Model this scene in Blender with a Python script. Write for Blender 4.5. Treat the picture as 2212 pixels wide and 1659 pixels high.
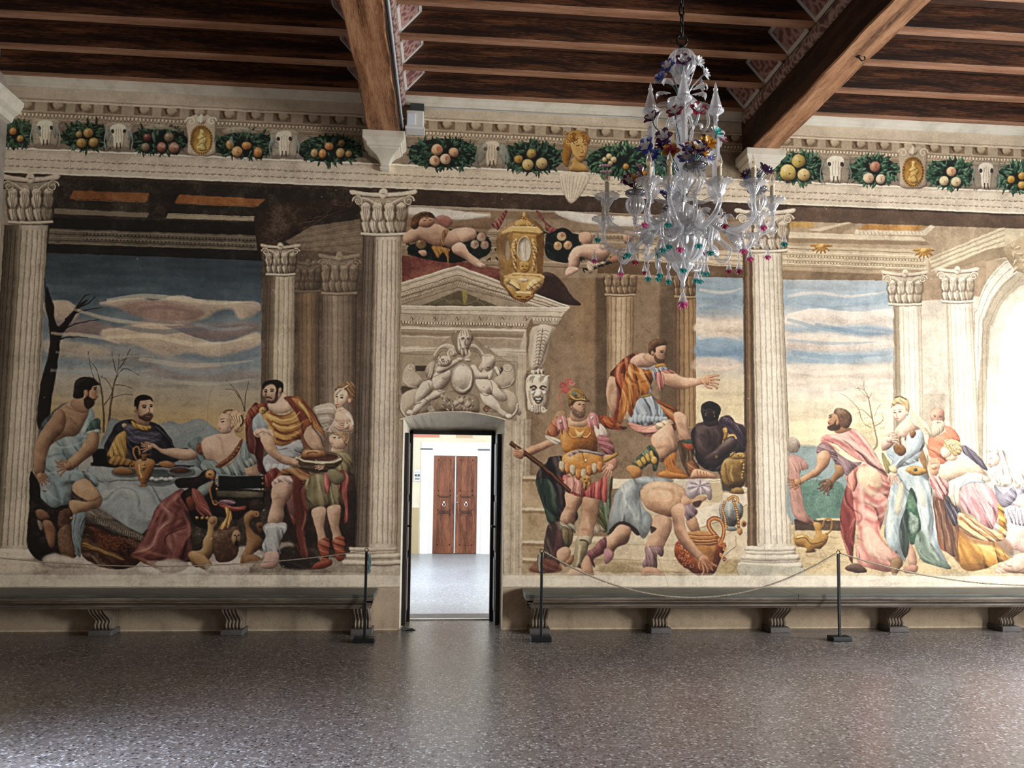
import bpy, bmesh, math, random
import numpy as np
from mathutils import Vector, Matrix, Euler
for o in list(bpy.data.objects): bpy.data.objects.remove(o)
SC=bpy.context.scene; COL=SC.collection
SC.view_settings.view_transform='Standard'
try: SC.view_settings.look='None'
except Exception: pass
SC.view_settings.exposure=0.2; SC.view_settings.gamma=1.0; SC.view_settings.use_curve_mapping=False
# ---------------------------------------------------------------- camera maths (shared by camera and painted wall)
FOC=1700.;PX,PY=1098.8,907.7;YAW,PIT,ROL=.0817,.0696,-.0116;EYE=1.65;WALLY=8.53
_ca,_sa=math.cos(YAW),math.sin(YAW);_cb,_sb=math.cos(PIT),math.sin(PIT);_cc,_sc=math.cos(ROL),math.sin(ROL)
_fw=np.array([_sa*_cb,_ca*_cb,_sb]);_r0=np.array([_ca,-_sa,0]);_d0=np.cross(_fw,_r0)
_rt=_cc*_r0+_sc*_d0;_dn=-_sc*_r0+_cc*_d0
# ---------------------------------------------------------------- camera
_c=bpy.data.cameras.new('camera');CAM=bpy.data.objects.new('camera',_c);COL.objects.link(CAM)
_c.sensor_width=36.;_c.sensor_fit='HORIZONTAL';_c.lens=FOC*36./2212.
_c.shift_x=(1106.-PX)/2212.;_c.shift_y=(PY-829.5)/2212.;_c.clip_start=.05
CAM.matrix_world=Matrix(((_rt[0],-_dn[0],-_fw[0],0),(_rt[1],-_dn[1],-_fw[1],0),(_rt[2],-_dn[2],-_fw[2],EYE),(0,0,0,1)))
SC.camera=CAM
SC.cycles.max_bounces=7;SC.cycles.diffuse_bounces=4;SC.cycles.glossy_bounces=3;SC.cycles.transparent_max_bounces=14;SC.cycles.transmission_bounces=4
SC.cycles.caustics_reflective=False;SC.cycles.caustics_refractive=False;SC.cycles.sample_clamp_indirect=4.
# ---------------------------------------------------------------- daylight: a pale sky outside and light standing in each window, plus added fills for the floor
W=bpy.data.worlds.new('sky');SC.world=W;W.use_nodes=True;_n=W.node_tree.nodes;_b=_n['Background'];_b.inputs[0].default_value=(.72,.84,1,1);_b.inputs[1].default_value=1.2
def window_light(name,loc,tgt,w,h,power,col,spread=180):
    l=bpy.data.lights.new(name,'AREA');l.shape='RECTANGLE';l.size=w;l.size_y=h;l.energy=power;l.color=col;l.spread=math.radians(spread)
    o=bpy.data.objects.new(name,l);COL.objects.link(o);o.location=loc
    o.rotation_euler=(Vector(tgt)-Vector(loc)).to_track_quat('-Z','Y').to_euler();return o
DAY=(.90,.95,1.0)
window_light('daylight_right_far',(9.35,1.0,2.5),(8,1.3,2.35),1.6,2.6,600,(1,.965,.92),160)
window_light('daylight_right_near',(9.35,6.0,2.5),(8,6.0,2.05),1.3,2.6,520,(.85,.915,1.),165)
window_light('daylight_left',(-5.25,3.1,2.0),(-3.4,3.45,0.3),1.7,1.8,300,(.58,.72,1.),62)
window_light('fill_rear',(6.3,-3.45,2.4),(6.3,-2,1.4),2.,2.6,40,(.9,.95,1.),120)  # weak fill from an unseen rear window, added for the floor at right
window_light('fill_right_near_low',(9.3,5.9,2.6),(6.9,5.2,0),1.1,2.0,260,(.50,.68,1.),70)  # second light added in the near opening to turn the floor bluish
window_light('daylight_hall_left',(-2.35,12.6,2.2),(-1,12.6,1.6),2.6,2.6,240,(.76,.87,1.))
window_light('daylight_hall_right',(3.65,11.5,2.2),(2,11.8,1.4),2.4,2.6,185,(1,.96,.9))
# ---------------------------------------------------------------- a small fresco painter: fills, folds, strokes on the wall's own plane
X0,X1,Z0,Z1=-4.72,7.1,0.,5.80; RES=225.
CW=int((X1-X0)*RES);CH=int((Z1-Z0)*RES)
IMG=np.zeros((CH,CW,3),np.float32)
rng=np.random.default_rng(7)
def _up(a,h,w):
    gh,gw=a.shape
    y=np.linspace(0,gh-1.001,h);x=np.linspace(0,gw-1.001,w)
    yi=y.astype(int);xi=x.astype(int);fy=(y-yi)[:,None];fx=(x-xi)[None]
    fy=fy*fy*(3-2*fy);fx=fx*fx*(3-2*fx)
    a=a.astype(np.float32)
    t=a[yi]*(1-fy)+a[np.minimum(yi+1,gh-1)]*fy
    return (t[:,xi]*(1-fx)+t[:,np.minimum(xi+1,gw-1)]*fx).astype(np.float32)
def noise(cx,cy):
    return _up(rng.uniform(-1,1,(int(CH/cy)+2,int(CW/cx)+2)),CH,CW)
NL=noise(170,170);NM=noise(46,46);NS=noise(14,14);NT=noise(4,4);NH=noise(60,9);NV=noise(7,90);NF=noise(1.6,1.6)
NB=NM*.5+NS*.35+NT*.3
GAIN=[1.];OUTL=[0.]
def hx(c):
    if not isinstance(c,str): return np.array(c,np.float32)
    return np.minimum(np.array([int(c[i:i+2],16)/255. for i in (0,2,4)],np.float32)*GAIN[0]**(1/2.2),.96)
def ph2c(x,y):
    v=_rt*(x-PX)/FOC+_dn*(y-PY)/FOC+_fw;t=WALLY/v[1]
    return ((t*v[0]-X0)*RES,(Z1-(EYE+t*v[2]))*RES)
_fr=[0.,0.,1.]
def FR(x0,y0,s): _fr[:]=[x0,y0,s]
def pts(s):
    if isinstance(s,str): s=[float(t) for t in s.replace(',',' ').split()]
    s=np.asarray(s,float).reshape(-1,2)
    return np.array([ph2c(_fr[0]+a/_fr[2],_fr[1]+b/_fr[2]) for a,b in s])
def wz(s):
    s=np.asarray(s,float).reshape(-1,2)
    return np.stack([(s[:,0]-X0)*RES,(Z1-s[:,1])*RES],1)
def smooth(p,closed=True,k=6):
    n=len(p);o=[]
    for i in range(n if closed else n-1):
        if closed: a,b,c,d=p[i-1],p[i],p[(i+1)%n],p[(i+2)%n]
        else: a,b,c,d=p[max(i-1,0)],p[i],p[i+1],p[min(i+2,n-1)]
        for j in range(k):
            t=j/k
            o.append(.5*((2*b)+(c-a)*t+(2*a-5*b+4*c-d)*t*t+(3*b-a-3*c+d)*t**3))
    if not closed:o.append(p[-1])
    return np.array(o)
SUB=3
def raster(p,pad):
    x0=int(math.floor(p[:,0].min()))-pad;x1=int(math.ceil(p[:,0].max()))+pad+1
    y0=int(math.floor(p[:,1].min()))-pad;y1=int(math.ceil(p[:,1].max()))+pad+1
    x0=max(x0,-60);y0=max(y0,-60);x1=min(x1,CW+60);y1=min(y1,CH+60)
    if x1-x0<2 or y1-y0<2: return None
    w,h=x1-x0,y1-y0
    acc=np.zeros((h*SUB,w+2),np.float32)
    q=np.roll(p,-1,0)
    for (ax,ay),(bx,by) in zip(p,q):
        ya,yb=(ay-y0)*SUB,(by-y0)*SUB
        if ya==yb: continue
        s=1.
        if ya>yb: ya,yb,ax,bx,s=yb,ya,bx,ax,-1.
        r0=max(int(math.ceil(ya-.5)),0);r1=min(int(math.ceil(yb-.5)),h*SUB)
        if r1<=r0: continue
        r=np.arange(r0,r1)
        x=ax+(bx-ax)*(r+.5-ya)/(yb-ya)-x0
        x=np.clip(x,0,w);xi=x.astype(int);f=(x-xi)
        acc[r,xi]+=s*(1-f);acc[r,xi+1]+=s*f
    m=np.clip(np.abs(np.cumsum(acc,1)[:,:w]),0,1)
    return m.reshape(h,SUB,w).mean(1),x0,y0
def box1(a,r,ax):
    if r<1: return a
    a=np.moveaxis(a,ax,0);n=a.shape[0]
    c=np.concatenate([np.zeros((1,)+a.shape[1:],a.dtype),np.cumsum(a,0,dtype=np.float64)])
    i=np.arange(n);lo=np.maximum(i-r,0);hi=np.minimum(i+r+1,n)
    return np.moveaxis(((c[hi]-c[lo])/(2*r+1)).astype(np.float32),0,ax)
def blur(a,r,n=2):
    r=int(round(r))
    for _ in range(n): a=box1(box1(a,r,0),r,1)
    return a
def view(x0,y0,h,w):
    ax,ay=max(x0,0),max(y0,0);bx,by=min(x0+w,CW),min(y0+h,CH)
    return slice(ay,by),slice(ax,bx),slice(ay-y0,by-y0),slice(ax-x0,bx-x0)
LIGHT=[-.45,-.75]
def tone(base,s):
    """paint lighter or darker pigment by s in -1..1"""
    s=s[...,None];base=base.reshape((1,1,3)) if base.ndim==1 else base
    dark=base*np.array([.40,.34,.32],np.float32);lite=base*.55+np.array([.50,.475,.43],np.float32)*.95
    return np.where(s<0,base+(dark-base)*np.minimum(-s,1),base+(lite-base)*np.minimum(s,1))
def fill(p,col,sh=.5,r=9,fold=None,a=1.,soft=1,tex=.07,rim=.25,light=None,seed=0):
    R=raster(p,int(soft)*2+2)
    if R is None: return
    m,x0,y0=R;h,w=m.shape
    if soft>0: m2=blur(m,soft,1) if soft>=1 else m
    else: m2=m
    ys,xs,yy,xx=view(x0,y0,h,w)
    if ys.stop<=ys.start or xs.stop<=xs.start: return
    s=np.zeros((h,w),np.float32)
    if sh or rim:
        hb=blur(m,max(r,1),2)
        gy,gx=np.gradient(hb)
        L=light or LIGHT
        s+=sh*np.clip((gx*(-L[0])+gy*(-L[1]))*-r*1.9*-1,-1,1)*-1*-1
        s-=rim*np.clip((1-hb)*2-.35,0,1)
    if fold:
        ang,lam,amp=fold[:3];t=math.radians(ang);Y,X=np.mgrid[y0:y0+h,x0:x0+w].astype(np.float32)
        u=-X*math.sin(t)+Y*math.cos(t);v=X*math.cos(t)+Y*math.sin(t)
        o=(seed*37)%50+int(abs(ang))%40;iy=np.clip(np.arange(y0,y0+h)+o,0,CH-1);ix=np.clip(np.arange(x0,x0+w)+o,0,CW-1)
        nz=lambda A:A[iy][:,ix]
        nm,nl=nz(NM),nz(NL);wq=nm*2.2+nl*3.
        f=np.sin(2*np.pi*u/(lam*1.25)+wq*1.3+1.2*np.sin(v/lam*.5+seed))+.45*np.sin(2*np.pi*u/lam*1.9+wq*2.2+1+1.1*np.sin(v/lam*.8))
        f=f*np.clip(.75+.9*nl+.5*nm,.1,1.3)
        f=np.clip(f,-1.3,1.3)/1.3
        s+=amp*.95*f
        ph=u/(lam*.9)+wq*.32+.25*np.sin(v/lam*.6);fr=ph-np.floor(ph);s-=(.30+amp*.5)*np.exp(-((fr-.5)/.075)**2)*np.clip(.6+1.3*nz(NS)+.8*nl,0,1)
        s+=(.15+amp*.35)*np.exp(-((fr-.66)/.07)**2)*np.clip(.5+1.3*nz(NS),0,1)
    if OUTL[0] and sh>=.5 and r>=9 and not fold:
        iy=np.clip(np.arange(y0,y0+h)+int(seed*7)+11,0,CH-1);ix=np.clip(np.arange(x0,x0+w)+17,0,CW-1);s+=(NM[iy][:,ix]*.16+NS[iy][:,ix]*.13)*m
    if OUTL[0] and sh: s-=OUTL[0]*np.clip((1-blur(m,2,1))*2.2-.12,0,1)
    s=s[yy,xx];mm=(m2[yy,xx]*a)[...,None]
    if tex: s=s+NB[ys,xs]*tex*1.6
    c=tone(hx(col),s)
    IMG[ys,xs]=IMG[ys,xs]*(1-mm)+c*mm
def S(col,p,sh=.5,r=9,fold=None,sm=1,**k):
    q=pts(p)
    if sm: q=smooth(q)
    fill(q,col,sh,r,fold,**k)
def Q(col,p,**k): # straight-edged
    k.setdefault('sh',0);k.setdefault('rim',0)
    fill(pts(p),col,**k)
def B(col,z0,z1,x0=X0-.1,x1=X1+.1,**k):
    k.setdefault('sh',0);k.setdefault('rim',0);k.setdefault('soft',0)
    fill(wz([x0,z0,x1,z0,x1,z1,x0,z1]),col,**k)
def ribbon(q,w0,w1=None,mid=None):
    w1=w0 if w1 is None else w1
    d=np.gradient(q,axis=0);n=np.stack([-d[:,1],d[:,0]],1);n/=np.maximum(np.linalg.norm(n,axis=1),1e-6)[:,None]
    t=np.linspace(0,1,len(q));w=w0+(w1-w0)*t
    if mid is not None: w=w+(mid-.5*(w0+w1))*np.sin(np.pi*t)
    return np.concatenate([q+n*w[:,None]/2,(q-n*w[:,None]/2)[::-1]])
def L(col,p,w=2.,w1=None,a=.85,mid=None,sm=1,soft=0,c=False,**k):
    q=pts(p) if not c else np.asarray(p,float).reshape(-1,2)
    if sm and len(q)>2: q=smooth(q,False,5)
    elif len(q)==2: q=np.linspace(q[0],q[1],12)
    k.setdefault('sh',0);k.setdefault('rim',0);k.setdefault('tex',.03)
    fill(ribbon(q,w,w1,mid),col,a=a,soft=soft,**k)
def E(col,cx,cy,rx,ry=None,ang=0,**k):
    ry=rx if ry is None else ry;t=np.linspace(0,2*np.pi,22,endpoint=False);A=math.radians(ang)
    x=rx*np.cos(t);y=ry*np.sin(t)
    p=np.stack([cx+x*math.cos(A)-y*math.sin(A),cy+x*math.sin(A)+y*math.cos(A)],1)
    k.setdefault('r',max(2,.5*min(rx,ry)/_fr[2]))
    fill(pts(p.ravel()),col,**k)
def quad(p,prof,a=1.,tex=.06,streak=0.):
    """p: TL TR BR BL; colour from profile(u,v)->(h,w,3)"""
    q=pts(p);R=raster(q,2)
    if R is None:return
    m,x0,y0=R;h,w=m.shape;ys,xs,yy,xx=view(x0,y0,h,w)
    Y,X=np.mgrid[y0:y0+h,x0:x0+w].astype(np.float32)
    tl,tr,br,bl=q
    v=np.clip((Y-tl[1])/(bl[1]-tl[1]),0,1);xl=tl[0]+(bl[0]-tl[0])*v;xr=tr[0]+(br[0]-tr[0])*v
    u=np.clip((X-xl)/(xr-xl),0,1)
    c=prof(u,v)[yy,xx];mm=(m[yy,xx]*a)[...,None]
    s=NB[ys,xs]*tex*1.5+NV[ys,xs]*streak*.5+NH[ys,xs]*tex*.4
    IMG[ys,xs]=IMG[ys,xs]*(1-mm)+tone(c,s)*mm
def stops(t,st):
    xs=[s[0] for s in st];cs=np.array([hx(s[1]) for s in st])
    return np.stack([np.interp(t,xs,cs[:,i]) for i in range(3)],-1).astype(np.float32)
def column(p,st,n=9,dark='6b5a48',lite='e8ddca',fl=.5,w=.13):
    fl*=.85
    def prof(u,v):
        c=stops(u,st);th=np.arccos(np.clip(1-2*u,-1,1))/np.pi*n
        f=th-np.floor(th);k=np.exp(-((f-.12)/w)**2)*fl;k2=np.exp(-((f-.42)/(w*1.3))**2)*fl*.5
        k=k*(v>.012)*(v<.985);k2=k2*(v>.012)*(v<.985)
        c=c*(1-k[...,None])+hx(dark)*c*1.35*k[...,None]
        return c*(1-k2[...,None]*.7)+np.minimum(c*1.18+.03,1)*k2[...,None]*.7
    quad(p,prof,streak=.10)
def grow(p): return np.asarray(p,float)
def spiral(col,cx,cy,r,turns=1.4,dirn=1,a0=0,w=3,**k):
    t=np.linspace(0,1,26);A=a0+dirn*t*turns*2*np.pi;R=r*(1-t*.85)
    L(col,np.stack([cx+R*np.cos(A),cy+R*np.sin(A)],1).ravel(),w=w,w1=w*.5,**k)
def leaf(cx,cy,l,w,ang,col,a=1.,vein=None,**k):
    t=math.radians(ang);pp=[]
    for u,v in((0,0),(.25,.5),(.6,.42),(1,0),(.6,-.42),(.25,-.5)):
        pp+= [cx+l*u*math.cos(t)-w*v*math.sin(t),cy+l*u*math.sin(t)+w*v*math.cos(t)]
    S(col,pp,a=a,soft=0,r=3,**k)
    if vein:L(vein,[cx,cy,cx+l*math.cos(t),cy+l*math.sin(t)],w=1.,a=.5)
def capital(cx,yt,yb,wt,wb,base,dk,lt,fade=1.):
    """Corinthian capital in photo coordinates"""
    h=yb-yt
    S(base,[cx-wb/2,yb,cx-wb*.52,yb-h*.45,cx-wt*.42,yt+h*.18,cx+wt*.42,yt+h*.18,cx+wb*.52,yb-h*.45,cx+wb/2,yb],sm=1,sh=.5,r=10,a=fade)
    # abacus
    S(lt,[cx-wt/2,yt+h*.02,cx-wt*.25,yt+h*.07,cx,yt+h*.09,cx+wt*.25,yt+h*.07,cx+wt/2,yt+h*.02,cx+wt*.48,yt+h*.13,cx+wt*.2,yt+h*.17,cx,yt+h*.19,cx-wt*.2,yt+h*.17,cx-wt*.48,yt+h*.13],sh=.3,r=4,a=fade)
    L(dk,[cx-wt*.48,yt+h*.14,cx-wt*.2,yt+h*.18,cx,yt+h*.2,cx+wt*.2,yt+h*.18,cx+wt*.48,yt+h*.14],w=2,a=.8*fade)
    for row,(y,lh,n,sp) in enumerate(((yb-h*.02,.42,5,1.),(yb-h*.28,.40,4,.98))):
        for i in range(n):
            t=(i-(n-1)/2)/((n-1)/2);x=cx+t*wb*.42*sp*(1+.12*row);lw=wb*.30;hh=h*lh
            S(dk,[x-lw*.4,y,x-lw*.62,y-hh*.5,x-lw*.45,y-hh*.95,x,y-hh*1.1,x+lw*.45,y-hh*.95,x+lw*.62,y-hh*.5,x+lw*.4,y],sh=.2,r=3,a=.55*fade)
            S(lt if i!=n-1 else base,[x-lw*.22,y,x-lw*.46,y-hh*.45,x-lw*.34,y-hh*.62,x-lw*.42,y-hh*.86,x,y-hh,x+lw*.42,y-hh*.86,x+lw*.34,y-hh*.62,x+lw*.46,y-hh*.45,x+lw*.22,y],sh=.6,r=4,a=.92*fade)
            for s in(-1,0,1):
                L(dk,[x+s*lw*.06,y,x+s*lw*.16,y-hh*.5,x+s*lw*.26,y-hh*.88],w=1.3,a=.6*fade)
            S(lt,[x-lw*.4,y-hh*.86,x,y-hh*1.06,x+lw*.4,y-hh*.86,x+lw*.2,y-hh*.74,x,y-hh*.7,x-lw*.2,y-hh*.74],sh=.5,r=3,a=.9*fade)
    for s in(-1,1):
        L(lt,[cx+s*wb*.1,yb-h*.55,cx+s*wb*.3,yb-h*.72,cx+s*wt*.33,yt+h*.2],w=5,w1=4,a=.9*fade,rim=.3,sh=.3,r=2)
        spiral(dk,cx+s*wt*.39,yt+h*.28,h*.135,1.5,-s,0 if s>0 else math.pi,w=5,a=.6*fade)
        spiral(lt,cx+s*wt*.39,yt+h*.275,h*.13,1.5,-s,0 if s>0 else math.pi,w=3.4,a=.95*fade)
        spiral(lt,cx+s*wb*.16,yt+h*.34,h*.08,1.3,s,0 if s<0 else math.pi,w=2.4,a=.9*fade)
    S(lt,[cx-wb*.1,yt+h*.04,cx,yt-h*.02,cx+wb*.1,yt+h*.04,cx+wb*.11,yt+h*.16,cx,yt+h*.24,cx-wb*.11,yt+h*.16],sh=.7,r=3,a=fade)
    L(dk,[cx-wb*.06,yt+h*.1,cx+wb*.06,yt+h*.12],w=2,a=.6*fade)
    # astragal
    L(lt,[cx-wb*.58,yb+h*.01,cx,yb+h*.035,cx+wb*.58,yb+h*.01],w=7,a=fade,sh=.5,rim=.3,r=2)
    L(dk,[cx-wb*.58,yb+h*.05,cx,yb+h*.075,cx+wb*.58,yb+h*.05],w=2,a=.6*fade)
def garland(cx,cy,w,h,fruits,seed=1,g=('16281d','24402c','35573c','4b6f55')):
    r=np.random.default_rng(seed)
    S('16211a',[cx-w*.5,cy-h*.1,cx-w*.3,cy-h*.42,cx,cy-h*.5,cx+w*.3,cy-h*.42,cx+w*.5,cy-h*.1,cx+w*.42,cy+h*.35,cx,cy+h*.5,cx-w*.42,cy+h*.35],sh=.2,r=8)
    for i in range(150):
        t=r.uniform(0,2*np.pi);q=math.sqrt(r.uniform(.05,1))*.5
        x=cx+w*q*math.cos(t);y=cy+h*q*math.sin(t)
        leaf(x,y,r.uniform(10,18),r.uniform(3.5,6),math.degrees(t)+r.uniform(-60,60),g[min(int(r.integers(0,len(g)))+(1 if i>60 else 0),len(g)-1)],a=.9,sh=.6,vein='6b9078' if i%3==0 else None)
    for f in fruits: fruit(*f)
def fruit(x,y,r,c='c9a56a',blush=None,ang=0,el=1.):
    E('120f0b',x+r*.12,y+r*.18,r*1.1,r*1.1*el,ang=ang,sh=0,a=.6)
    E(c,x,y,r,r*el,ang=ang,sh=.8,rim=.35,r=max(2,r*.6))
    if blush: E(blush,x+r*.3,y-r*.25,r*.45,r*.35,a=.6,soft=2,sh=0,rim=0)
    E('f0e2c4',x-r*.35,y-r*.4*el,r*.28,r*.24,a=.35,soft=1,sh=0,rim=0)
    E('3a2a18',x+r*.15,y+r*.1,r*.11,r*.1,a=.6,sh=0,rim=0,soft=0)
def skull(cx,yt,yb,w,lt='cfc2ac',dk='3b2f25'):
    h=yb-yt
    S('9f9686',[cx-w*.62,yt+h*.05,cx-w*.3,yt-h*.02,cx+w*.3,yt-h*.02,cx+w*.62,yt+h*.05,cx+w*.6,yt+h*.45,cx+w*.5,yb,cx+w*.36,yb-h*.1,cx-w*.36,yb-h*.1,cx-w*.5,yb,cx-w*.6,yt+h*.45],sh=.4,a=.75,r=5)
    for s in(-1,1):
        L('8a806f',[cx+s*w*.3,yt+h*.12,cx+s*w*.6,yt+h*.12,cx+s*w*.7,yt-h*.06],w=5,w1=1.5,a=.95)
        L('8d9490',[cx+s*w*.52,yt+h*.2,cx+s*w*.66,yt+h*.6,cx+s*w*.58,yb],w=5,w1=3,a=.8,sh=.5,r=2)
    S(lt,[cx-w*.3,yt+h*.08,cx,yt+h*.02,cx+w*.3,yt+h*.08,cx+w*.38,yt+h*.26,cx+w*.27,yt+h*.48,cx+w*.24,yt+h*.78,cx+w*.18,yt+h*.97,cx+w*.07,yt+h*.86,cx,yt+h*.98,cx-w*.07,yt+h*.86,cx-w*.18,yt+h*.97,cx-w*.24,yt+h*.78,cx-w*.27,yt+h*.48,cx-w*.38,yt+h*.26],sh=.8,r=5)
    for s in(-1,1):
        E(dk,cx+s*w*.27,yt+h*.3,w*.075,h*.075,sh=0,a=.9,soft=0)
        L('85745f',[cx+s*w*.1,yt+h*.2,cx+s*w*.13,yt+h*.55,cx+s*w*.1,yt+h*.85],w=2,a=.5)
        L(dk,[cx+s*w*.07,yt+h*.72,cx+s*w*.1,yt+h*.93],w=2.4,a=.8)
    L('8b7b66',[cx,yt+h*.15,cx,yt+h*.7],w=1.5,a=.5)
def beads(p0,p1,n,col,r=2.6,a=.7,egg=True,lt=None):
    """egg-and-dart run between two photo points"""
    for i in range(n):
        t=(i+.5)/n;x=p0[0]+(p1[0]-p0[0])*t;y=p0[1]+(p1[1]-p0[1])*t
        if lt:E(lt,x,y,r*.8,r,sh=0,rim=0,soft=0,a=.6)
        L(col,[x-r,y-r*.8,x-r*.9,y+r*.5,x,y+r,x+r*.9,y+r*.5,x+r,y-r*.8],w=1.1,a=a)
        if egg:
            x2=x+(p1[0]-p0[0])/n/2;L(col,[x2,y-r,x2,y+r*.9],w=1.,a=a*.7)

def brushwork(n,z0,z1,ln,wd,al,seed=3,jit=.05):
    """go over the wall with short strokes that follow the forms"""
    r=np.random.default_rng(seed);K=24;R=int(ln)+1;Y,X=np.mgrid[-R:R+1,-R:R+1].astype(np.float32);st=[]
    for k in range(K):
        a=math.pi*k/K;u=X*math.cos(a)+Y*math.sin(a);v=-X*math.sin(a)+Y*math.cos(a)
        st.append((np.clip(1.2-np.abs(u)/ln*1.2,0,1)*np.clip(1.25-np.abs(v)/wd*1.25,0,1))[...,None]*al)
    g=blur(IMG.mean(2),2,2);gy,gx=np.gradient(g)
    ya,yb=int((Z1-z1)*RES),int((Z1-z0)*RES)
    ys=r.integers(ya,yb,n);xs=r.integers(R+1,CW-R-2,n);j=r.normal(0,jit,n);aj=r.normal(0,.25,n)
    for i in range(n):
        y,x=ys[i],xs[i]
        if y<R+1 or y>=CH-R-2: continue
        m=math.hypot(gx[y,x],gy[y,x]);a=math.atan2(gy[y,x],gx[y,x])+math.pi/2+aj[i] if m>.002 else aj[i]*3
        k=int(round((a%math.pi)/math.pi*K))%K;P=IMG[y-R:y+R+1,x-R:x+R+1]
        c=IMG[y,x]*(1+j[i]);P+=(c-P)*st[k]
# ================================================================ painted architecture
def G(g): GAIN[0]=g
FR(0,0,1)
IMG[:]=hx('a79a86')
B('b5a794',0,.46);B('e2dac8',.455,.59,tex=.1);L('a89a86',wz([X0,.46,X1,.46]),w=2,c=True,a=.6)
# --- entablature
B('c9bda8',5.55,5.80);B('b0a18b',5.44,5.60);
x=X0+.12;i=0
while x<X1:
    B('7d6850',5.47,5.565,x,x+.19,soft=1,a=.85,tex=.12)
    fill(wz([x+.02,5.555,x+.17,5.555,x+.12,5.50,x+.05,5.49]),'5e4936',sh=.2,a=.8)
    fill(smooth(wz([x+.06,5.56,x+.15,5.56,x+.165,5.52,x+.12,5.475,x+.07,5.50])),'bfae94',sh=.8,r=4,a=.9)
    x+=.298+(.02 if i%3==0 else -.01);i+=1
B('d9ccb6',5.565,5.585,a=.9);B('8d7a63',5.435,5.45,a=.8);B('b9a990',5.39,5.435);B('97846c',5.345,5.39);B('c5b69e',5.374,5.38);B('7b6a56',5.34,5.348);B('8d7f6e',5.05,5.342,tex=.16)
_n=150
for i in range(_n*2):
    x=X0+(X1-X0)*(i+.5)/_n/2
    fill(smooth(wz([x-.012,5.432,x+.012,5.432,x+.010,5.402,x,5.396,x-.010,5.402])),'dccfb8' ,sh=.6,r=2,soft=0,a=.8,rim=0)
    L('5b4735',wz([x-.016,5.432,x-.012,5.405,x,5.394,x+.012,5.405,x+.016,5.432]),w=1.2,a=.75,c=True)
B('d6cab5',4.775,5.055,tex=.09);B('eee4d2',5.035,5.055);B('a98f7c',5.026,5.033,a=.8);B('b9a08b',5.012,5.016,a=.7)
B('a8957c',4.925,4.93,a=.7);B('a8957c',4.848,4.853,a=.7);B('efe6d4',4.775,4.80,a=.5)
for zz in (4.938,4.860):
    for i in range(170):
        x=X0+(X1-X0)*(i+.5)/170
        L('6d5846',wz([x-.02,zz,x-.012,zz-.012,x+.004,zz-.012,x+.008,zz]),w=1.4,a=.75,c=True)
        if i%2: L('6d5846',wz([x+.012,zz-.002,x+.026,zz-.002]),w=1.6,a=.6,c=True)
for i in range(120): # diagonal marble veins
    x=rng.uniform(X0,X1);z=rng.uniform(4.8,5.0);L('9c8a78',wz([x,z,x+rng.uniform(.04,.12),z+rng.uniform(.03,.1)]),w=1.2,a=.3,c=True)
B('4b3a2c',4.60,4.776,tex=.2)
# ================================================================ LEFT BAY
G(1.55)
Q('2d261e','100 384 800 412 800 620 90 620',tex=.25)
Q('7a4a22','158 411 322 417 318 436 150 429',tex=.2);Q('8a5427','388 420 574 430 556 446 374 438',tex=.2)
L('b07c44','160 431 315 437',w=2,a=.5);L('b07c44','380 439 552 447',w=2,a=.5)
Q('2a211a','325 416 385 420 362 470 322 470',tex=.2)
Q('6b6150','118 450 322 460 318 470 116 462');Q('8c8069','362 462 552 470 550 478 358 472')
L('a09478','362 461 552 469',w=2);Q('1f1a15','110 470 552 482 552 508 108 494',tex=.1)
Q('5d5646','106 494 552 508 560 542 104 526',tex=.15)
for k,yy in enumerate((498,505,512,519,525)): L('2c261d' if k%2 else '857a63',[106,yy,555,yy+15],w=1.8,a=.6)
beads((180,506),(550,520),46,'241d16',r=3.4,a=.7);beads((180,517),(550,531),46,'241d16',r=3,a=.6)
Q('1f1b16','102 527 560 541 566 564 100 547',tex=.1)
# sky
def skyfill(p,st,seed=0):
    q=pts(p);R=raster(q,2);m,x0,y0=R;h,w=m.shape;ys,xs,yy,xx=view(x0,y0,h,w)
    v=np.linspace(0,1,h)[:,None]*np.ones((1,w));v=v[yy,xx]+NL[ys,xs]*.03+NH[ys,xs]*.012
    c=stops(v,st);mm=m[yy,xx][...,None];s=NH[ys,xs]*.09+NB[ys,xs]*.09
    IMG[ys,xs]=IMG[ys,xs]*(1-mm)+tone(c,s)*mm
skyfill('99 546 566 563 560 1060 80 1060',[(0,'333f47'),(.1,'3b4a54'),(.19,'465661'),(.27,'5f7079'),(.36,'63717a'),(.45,'66767f'),(.5,'7c8384'),(.55,'8d8778'),(.6,'93876f'),(.68,'9c855c'),(.74,'a38753'),(.8,'8f887b'),(1,'7e868a')])
def cloud(col,p,hl=None,a=.85,soft=4,**k):
    S(col,p,a=a,soft=soft,sh=.25,r=14,rim=0,tex=.12,**k)
    if hl:
        q=[float(t) for t in p.split()];n=len(q)//2//2*2
        L(hl,q[:n],w=5,w1=2,a=.55,soft=1)
cloud('b29c84','216 655 300 645 330 652 385 640 430 648 500 652 556 655 560 672 520 690 500 668 470 672 440 690 380 700 320 690 280 668 240 662','c9b79a')
cloud('8b6f65','255 660 330 648 400 658 440 672 420 690 350 694 290 682')
cloud('7d6a66','110 700 180 690 260 705 330 690 440 700 540 695 560 712 480 735 400 728 330 738 230 722 150 725')
cloud('b79f86','96 655 140 650 170 668 160 690 110 690 96 672','c9b79a')
cloud('b8a288','220 715 330 702 420 730 480 742 556 718 560 745 470 770 410 762 350 770 300 748 240 738','c9b79a')
cloud('8b8580','130 760 230 742 330 760 400 775 480 790 420 800 300 790 200 785',a=.6)
cloud('a8977f','96 735 180 740 240 760 200 775 110 770',a=.7)
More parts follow.
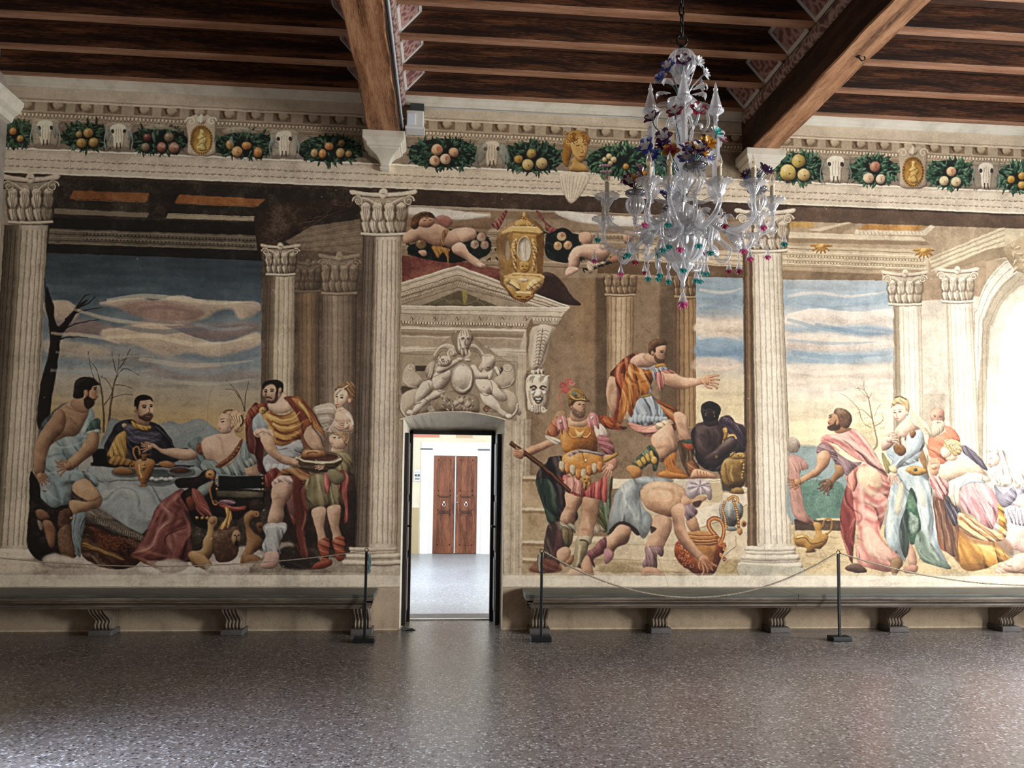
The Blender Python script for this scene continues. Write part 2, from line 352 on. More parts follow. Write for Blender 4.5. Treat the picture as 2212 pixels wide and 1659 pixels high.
cloud('857770','300 800 420 785 540 800 560 820 460 822 350 815',a=.6)
cloud('a9a18f','100 800 200 790 300 812 240 830 120 825',a=.5)
cloud('75868f','96 775 160 772 230 792 170 798 100 796',a=.6);cloud('7b8c94','330 770 430 800 560 770 560 790 450 812 360 800',a=.5)
# smaller painted columns and ghost pilasters right of the sky
Q('57493b','566 540 800 540 800 1060 562 1060',tex=.2)
Q('6f604e','590 500 800 470 800 548 640 540',tex=.2)
for k in range(6):L('4a3c2e' if k%2 else '8e7f69',[640,508+k*6,790,480+k*9],w=1.6,a=.5)
S('36271c','548 470 590 440 700 430 785 432 780 450 700 470 620 520 575 548 556 545',sm=0,sh=.2,r=12,tex=.3)
for k in range(26):
    a0=rng.uniform(0,1);L('7a6349' if k%3 else '1d140e',[570+a0*160,540-a0*95+rng.uniform(-12,12),600+a0*170,525-a0*95+rng.uniform(-12,12)],w=1.6,a=.35)
column('642 628 690 628 690 1060 644 1060',[(0,'5c4a38'),(.5,'82694d'),(1,'493a2d')],n=7,fl=.35)
column('697 632 770 632 768 1080 700 1080',[(0,'65564a'),(.35,'8b7b68'),(.8,'66574a'),(1,'42372c')],n=9,fl=.4)
capital(665,560,628,70,48,'5f5242','33281e','7d6e5a',.5);capital(733,545,632,88,66,'77695a','41352a','95856f',.75)
column('576 593 638 593 634 900 568 900',[(0,'54483a'),(.22,'6d5e4c'),(.34,'a39a84'),(.65,'aea48e'),(.9,'968b76'),(1,'6b5f4d')],n=9,fl=.55)
capital(606,525,592,84,56,'7c705e','3a2f24','b5aa94')
# tree trunk and bare trees
G(1.5)
S('1b1512','101 620 108 640 116 660 118 690 128 705 150 680 175 655 190 648 170 668 150 700 132 730 126 770 121 810 112 860 106 900 88 930 80 910 84 860 90 820 104 770 108 730 104 690 98 660',sh=.2,r=4,rim=.2)
for p in ('130 720 160 700 215 690','140 690 175 672 222 664','125 735 150 728 190 730','150 690 178 645 196 636','112 690 100 640 97 600','160 668 190 655 206 640'):L('1f1814',p,w=4,w1=1,a=.9)
FR(0,780,3.687)
for p,w in (('825 570 822 350 800 200 770 70 720 0',5),('860 560 880 380 908 190 935 100 950 -60',6),('908 190 990 195 1065 220',2.5),('930 110 1000 60 1110 115',2.5),('832 350 890 260 905 200',3),('950 60 1000 -20 1040 -100',3),('930 100 905 20 890 -80',3),('895 230 850 150 800 120',2),('880 300 960 270 1060 265',2),('800 200 740 120 700 -80',2),('960 0 1040 -30 1120 -30',1.5),('1950 400 1900 260 1800 150',2),('1945 400 1960 260 1980 160',2.5),('1915 300 1860 230 1790 225',1.5)):L('4a3c2e',p,w=w,w1=1,a=.85)
S('6d777a','860 500 960 470 1100 520 1250 500 1370 480 1440 500 1560 462 1640 480 1750 560 1900 620 1960 640 2060 700 2060 950 850 950',sh=.25,r=14,tex=.14)
S('8d9494','1240 510 1340 500 1420 540 1400 620 1300 600',a=.5,soft=5,sh=0)
cloud('8b9193','960 690 1100 560 1200 700 1000 800',a=.5)
# --- ground, left bay
FR(0,0,1);G(1.55)
Q('2c241d','60 1060 775 1060 775 1215 50 1215',tex=.3)
S('7c7263','190 1190 300 1205 420 1215 560 1200 640 1190 780 1195 780 1235 60 1235 60 1200 110 1190',tex=.25,sh=.2,soft=2)
Q('a79d8b','50 1216 780 1212 782 1240 50 1246',tex=.2)
def plinth(p,**k): Q('cfc5b2',p,tex=.12,**k)
Q('a1968a','-30 1215 865 1218 864 1250 -30 1248',tex=.14)
S('d6cfc0','90 1196 130 1184 200 1192 205 1215 150 1222 95 1214',a=.55,soft=3,sh=.3);S('b3aaa0','440 1208 520 1180 590 1200 620 1230 560 1240 450 1236',a=.8,soft=3,sh=.3,tex=.2)
S('cfc9bb','300 1222 420 1216 470 1238 330 1244',a=.6,soft=3,sh=.2)
# ================================================================ CENTRE BAY
G(1.)
Q('8b745b','868 450 1620 470 1620 1240 868 1240',tex=.15)
for k in range(90):
    x=rng.uniform(1130,1500);y=rng.uniform(600,1000);L(('a88c6c','6b543d','93795c')[k%3],[x,y,x+rng.uniform(-6,6),y+rng.uniform(30,120)],w=rng.uniform(6,16),a=.12,soft=4)
cloud('a98658','1240 700 1270 590 1290 590 1300 720 1270 790',a=.3,soft=9)
cloud('b39c80','1150 1000 1190 760 1230 760 1250 980 1200 1040',a=.3,soft=12)
Q('b7a68c','868 446 1060 460 1060 480 868 474');Q('9b866d','868 470 1620 478 1620 600 868 600',tex=.14)
for k,(a0,b0,w0) in enumerate(((486,'73604b',2),(492,'c3b298',5),(500,'6d5a46',2),(508,'b9a78c',6),(518,'7c6852',2),(528,'c3b298',4),(540,'866f58',3),(556,'b9a78c',5),(566,'6d5a46',3))):L(b0,[868,a0,1420,a0+18],w=w0,a=.7)
beads((1200,508),(1420,514),26,'5f4c39',r=3)
S('dcd9cf','868 449 940 450 1040 462 1060 466 1020 474 950 474 890 464 868 458',sh=.3,r=4);S('dcd9cf','1200 456 1320 466 1420 470 1420 488 1320 488 1240 478',sh=.3,r=4)
S('6e4f38','870 466 960 480 1040 470 1070 476 1030 520 960 540 868 520',soft=3,a=.5,tex=.2)
Q('7d463c','868 552 1010 566 1100 586 1120 640 868 660',tex=.3);S('a06a58','880 600 950 570 1060 600 1020 640 900 630',a=.4,soft=8,sh=0)
# lantern side wing dark (right of the big lamp)
S('3f2a22','1170 590 1195 592 1215 610 1235 640 1255 657 1240 660 1210 655 1170 640 1150 620',sh=.5,r=6,tex=.2)
# middle columns of the centre bay
for xx0,xx1 in ((1286,1312),(1425,1458)): Q('57452f',[xx0,600,xx1,600,xx1,930,xx0,930],soft=4,a=.75,tex=.15)
column('1310 638 1369 640 1367 905 1311 905',[(0,'8b7256'),(.2,'b59c7d'),(.5,'cbb595'),(.85,'a88f70'),(1,'7c6448')],n=8,dark='5d4630',fl=.42)
capital(1340,574,636,84,58,'8f785c','4c3826','b29a79')
column('1457 640 1504 641 1507 925 1456 925',[(0,'6b5138'),(.3,'8d7050'),(.6,'a5875f'),(1,'866a48')],n=7,dark='4a3522',fl=.45)
capital(1484,570,640,70,48,'80694e','432f1f','a08660')
Q('6a5238','1290 560 1620 578 1620 602 1290 590',tex=.15);Q('cdbb9d','1380 528 1620 545 1620 578 1380 562',tex=.1)
for k in range(6):L('6e5a44' if k%2 else 'e0d1b6',[1385,534+k*5,1618,550+k*5],w=1.8,a=.6)
skyfill('1503 598 1606 600 1608 960 1503 960',[(0,'8f9fa9'),(.14,'8fa4b3'),(.22,'a3aeb4'),(.27,'c9bcac'),(.34,'d3c3b0'),(.38,'8da5b8'),(.46,'7f98ae'),(.52,'b8b5ac'),(.6,'d0c3a6'),(.75,'dac8a0'),(.85,'ddcda8'),(1,'c9b896')])
cloud('dfcfba','1503 700 1530 695 1570 690 1606 692 1606 712 1560 722 1503 716');cloud('7e97ad','1503 745 1560 740 1606 748 1606 765 1540 772 1503 768');cloud('d9c4b2','1503 775 1560 770 1606 785 1606 800 1503 800',a=.6)
# pediment over the door
Q('c7b9a4','867 610 988 573 1232 662 1212 684 1190 690 867 690',tex=.08)
Q('a5957f','867 640 990 598 1155 660 1100 668 867 668',tex=.1)
Q('6b6048','905 662 992 627 1078 663 1075 664',tex=.15)
for d,c,w in ((0,'f0e6d4',3.),(6,'8b7862',2),(12,'d9ccb6',2),(19,'7b6852',2.2),(30,'6b5844',2),(36,'ddd0ba',2.5),(46,'7b6852',2)):
    L(c,[867,612+d,988,575+d*1.0],w=w,a=.75);L(c,[988,575+d,1228-d*1.1,662+d*.1],w=w,a=.75)
for i in range(34):
    t=i/33;x=870+t*118;y=648-t*39;E('e0d4bd',x,y,2,2.6,sh=0,rim=0,soft=0,a=.6);L('5c4a38',[x-2,y-2,x,y+3,x+2,y-2],w=1.1,a=.7)
    x=990+t*160;y=609+t*53;E('e0d4bd',x,y,2,2.6,sh=0,rim=0,soft=0,a=.6);L('5c4a38',[x-2,y-2,x,y+3,x+2,y-2],w=1.1,a=.7)
    if i%2: 
        x=872+t*112;y=636-t*36;L('7c6952',[x-4,y+2,x,y-4,x+4,y-1],w=1.3,a=.55);x=992+t*150;y=598+t*48;L('7c6952',[x-4,y-2,x,y-5,x+4,y+3],w=1.3,a=.55)
L('8e8366','935 655 960 645 970 655 985 648 1005 658 1030 650 1045 660',w=2,a=.7);S('a59a55','998 630 1004 628 1010 634 1008 655 1002 657 999 640',sh=.3,r=2,a=.8)
Q('d8cbb6','867 660 1232 664 1212 684 867 676',tex=.06);L('f3eadb','867 661 1230 665',w=2.4);L('857259','867 669 1222 674',w=1.6,a=.6);L('857259','867 677 1212 684',w=2,a=.7)
Q('bdae98','867 678 1150 682 1137 708 867 702',tex=.1)
for i in range(44):
    x=871+i*6.1;y=697+i*.12
    E('ded2bc',x,y,2.3,3.,sh=.3,rim=0,soft=0,a=.8);L('4f3e2e',[x-3,y-3,x-2.4,y+2,x,y+4,x+2.4,y+2,x+3,y-3],w=1.2,a=.8)
for i in range(6):
    x=888+i*49
    for s in(-1,0,1,2): L('857259',[x+6+s*9,692,x+9+s*9,684],w=1.6,a=.6)
    L('5c4a38',[x,684,x+4,690,x+2,692],w=2,a=.8)
Q('cdbfaa','867 704 1137 710 1135 900 867 900',tex=.07);Q('9c8b74','867 711 1134 717 1130 722 867 716',a=.8)
L('efe6d6','867 709 1137 714',w=2.5);Q('86735c','867 716 1132 722 1128 730 867 724',a=.8);Q('a8967e','867 728 1128 733 1122 752 867 748',a=.8,tex=.1)
L('e6dbc8','867 752 1135 757',w=3);L('7b6852','867 757 1135 762',w=1.6,a=.7)
Q('b5a58e','875 765 1118 770 1118 890 875 890',a=.7,tex=.08);L('7f6d58','875 766 1117 771 1117 900',w=1.8,a=.7,sm=0);L('e9dfcd','1121 768 1121 905',w=2,a=.6);L('8d7b65','1128 762 1129 905',w=1.6,a=.6)
# door-case pilaster going down to the floor
Q('c9bba5','1085 880 1140 880 1130 1250 1088 1250',tex=.14);Q('b9ab95','1092 760 1150 762 1140 1250 1096 1250',tex=.14,a=.6)
for xx,c in ((1104,'8f7f69'),(1112,'e3d8c4'),(1121,'9a8972'),(1126,'ded2bd'),(1131,'7f6d58')):L(c,[xx+2,905,xx-2,1246],w=1.8,a=.6)
for k in range(14):
    y=rng.uniform(900,1230);L('8f8a6c',[1104+rng.uniform(-3,3),y,1104+rng.uniform(-3,3),y+30],w=4,a=.25,soft=2)
# console bracket at the right of the pediment
S('cabca7','1147 684 1214 686 1205 702 1152 700',sm=0,sh=.3,r=5);
for i in range(8):x=1153+i*7;E('e3d8c4',x,691,2.6,3.4,sh=0,rim=0,a=.8,soft=0);L('5c4a38',[x-3,688,x-2,693,x,695,x+2,693,x+3,688],w=1.1,a=.7)
S('c2b39d','1152 706 1200 706 1190 730 1184 760 1178 785 1165 800 1150 800 1142 780 1142 745',sh=.6,r=8)
S('dccfba','1160 706 1190 706 1186 735 1176 765 1166 785 1160 795 1154 770',sh=.8,r=6)
for k in range(9):
    y=712+k*9;w=14-k*.9;xc=1174-k*1.5
    for s in(-1,1):L('75624c',[xc,y,xc+s*w*.6,y-3,xc+s*w,y+5],w=1.6,a=.65);L('f0e6d5',[xc,y+3,xc+s*w*.6,y,xc+s*w,y+8],w=1.4,a=.5)
L('7f6c56','1175 706 1160 795',w=1.5,a=.7)
Q('7a654d','1137 800 1150 800 1150 905 1137 905',a=.7,soft=1)
# ================================================================ RIGHT BAY
Q('b09c80','1690 470 2330 492 2330 700 1690 640',tex=.12)
Q('655140','1700 446 2330 472 2330 498 1700 478',tex=.15)
Q('c79a52','1702 478 1760 480 1756 492 1700 492',a=.8,tex=.2);Q('c08b45','1868 484 2000 488 1985 498 1856 496',a=.9,tex=.25)
Q('d8cab0','1848 496 1990 500 2010 486 2020 490 2000 508 1846 506',tex=.1)
for i in range(18):L('7f6b52',[1856+i*8,500,1859+i*8,506],w=1.4,a=.6)
Q('a08a6e','1752 500 1838 482 1850 484 1790 522 1752 524',tex=.15);Q('cdbfa5','1744 496 1832 480 1840 482 1770 500',tex=.1);Q('d3c5aa','1690 500 1840 506 1990 512 2000 520 1690 514',tex=.1);Q('8d785d','1690 514 2000 522 2010 530 1690 524',a=.8)
Q('c6b698','1690 530 2005 540 2005 584 1690 568',tex=.08)
for k,(c,w) in enumerate((('7f6b52',2),('e4d8c0',3),('8b775c',1.6),('ddd0b6',2.5),('7f6b52',1.8),('e9dec8',3),('8b775c',1.8))):L(c,[1690,536+k*6.5,2000,547+k*6.5],w=w,a=.7)
beads((1700,553),(1995,563),44,'6b5740',r=3);beads((1700,566),(1995,576),44,'6b5740',r=2.6,a=.6)
Q('8a7459','1688 583 1905 592 1905 608 1688 604',tex=.15)
Q('cbbd9f','2005 560 2160 492 2330 500 2330 560 2120 560 2020 588',tex=.08)
for k in range(7):L('7f6b52' if k%2 else 'e9dec8',[2010,556+k*5,2090,523+k*5,2170,490+k*6],w=1.8,a=.6,sm=0)
Q('8f7b60','2030 583 2130 540 2330 500 2330 520 2150 560 2040 592',a=.8,tex=.1)
Q('a58f74','1990 600 2070 580 2130 560 2130 900 1990 900',tex=.12)
for cx,cy in((1773,533),(1995,543)):
    for s in range(-3,4):leaf(cx,cy-4,20-abs(s)*-1.5,7,90-s*28,'b98a3f',sh=.7,vein='5d3d16')
    E('d9b068',cx,cy-2,6,5,sh=.7);L('a87a35',[cx,cy+4,cx,cy+11],w=3)
skyfill('1688 604 1928 606 1930 1080 1692 1080',[(0,'a9b4bb'),(.1,'9fb4c4'),(.17,'bcc0c2'),(.22,'e0d2c2'),(.28,'c2bcb6'),(.34,'a9b6bf'),(.42,'d9cbb8'),(.5,'e2d6c6'),(.56,'e8dabd'),(.66,'eddcb4'),(.78,'ebdcb4'),(1,'dccba8')])
cloud('e8dacb','1700 680 1760 668 1850 675 1925 668 1925 690 1850 700 1760 694 1700 700','f6ecdc');cloud('8fa8bc','1692 700 1780 705 1860 700 1925 708 1925 722 1820 728 1700 716',a=.7);cloud('e3d5c6','1692 728 1780 718 1880 732 1925 735 1925 752 1800 760 1692 748',a=.8);cloud('9db2c0','1692 640 1780 650 1925 630 1925 655 1800 664 1692 660',a=.4);cloud('9aaebb','1692 765 1780 760 1925 768 1925 782 1800 788 1692 780',a=.7);cloud('d9cdbd','1692 790 1800 784 1925 800 1925 818 1692 812',a=.6)
for p,c,w_ in (('1700 640 1760 632 1840 640 1925 628','e6d9cb',4),('1720 655 1800 664 1880 655','8da3b3',3),('1700 690 1790 712 1870 708 1925 716','8399ab',5),('1760 700 1840 716 1920 722','7690a6',5),('1700 735 1800 742 1900 738','8fa6b6',4),('1710 760 1800 772 1925 765','7d98ad',6),('1700 775 1790 782 1860 776','8fa8ba',5),('1700 800 1800 806 1925 796','eadccb',6),('1510 625 1560 632 1604 622','dccfc0',4),('1510 668 1560 660 1604 668','7a93a8',5),('1506 690 1550 700 1604 694','e3d3c0',6),('1506 730 1560 722 1604 736','dfcfbc',6),('1506 758 1550 766 1604 760','6f8ba3',6),('1506 790 1560 796 1604 786','e3d0bb',5)):L(c,p,w=w_*1.6,w1=1,mid=w_*2,a=.55,soft=1)
G(1.55)
for p,c,w_ in (('230 650 300 640 380 645 470 655 550 650','d0c0a3',5),('150 665 240 690 320 700 400 702','c6b498',4),('300 668 360 664 430 676','75605a',4),('240 700 330 716 420 712 540 700','54606a',5),('110 720 200 726 260 742','cbb99c',4),('230 730 330 726 430 745 555 728','cdbb9e',5),('420 700 480 712 550 706','7d8a90',4),('120 760 220 772 330 768','8d8f8c',4),('300 775 420 790 550 778','b0a692',5),('110 800 240 806 330 800','8a959a',4),('350 820 450 830 555 818','a89f8c',4)):L(c,p,w=w_*1.6,w1=1,mid=w_*2.2,a=.55,soft=1)
G(1.)
Q('cdc3b2','1990 650 2120 640 2130 1080 1990 1080',tex=.1);Q('b5a78f','1994 850 2040 850 2040 1000 1994 1000',tex=.1,a=.6,soft=3)
# arch on the right
S('d8d2c4','2104 1100 2104 720 2112 660 2130 610 2165 570 2212 545 2330 520 2330 1100',sh=0,rim=0,tex=.08)
S('a89c86','2120 1100 2120 735 2128 680 2146 638 2176 604 2212 586 2330 570 2330 1100',sh=.3,r=10,tex=.1)
S('cfc6b2','2136 1100 2136 745 2146 700 2162 660 2190 628 2230 610 2330 600 2330 1100',sh=0,tex=.08)
S('e9ebe4','2158 1100 2160 760 2170 710 2186 670 2212 650 2330 630 2330 1100',sh=0,rim=0,tex=.06)
S('b9cfd9','2190 800 2192 720 2202 680 2230 660 2330 650 2330 820 2250 800',sh=0,rim=0,tex=.08,soft=2)
S('efe6b8','2192 1100 2180 960 2200 820 2230 780 2330 780 2330 1100',sh=0,rim=0,soft=6,a=.8)
for k in range(4):L('867860',[2104+k*9,1080,2104+k*9,720+k*9,2112+k*9,665+k*10,2134+k*9,612+k*12,2168+k*8,572+k*14,2212,548+k*14],w=1.6,a=.6)
S('b09c7c','2168 540 2190 520 2240 510 2240 600 2210 590 2190 580',sh=.6,r=5,tex=.2)
for k in range(9):leaf(2185+k*5,525+(k*17)%60,18,7,60+k*25,'c8b798',sh=.7,vein='6b573e')
column('1930 658 1990 656 1998 1060 1938 1060',[(0,'8f8069'),(.14,'a0927b'),(.25,'d8cebb'),(.7,'e2dac9'),(1,'b7ab96')],n=8,fl=.4,dark='8a7a64')
column('2043 652 2100 650 2122 1080 2056 1080',[(0,'b0a38e'),(.2,'dbd1bf'),(.6,'e6decd'),(.9,'cfc4b0'),(1,'a79a84')],n=8,fl=.4,dark='8a7a64')
capital(1955,583,656,98,62,'b3a68f','6a5a45','d9cdb8');capital(2068,576,650,90,58,'c2b59f','6f5f49','e3d8c5')
# ================================================================ big columns
G(1.35)
st=[(0,'5b5142'),(.14,'6d6252'),(.3,'83796a'),(.36,'bab09d'),(.6,'c9c0ad'),(.85,'b8ae9b'),(1,'857a68')]
column('10 486 104 486 62 1188 -36 1188',[(0,'4b4236'),(.3,'665b4b'),(.42,'a79e8a'),(.7,'bcb3a0'),(.93,'a89e8a'),(1,'6d6353')],n=12,dark='4a4033')
Q('b9b09c','-90 1186 64 1188 66 1216 -90 1216',tex=.15);S('c9c1ae','-60 1186 60 1188 74 1196 74 1206 60 1212 -60 1212',sh=.6,r=5);S('bdb4a0','-60 1210 70 1212 92 1224 92 1240 -60 1244',sh=.5,r=6,tex=.14)
G(1.25)
capital(66,374,478,122,84,'8d8371','41372b','c4baa6')
Q('a79d8a','0 374 -60 374 -60 486 8 486',a=.4)
column('784 508 866 508 858 1184 766 1184',[(0,'4f4437'),(.14,'74675a'),(.3,'6a5d4f'),(.36,'b0a390'),(.5,'cfc4b2'),(.8,'c3b7a4'),(.95,'a09380'),(1,'75695a')],n=12,dark='54473a')
capital(828,408,504,140,84,'998c79','463a2d','cfc4b0')
def base(cx,w,y,h,c='cbc1ae',d='7b6e5c'):
    for (a,b,ww) in ((0,.2,.86),(.2,.36,.84),(.36,.62,.98),(.62,.72,.95),(.72,1,1.1)):
        S(c,[cx-w*ww/2,y+h*(a+b)/2,cx-w*ww*.47,y+h*a,cx,y+h*(a+.04),cx+w*ww*.47,y+h*a,cx+w*ww/2,y+h*(a+b)/2,cx+w*ww*.47,y+h*b,cx,y+h*(b+.05),cx-w*ww*.47,y+h*b],sh=.7,r=5,rim=.35)
        L(d,[cx-w*ww*.47,y+h*b,cx,y+h*(b+.06),cx+w*ww*.47,y+h*b],w=1.8,a=.6)
base(806,120,1182,38);Q('b8ae9e','735 1222 862 1224 862 1250 735 1248',tex=.15)
G(1.)
Q('6b553c','1604 540 1626 540 1632 1190 1610 1190',tex=.1)
column('1606 542 1688 545 1714 1184 1612 1184',[(0,'4f3d2a'),(.1,'8d7253'),(.2,'54412d'),(.24,'c6baa4'),(.42,'e4dccb'),(.8,'dcd3c1'),(.94,'bfb4a0'),(1,'8b7f6b')],n=12,dark='6b5c48')
capital(1652,448,540,128,84,'c0b39c','5e4e3b','e2d8c6')
base(1664,126,1180,48,'d3ccba','7d7563');Q('b9b4a1','1590 1222 1602 1218 1738 1226 1738 1250 1612 1250 1596 1240',tex=.1);L('5f5b4b','1612 1232 1612 1250',w=1.5,a=.5)
# ================================================================ frieze of garlands, skulls and medallions
OUTL[0]=.24
def medal(cx,cy,rx,ry,seed=0):
    S('b3a48e',[cx-rx*1.3,cy-ry*1.2,cx-rx*.6,cy-ry*1.7,cx,cy-ry*1.5,cx+rx*.6,cy-ry*1.7,cx+rx*1.3,cy-ry*1.2,cx+rx*1.2,cy,cx+rx*1.1,cy+ry,cx-rx*1.1,cy+ry,cx-rx*1.2,cy],sh=.6,r=5)
    for s in(-1,1):spiral('d8cbb4',cx+s*rx*.95,cy-ry*1.25,rx*.42,1.3,-s,0 if s>0 else math.pi,w=4)
    leaf(cx-6,cy-ry*1.1,22,12,-70,'c9bba3',sh=.8);leaf(cx+6,cy-ry*1.1,22,12,-110,'c9bba3',sh=.8);leaf(cx,cy-ry*1.05,22,10,-90,'dccfb8',sh=.8)
    E('7f5a22',cx,cy,rx*1.02,ry*1.02,sh=.3);E('b98c3c',cx,cy,rx*.88,ry*.9,sh=-.5,tex=.2)
    for i in range(30):
        t=i/30*2*np.pi;E('c9a35c',cx+rx*.97*math.cos(t),cy+ry*.97*math.sin(t),1.7,sh=.3,rim=0,soft=0)
    S('dcb566',[cx-rx*.1,cy-ry*.7,cx+rx*.25,cy-ry*.6,cx+rx*.2,cy-ry*.35,cx+rx*.5,cy-ry*.05,cx+rx*.35,cy+ry*.3,cx+rx*.45,cy+ry*.7,cx-rx*.1,cy+ry*.75,cx-rx*.5,cy+ry*.5,cx-rx*.2,cy+ry*.15,cx-rx*.4,cy-ry*.1,cx-rx*.15,cy-ry*.35],sh=1.,r=4,fold=(40,9,.3))
    L('6d4a1a',[cx-rx*.4,cy,cx,cy-ry*.1,cx+rx*.45,cy-ry*.25],w=2,a=.7);L('6d4a1a',[cx-rx*.3,cy+ry*.4,cx+rx*.1,cy+ry*.2,cx+rx*.4,cy+ry*.6],w=2,a=.6)
FR(0,0,1);G(1.5)
P_,A_='b3763a','a3803c'
garland(37,290,62,46,[(28,284,9,P_),(44,300,8,A_)],1)
garland(190,294,108,54,[(171,290,8,'8c7a45'),(191,287,11,A_,'9c5a3c'),(176,309,11,A_),(202,308,11,A_)],2)
garland(340,303,128,50,[(318,297,9,'6e3a30'),(365,297,11,'7a6a50'),(314,318,10,'7e6f57'),(349,318,11,'9a5b4c','b9a08b'),(376,319,12,'9a6a58','b9a08b')],3)
garland(530,312,126,54,[(497,313,9,A_,P_,0,1.25),(512,328,12,'b58a55',P_),(533,315,11,P_,None,0,.85),(557,329,10,P_,'b5824a',0,1.2)],4)
garland(713,322,134,56,[(679,331,8,'a08455',None,0,1.2),(697,332,9,P_,None,0,1.2),(711,316,10,P_,None,0,.9),(738,310,8,'8c6f42'),(735,330,10,'a88a50',None,0,1.1),(753,332,8,'9a7c42')],5)
skull(98,258,318,48);skull(256,266,325,46);skull(614,281,343,48);medal(435,302,24,32)
for x in(80,116,233,280,330,500,590,640): leaf(x,268+x*.05,26,8,90+(x*37)%40-20,'6f8385',sh=.6,a=.7)
S('a89f8c','310 274 340 268 370 274 390 285 360 280 330 280',sh=.4,a=.7);S('a89f8c','480 281 515 273 550 282 560 290 520 286 490 290',sh=.4,a=.7)
G(1.)
garland(958,331,148,62,[(944,324,13,'d9b287','b5483a'),(980,329,11,'d2a47a'),(939,348,12,'d9bb92','a8433a'),(962,344,12,'d9c3a0','b5483a')],6,('1a3324','274a35','3b6650','547a60'))
garland(1150,340,122,62,[(1120,344,10,'b58f42'),(1148,332,11,'b89c52'),(1140,356,13,'cdb471'),(1170,353,13,'cbb37a')],7,('1a3324','274a35','3b6650','547a60'))
garland(1340,348,140,66,[(1306,345,6,'c9b98a'),(1316,338,7,'d0c08f'),(1325,345,7,'cfbd88'),(1318,353,6,'c4b07c'),(1352,360,7,'b98d3a')],8,('234b31','356344','4c7d58','6b9a72'))
for i in range(26):
    E('7a5f6c' if i%3 else '9a8090',1297+(i*37)%24-(i//9)*0,358+(i*13)%26,3.4,sh=1,r=2,soft=0);E('7a5f6c',1377+(i*31)%18,356+(i*17)%24,3,sh=1,r=2,soft=0)
skull(1062,303,364,52);E('8f8f80',1040,330,10,24,sh=.5,a=.6,ang=20);E('8f9a93',1090,332,10,24,sh=.5,a=.6,ang=-20)
# classical bust
S('dfd2bc','1212 372 1272 376 1262 410 1235 440 1218 420 1210 395',sh=.3,r=6);
for k in range(7):L('a5947b',[1212+k*9,380,1216+k*7,400,1222+k*4,430],w=1.6,a=.6)
S('a8762f','1219 300 1226 287 1245 281 1262 286 1273 298 1272 312 1262 306 1240 318 1230 345 1224 362 1214 345 1215 320',sh=.8,r=5,tex=.2)
S('c59a55','1232 345 1236 352 1228 368 1270 370 1262 355 1252 350 1250 335',sh=.8,r=5)
S('d3a862','1236 306 1262 300 1268 312 1270 322 1268 334 1258 350 1246 345 1236 330 1232 315',sh=.9,r=6)
for k in range(17):spiral('d6ad66' if k%2 else '7c5018',1222+(k*11)%46,287+(k*7)%16+(k%5)*3,5.5,1.2,1,k,w=2.4,a=.85)
for k in range(6):spiral('9c6b28',1219+(k%2)*7,312+k*8,5,1.2,1,k,w=2.6)
L('5f3d14','1244 315 1252 314',w=2.5);L('5f3d14','1261 313 1267 314',w=2.2);L('7c5018','1257 315 1260 327 1255 330',w=2);L('7a3f1c','1252 338 1262 338',w=2.6);L('f0d49a','1258 318 1262 328',w=2,a=.7)
garland(1728,362,104,62,[(1725,348,15,'b5a050'),(1702,373,18,'c4ae62'),(1736,378,14,'cbb375')],9,('1f4430','2f5f43','47795a','6b967a'))
garland(1888,368,98,58,[(1890,360,12,'c08a6c','b5604c'),(1876,385,12,'e0caa8','c58a70'),(1902,387,11,'e3cfb2','c58a70')],10,('1f4430','2f5f43','47795a','6b967a'))
garland(2052,375,96,58,[(2055,371,11,'d9b98c','c0644e'),(2039,391,11,'e0cda0'),(2065,393,11,'e0cda0')],11,('1f4430','2f5f43','47795a','6b967a'))
garland(2200,383,90,58,[(2184,388,9,'c59a42'),(2208,380,9,'c08f3a'),(2207,400,9,'c59a42')],12,('1f4430','2f5f43','47795a','6b967a'))
skull(1805,336,398,50,'e3dac8');skull(2130,350,412,44,'e3dac8');medal(1972,371,23,33)
garland(1440,350,60,60,[],13,('1f4430','2f5f43','47795a','6b967a'))
# ================================================================ putti, lamp and carved relief over the door
FR(840,440,3.457)
garland(480,310,560,240,[],21,('101712','18241b','22302a','2f4038'));garland(1330,330,330,220,[],22,('101712','18241b','22302a','2f4038'))
S('121812','140 330 200 300 330 330 560 300 620 400 500 440 380 430 220 400 150 380',sh=.1);S('141b15','1180 240 1300 180 1400 260 1400 400 1300 440 1230 380 1180 320',sh=.1)
r_=np.random.default_rng(5)
for i in range(190):
    t=r_.uniform(0,1);x,y=(150+t*650,380-70*math.sin(t*3)+r_.uniform(-95,75)) if i%2 else (1170+t*280,210+t*220+r_.uniform(-60,60))
    leaf(x,y,r_.uniform(25,42),12,r_.uniform(0,360),('16211a','22342a','33493c')[i%3],sh=.5,a=.8)
for k in range(16):
    x=1500+k*18;leaf(x,500-k*6,55,16,200+(k*40)%60,('141b15','24352b')[k%2],sh=.4)
for f in((238,300,40,'a89060','8c4a3c'),(690,250,36,'c9b39a','a5635c'),(640,305,34,'cdb8a0','7e4a48'),(714,308,32,'c9b39a','a5635c'),(1288,244,36,'dfc79c','a8523f'),(1260,316,34,'d9c08c','b5674a'),(1336,310,34,'d9b98c','b5674a')): fruit(*f)
S('8a4a44','765 160 800 130 860 60 885 55 820 190 800 185',fold=(55,8,.4),sh=.4,r=4);S('9a5550','1100 60 1120 60 1190 160 1255 190 1190 215 1160 150',fold=(120,8,.4),sh=.4,r=4)
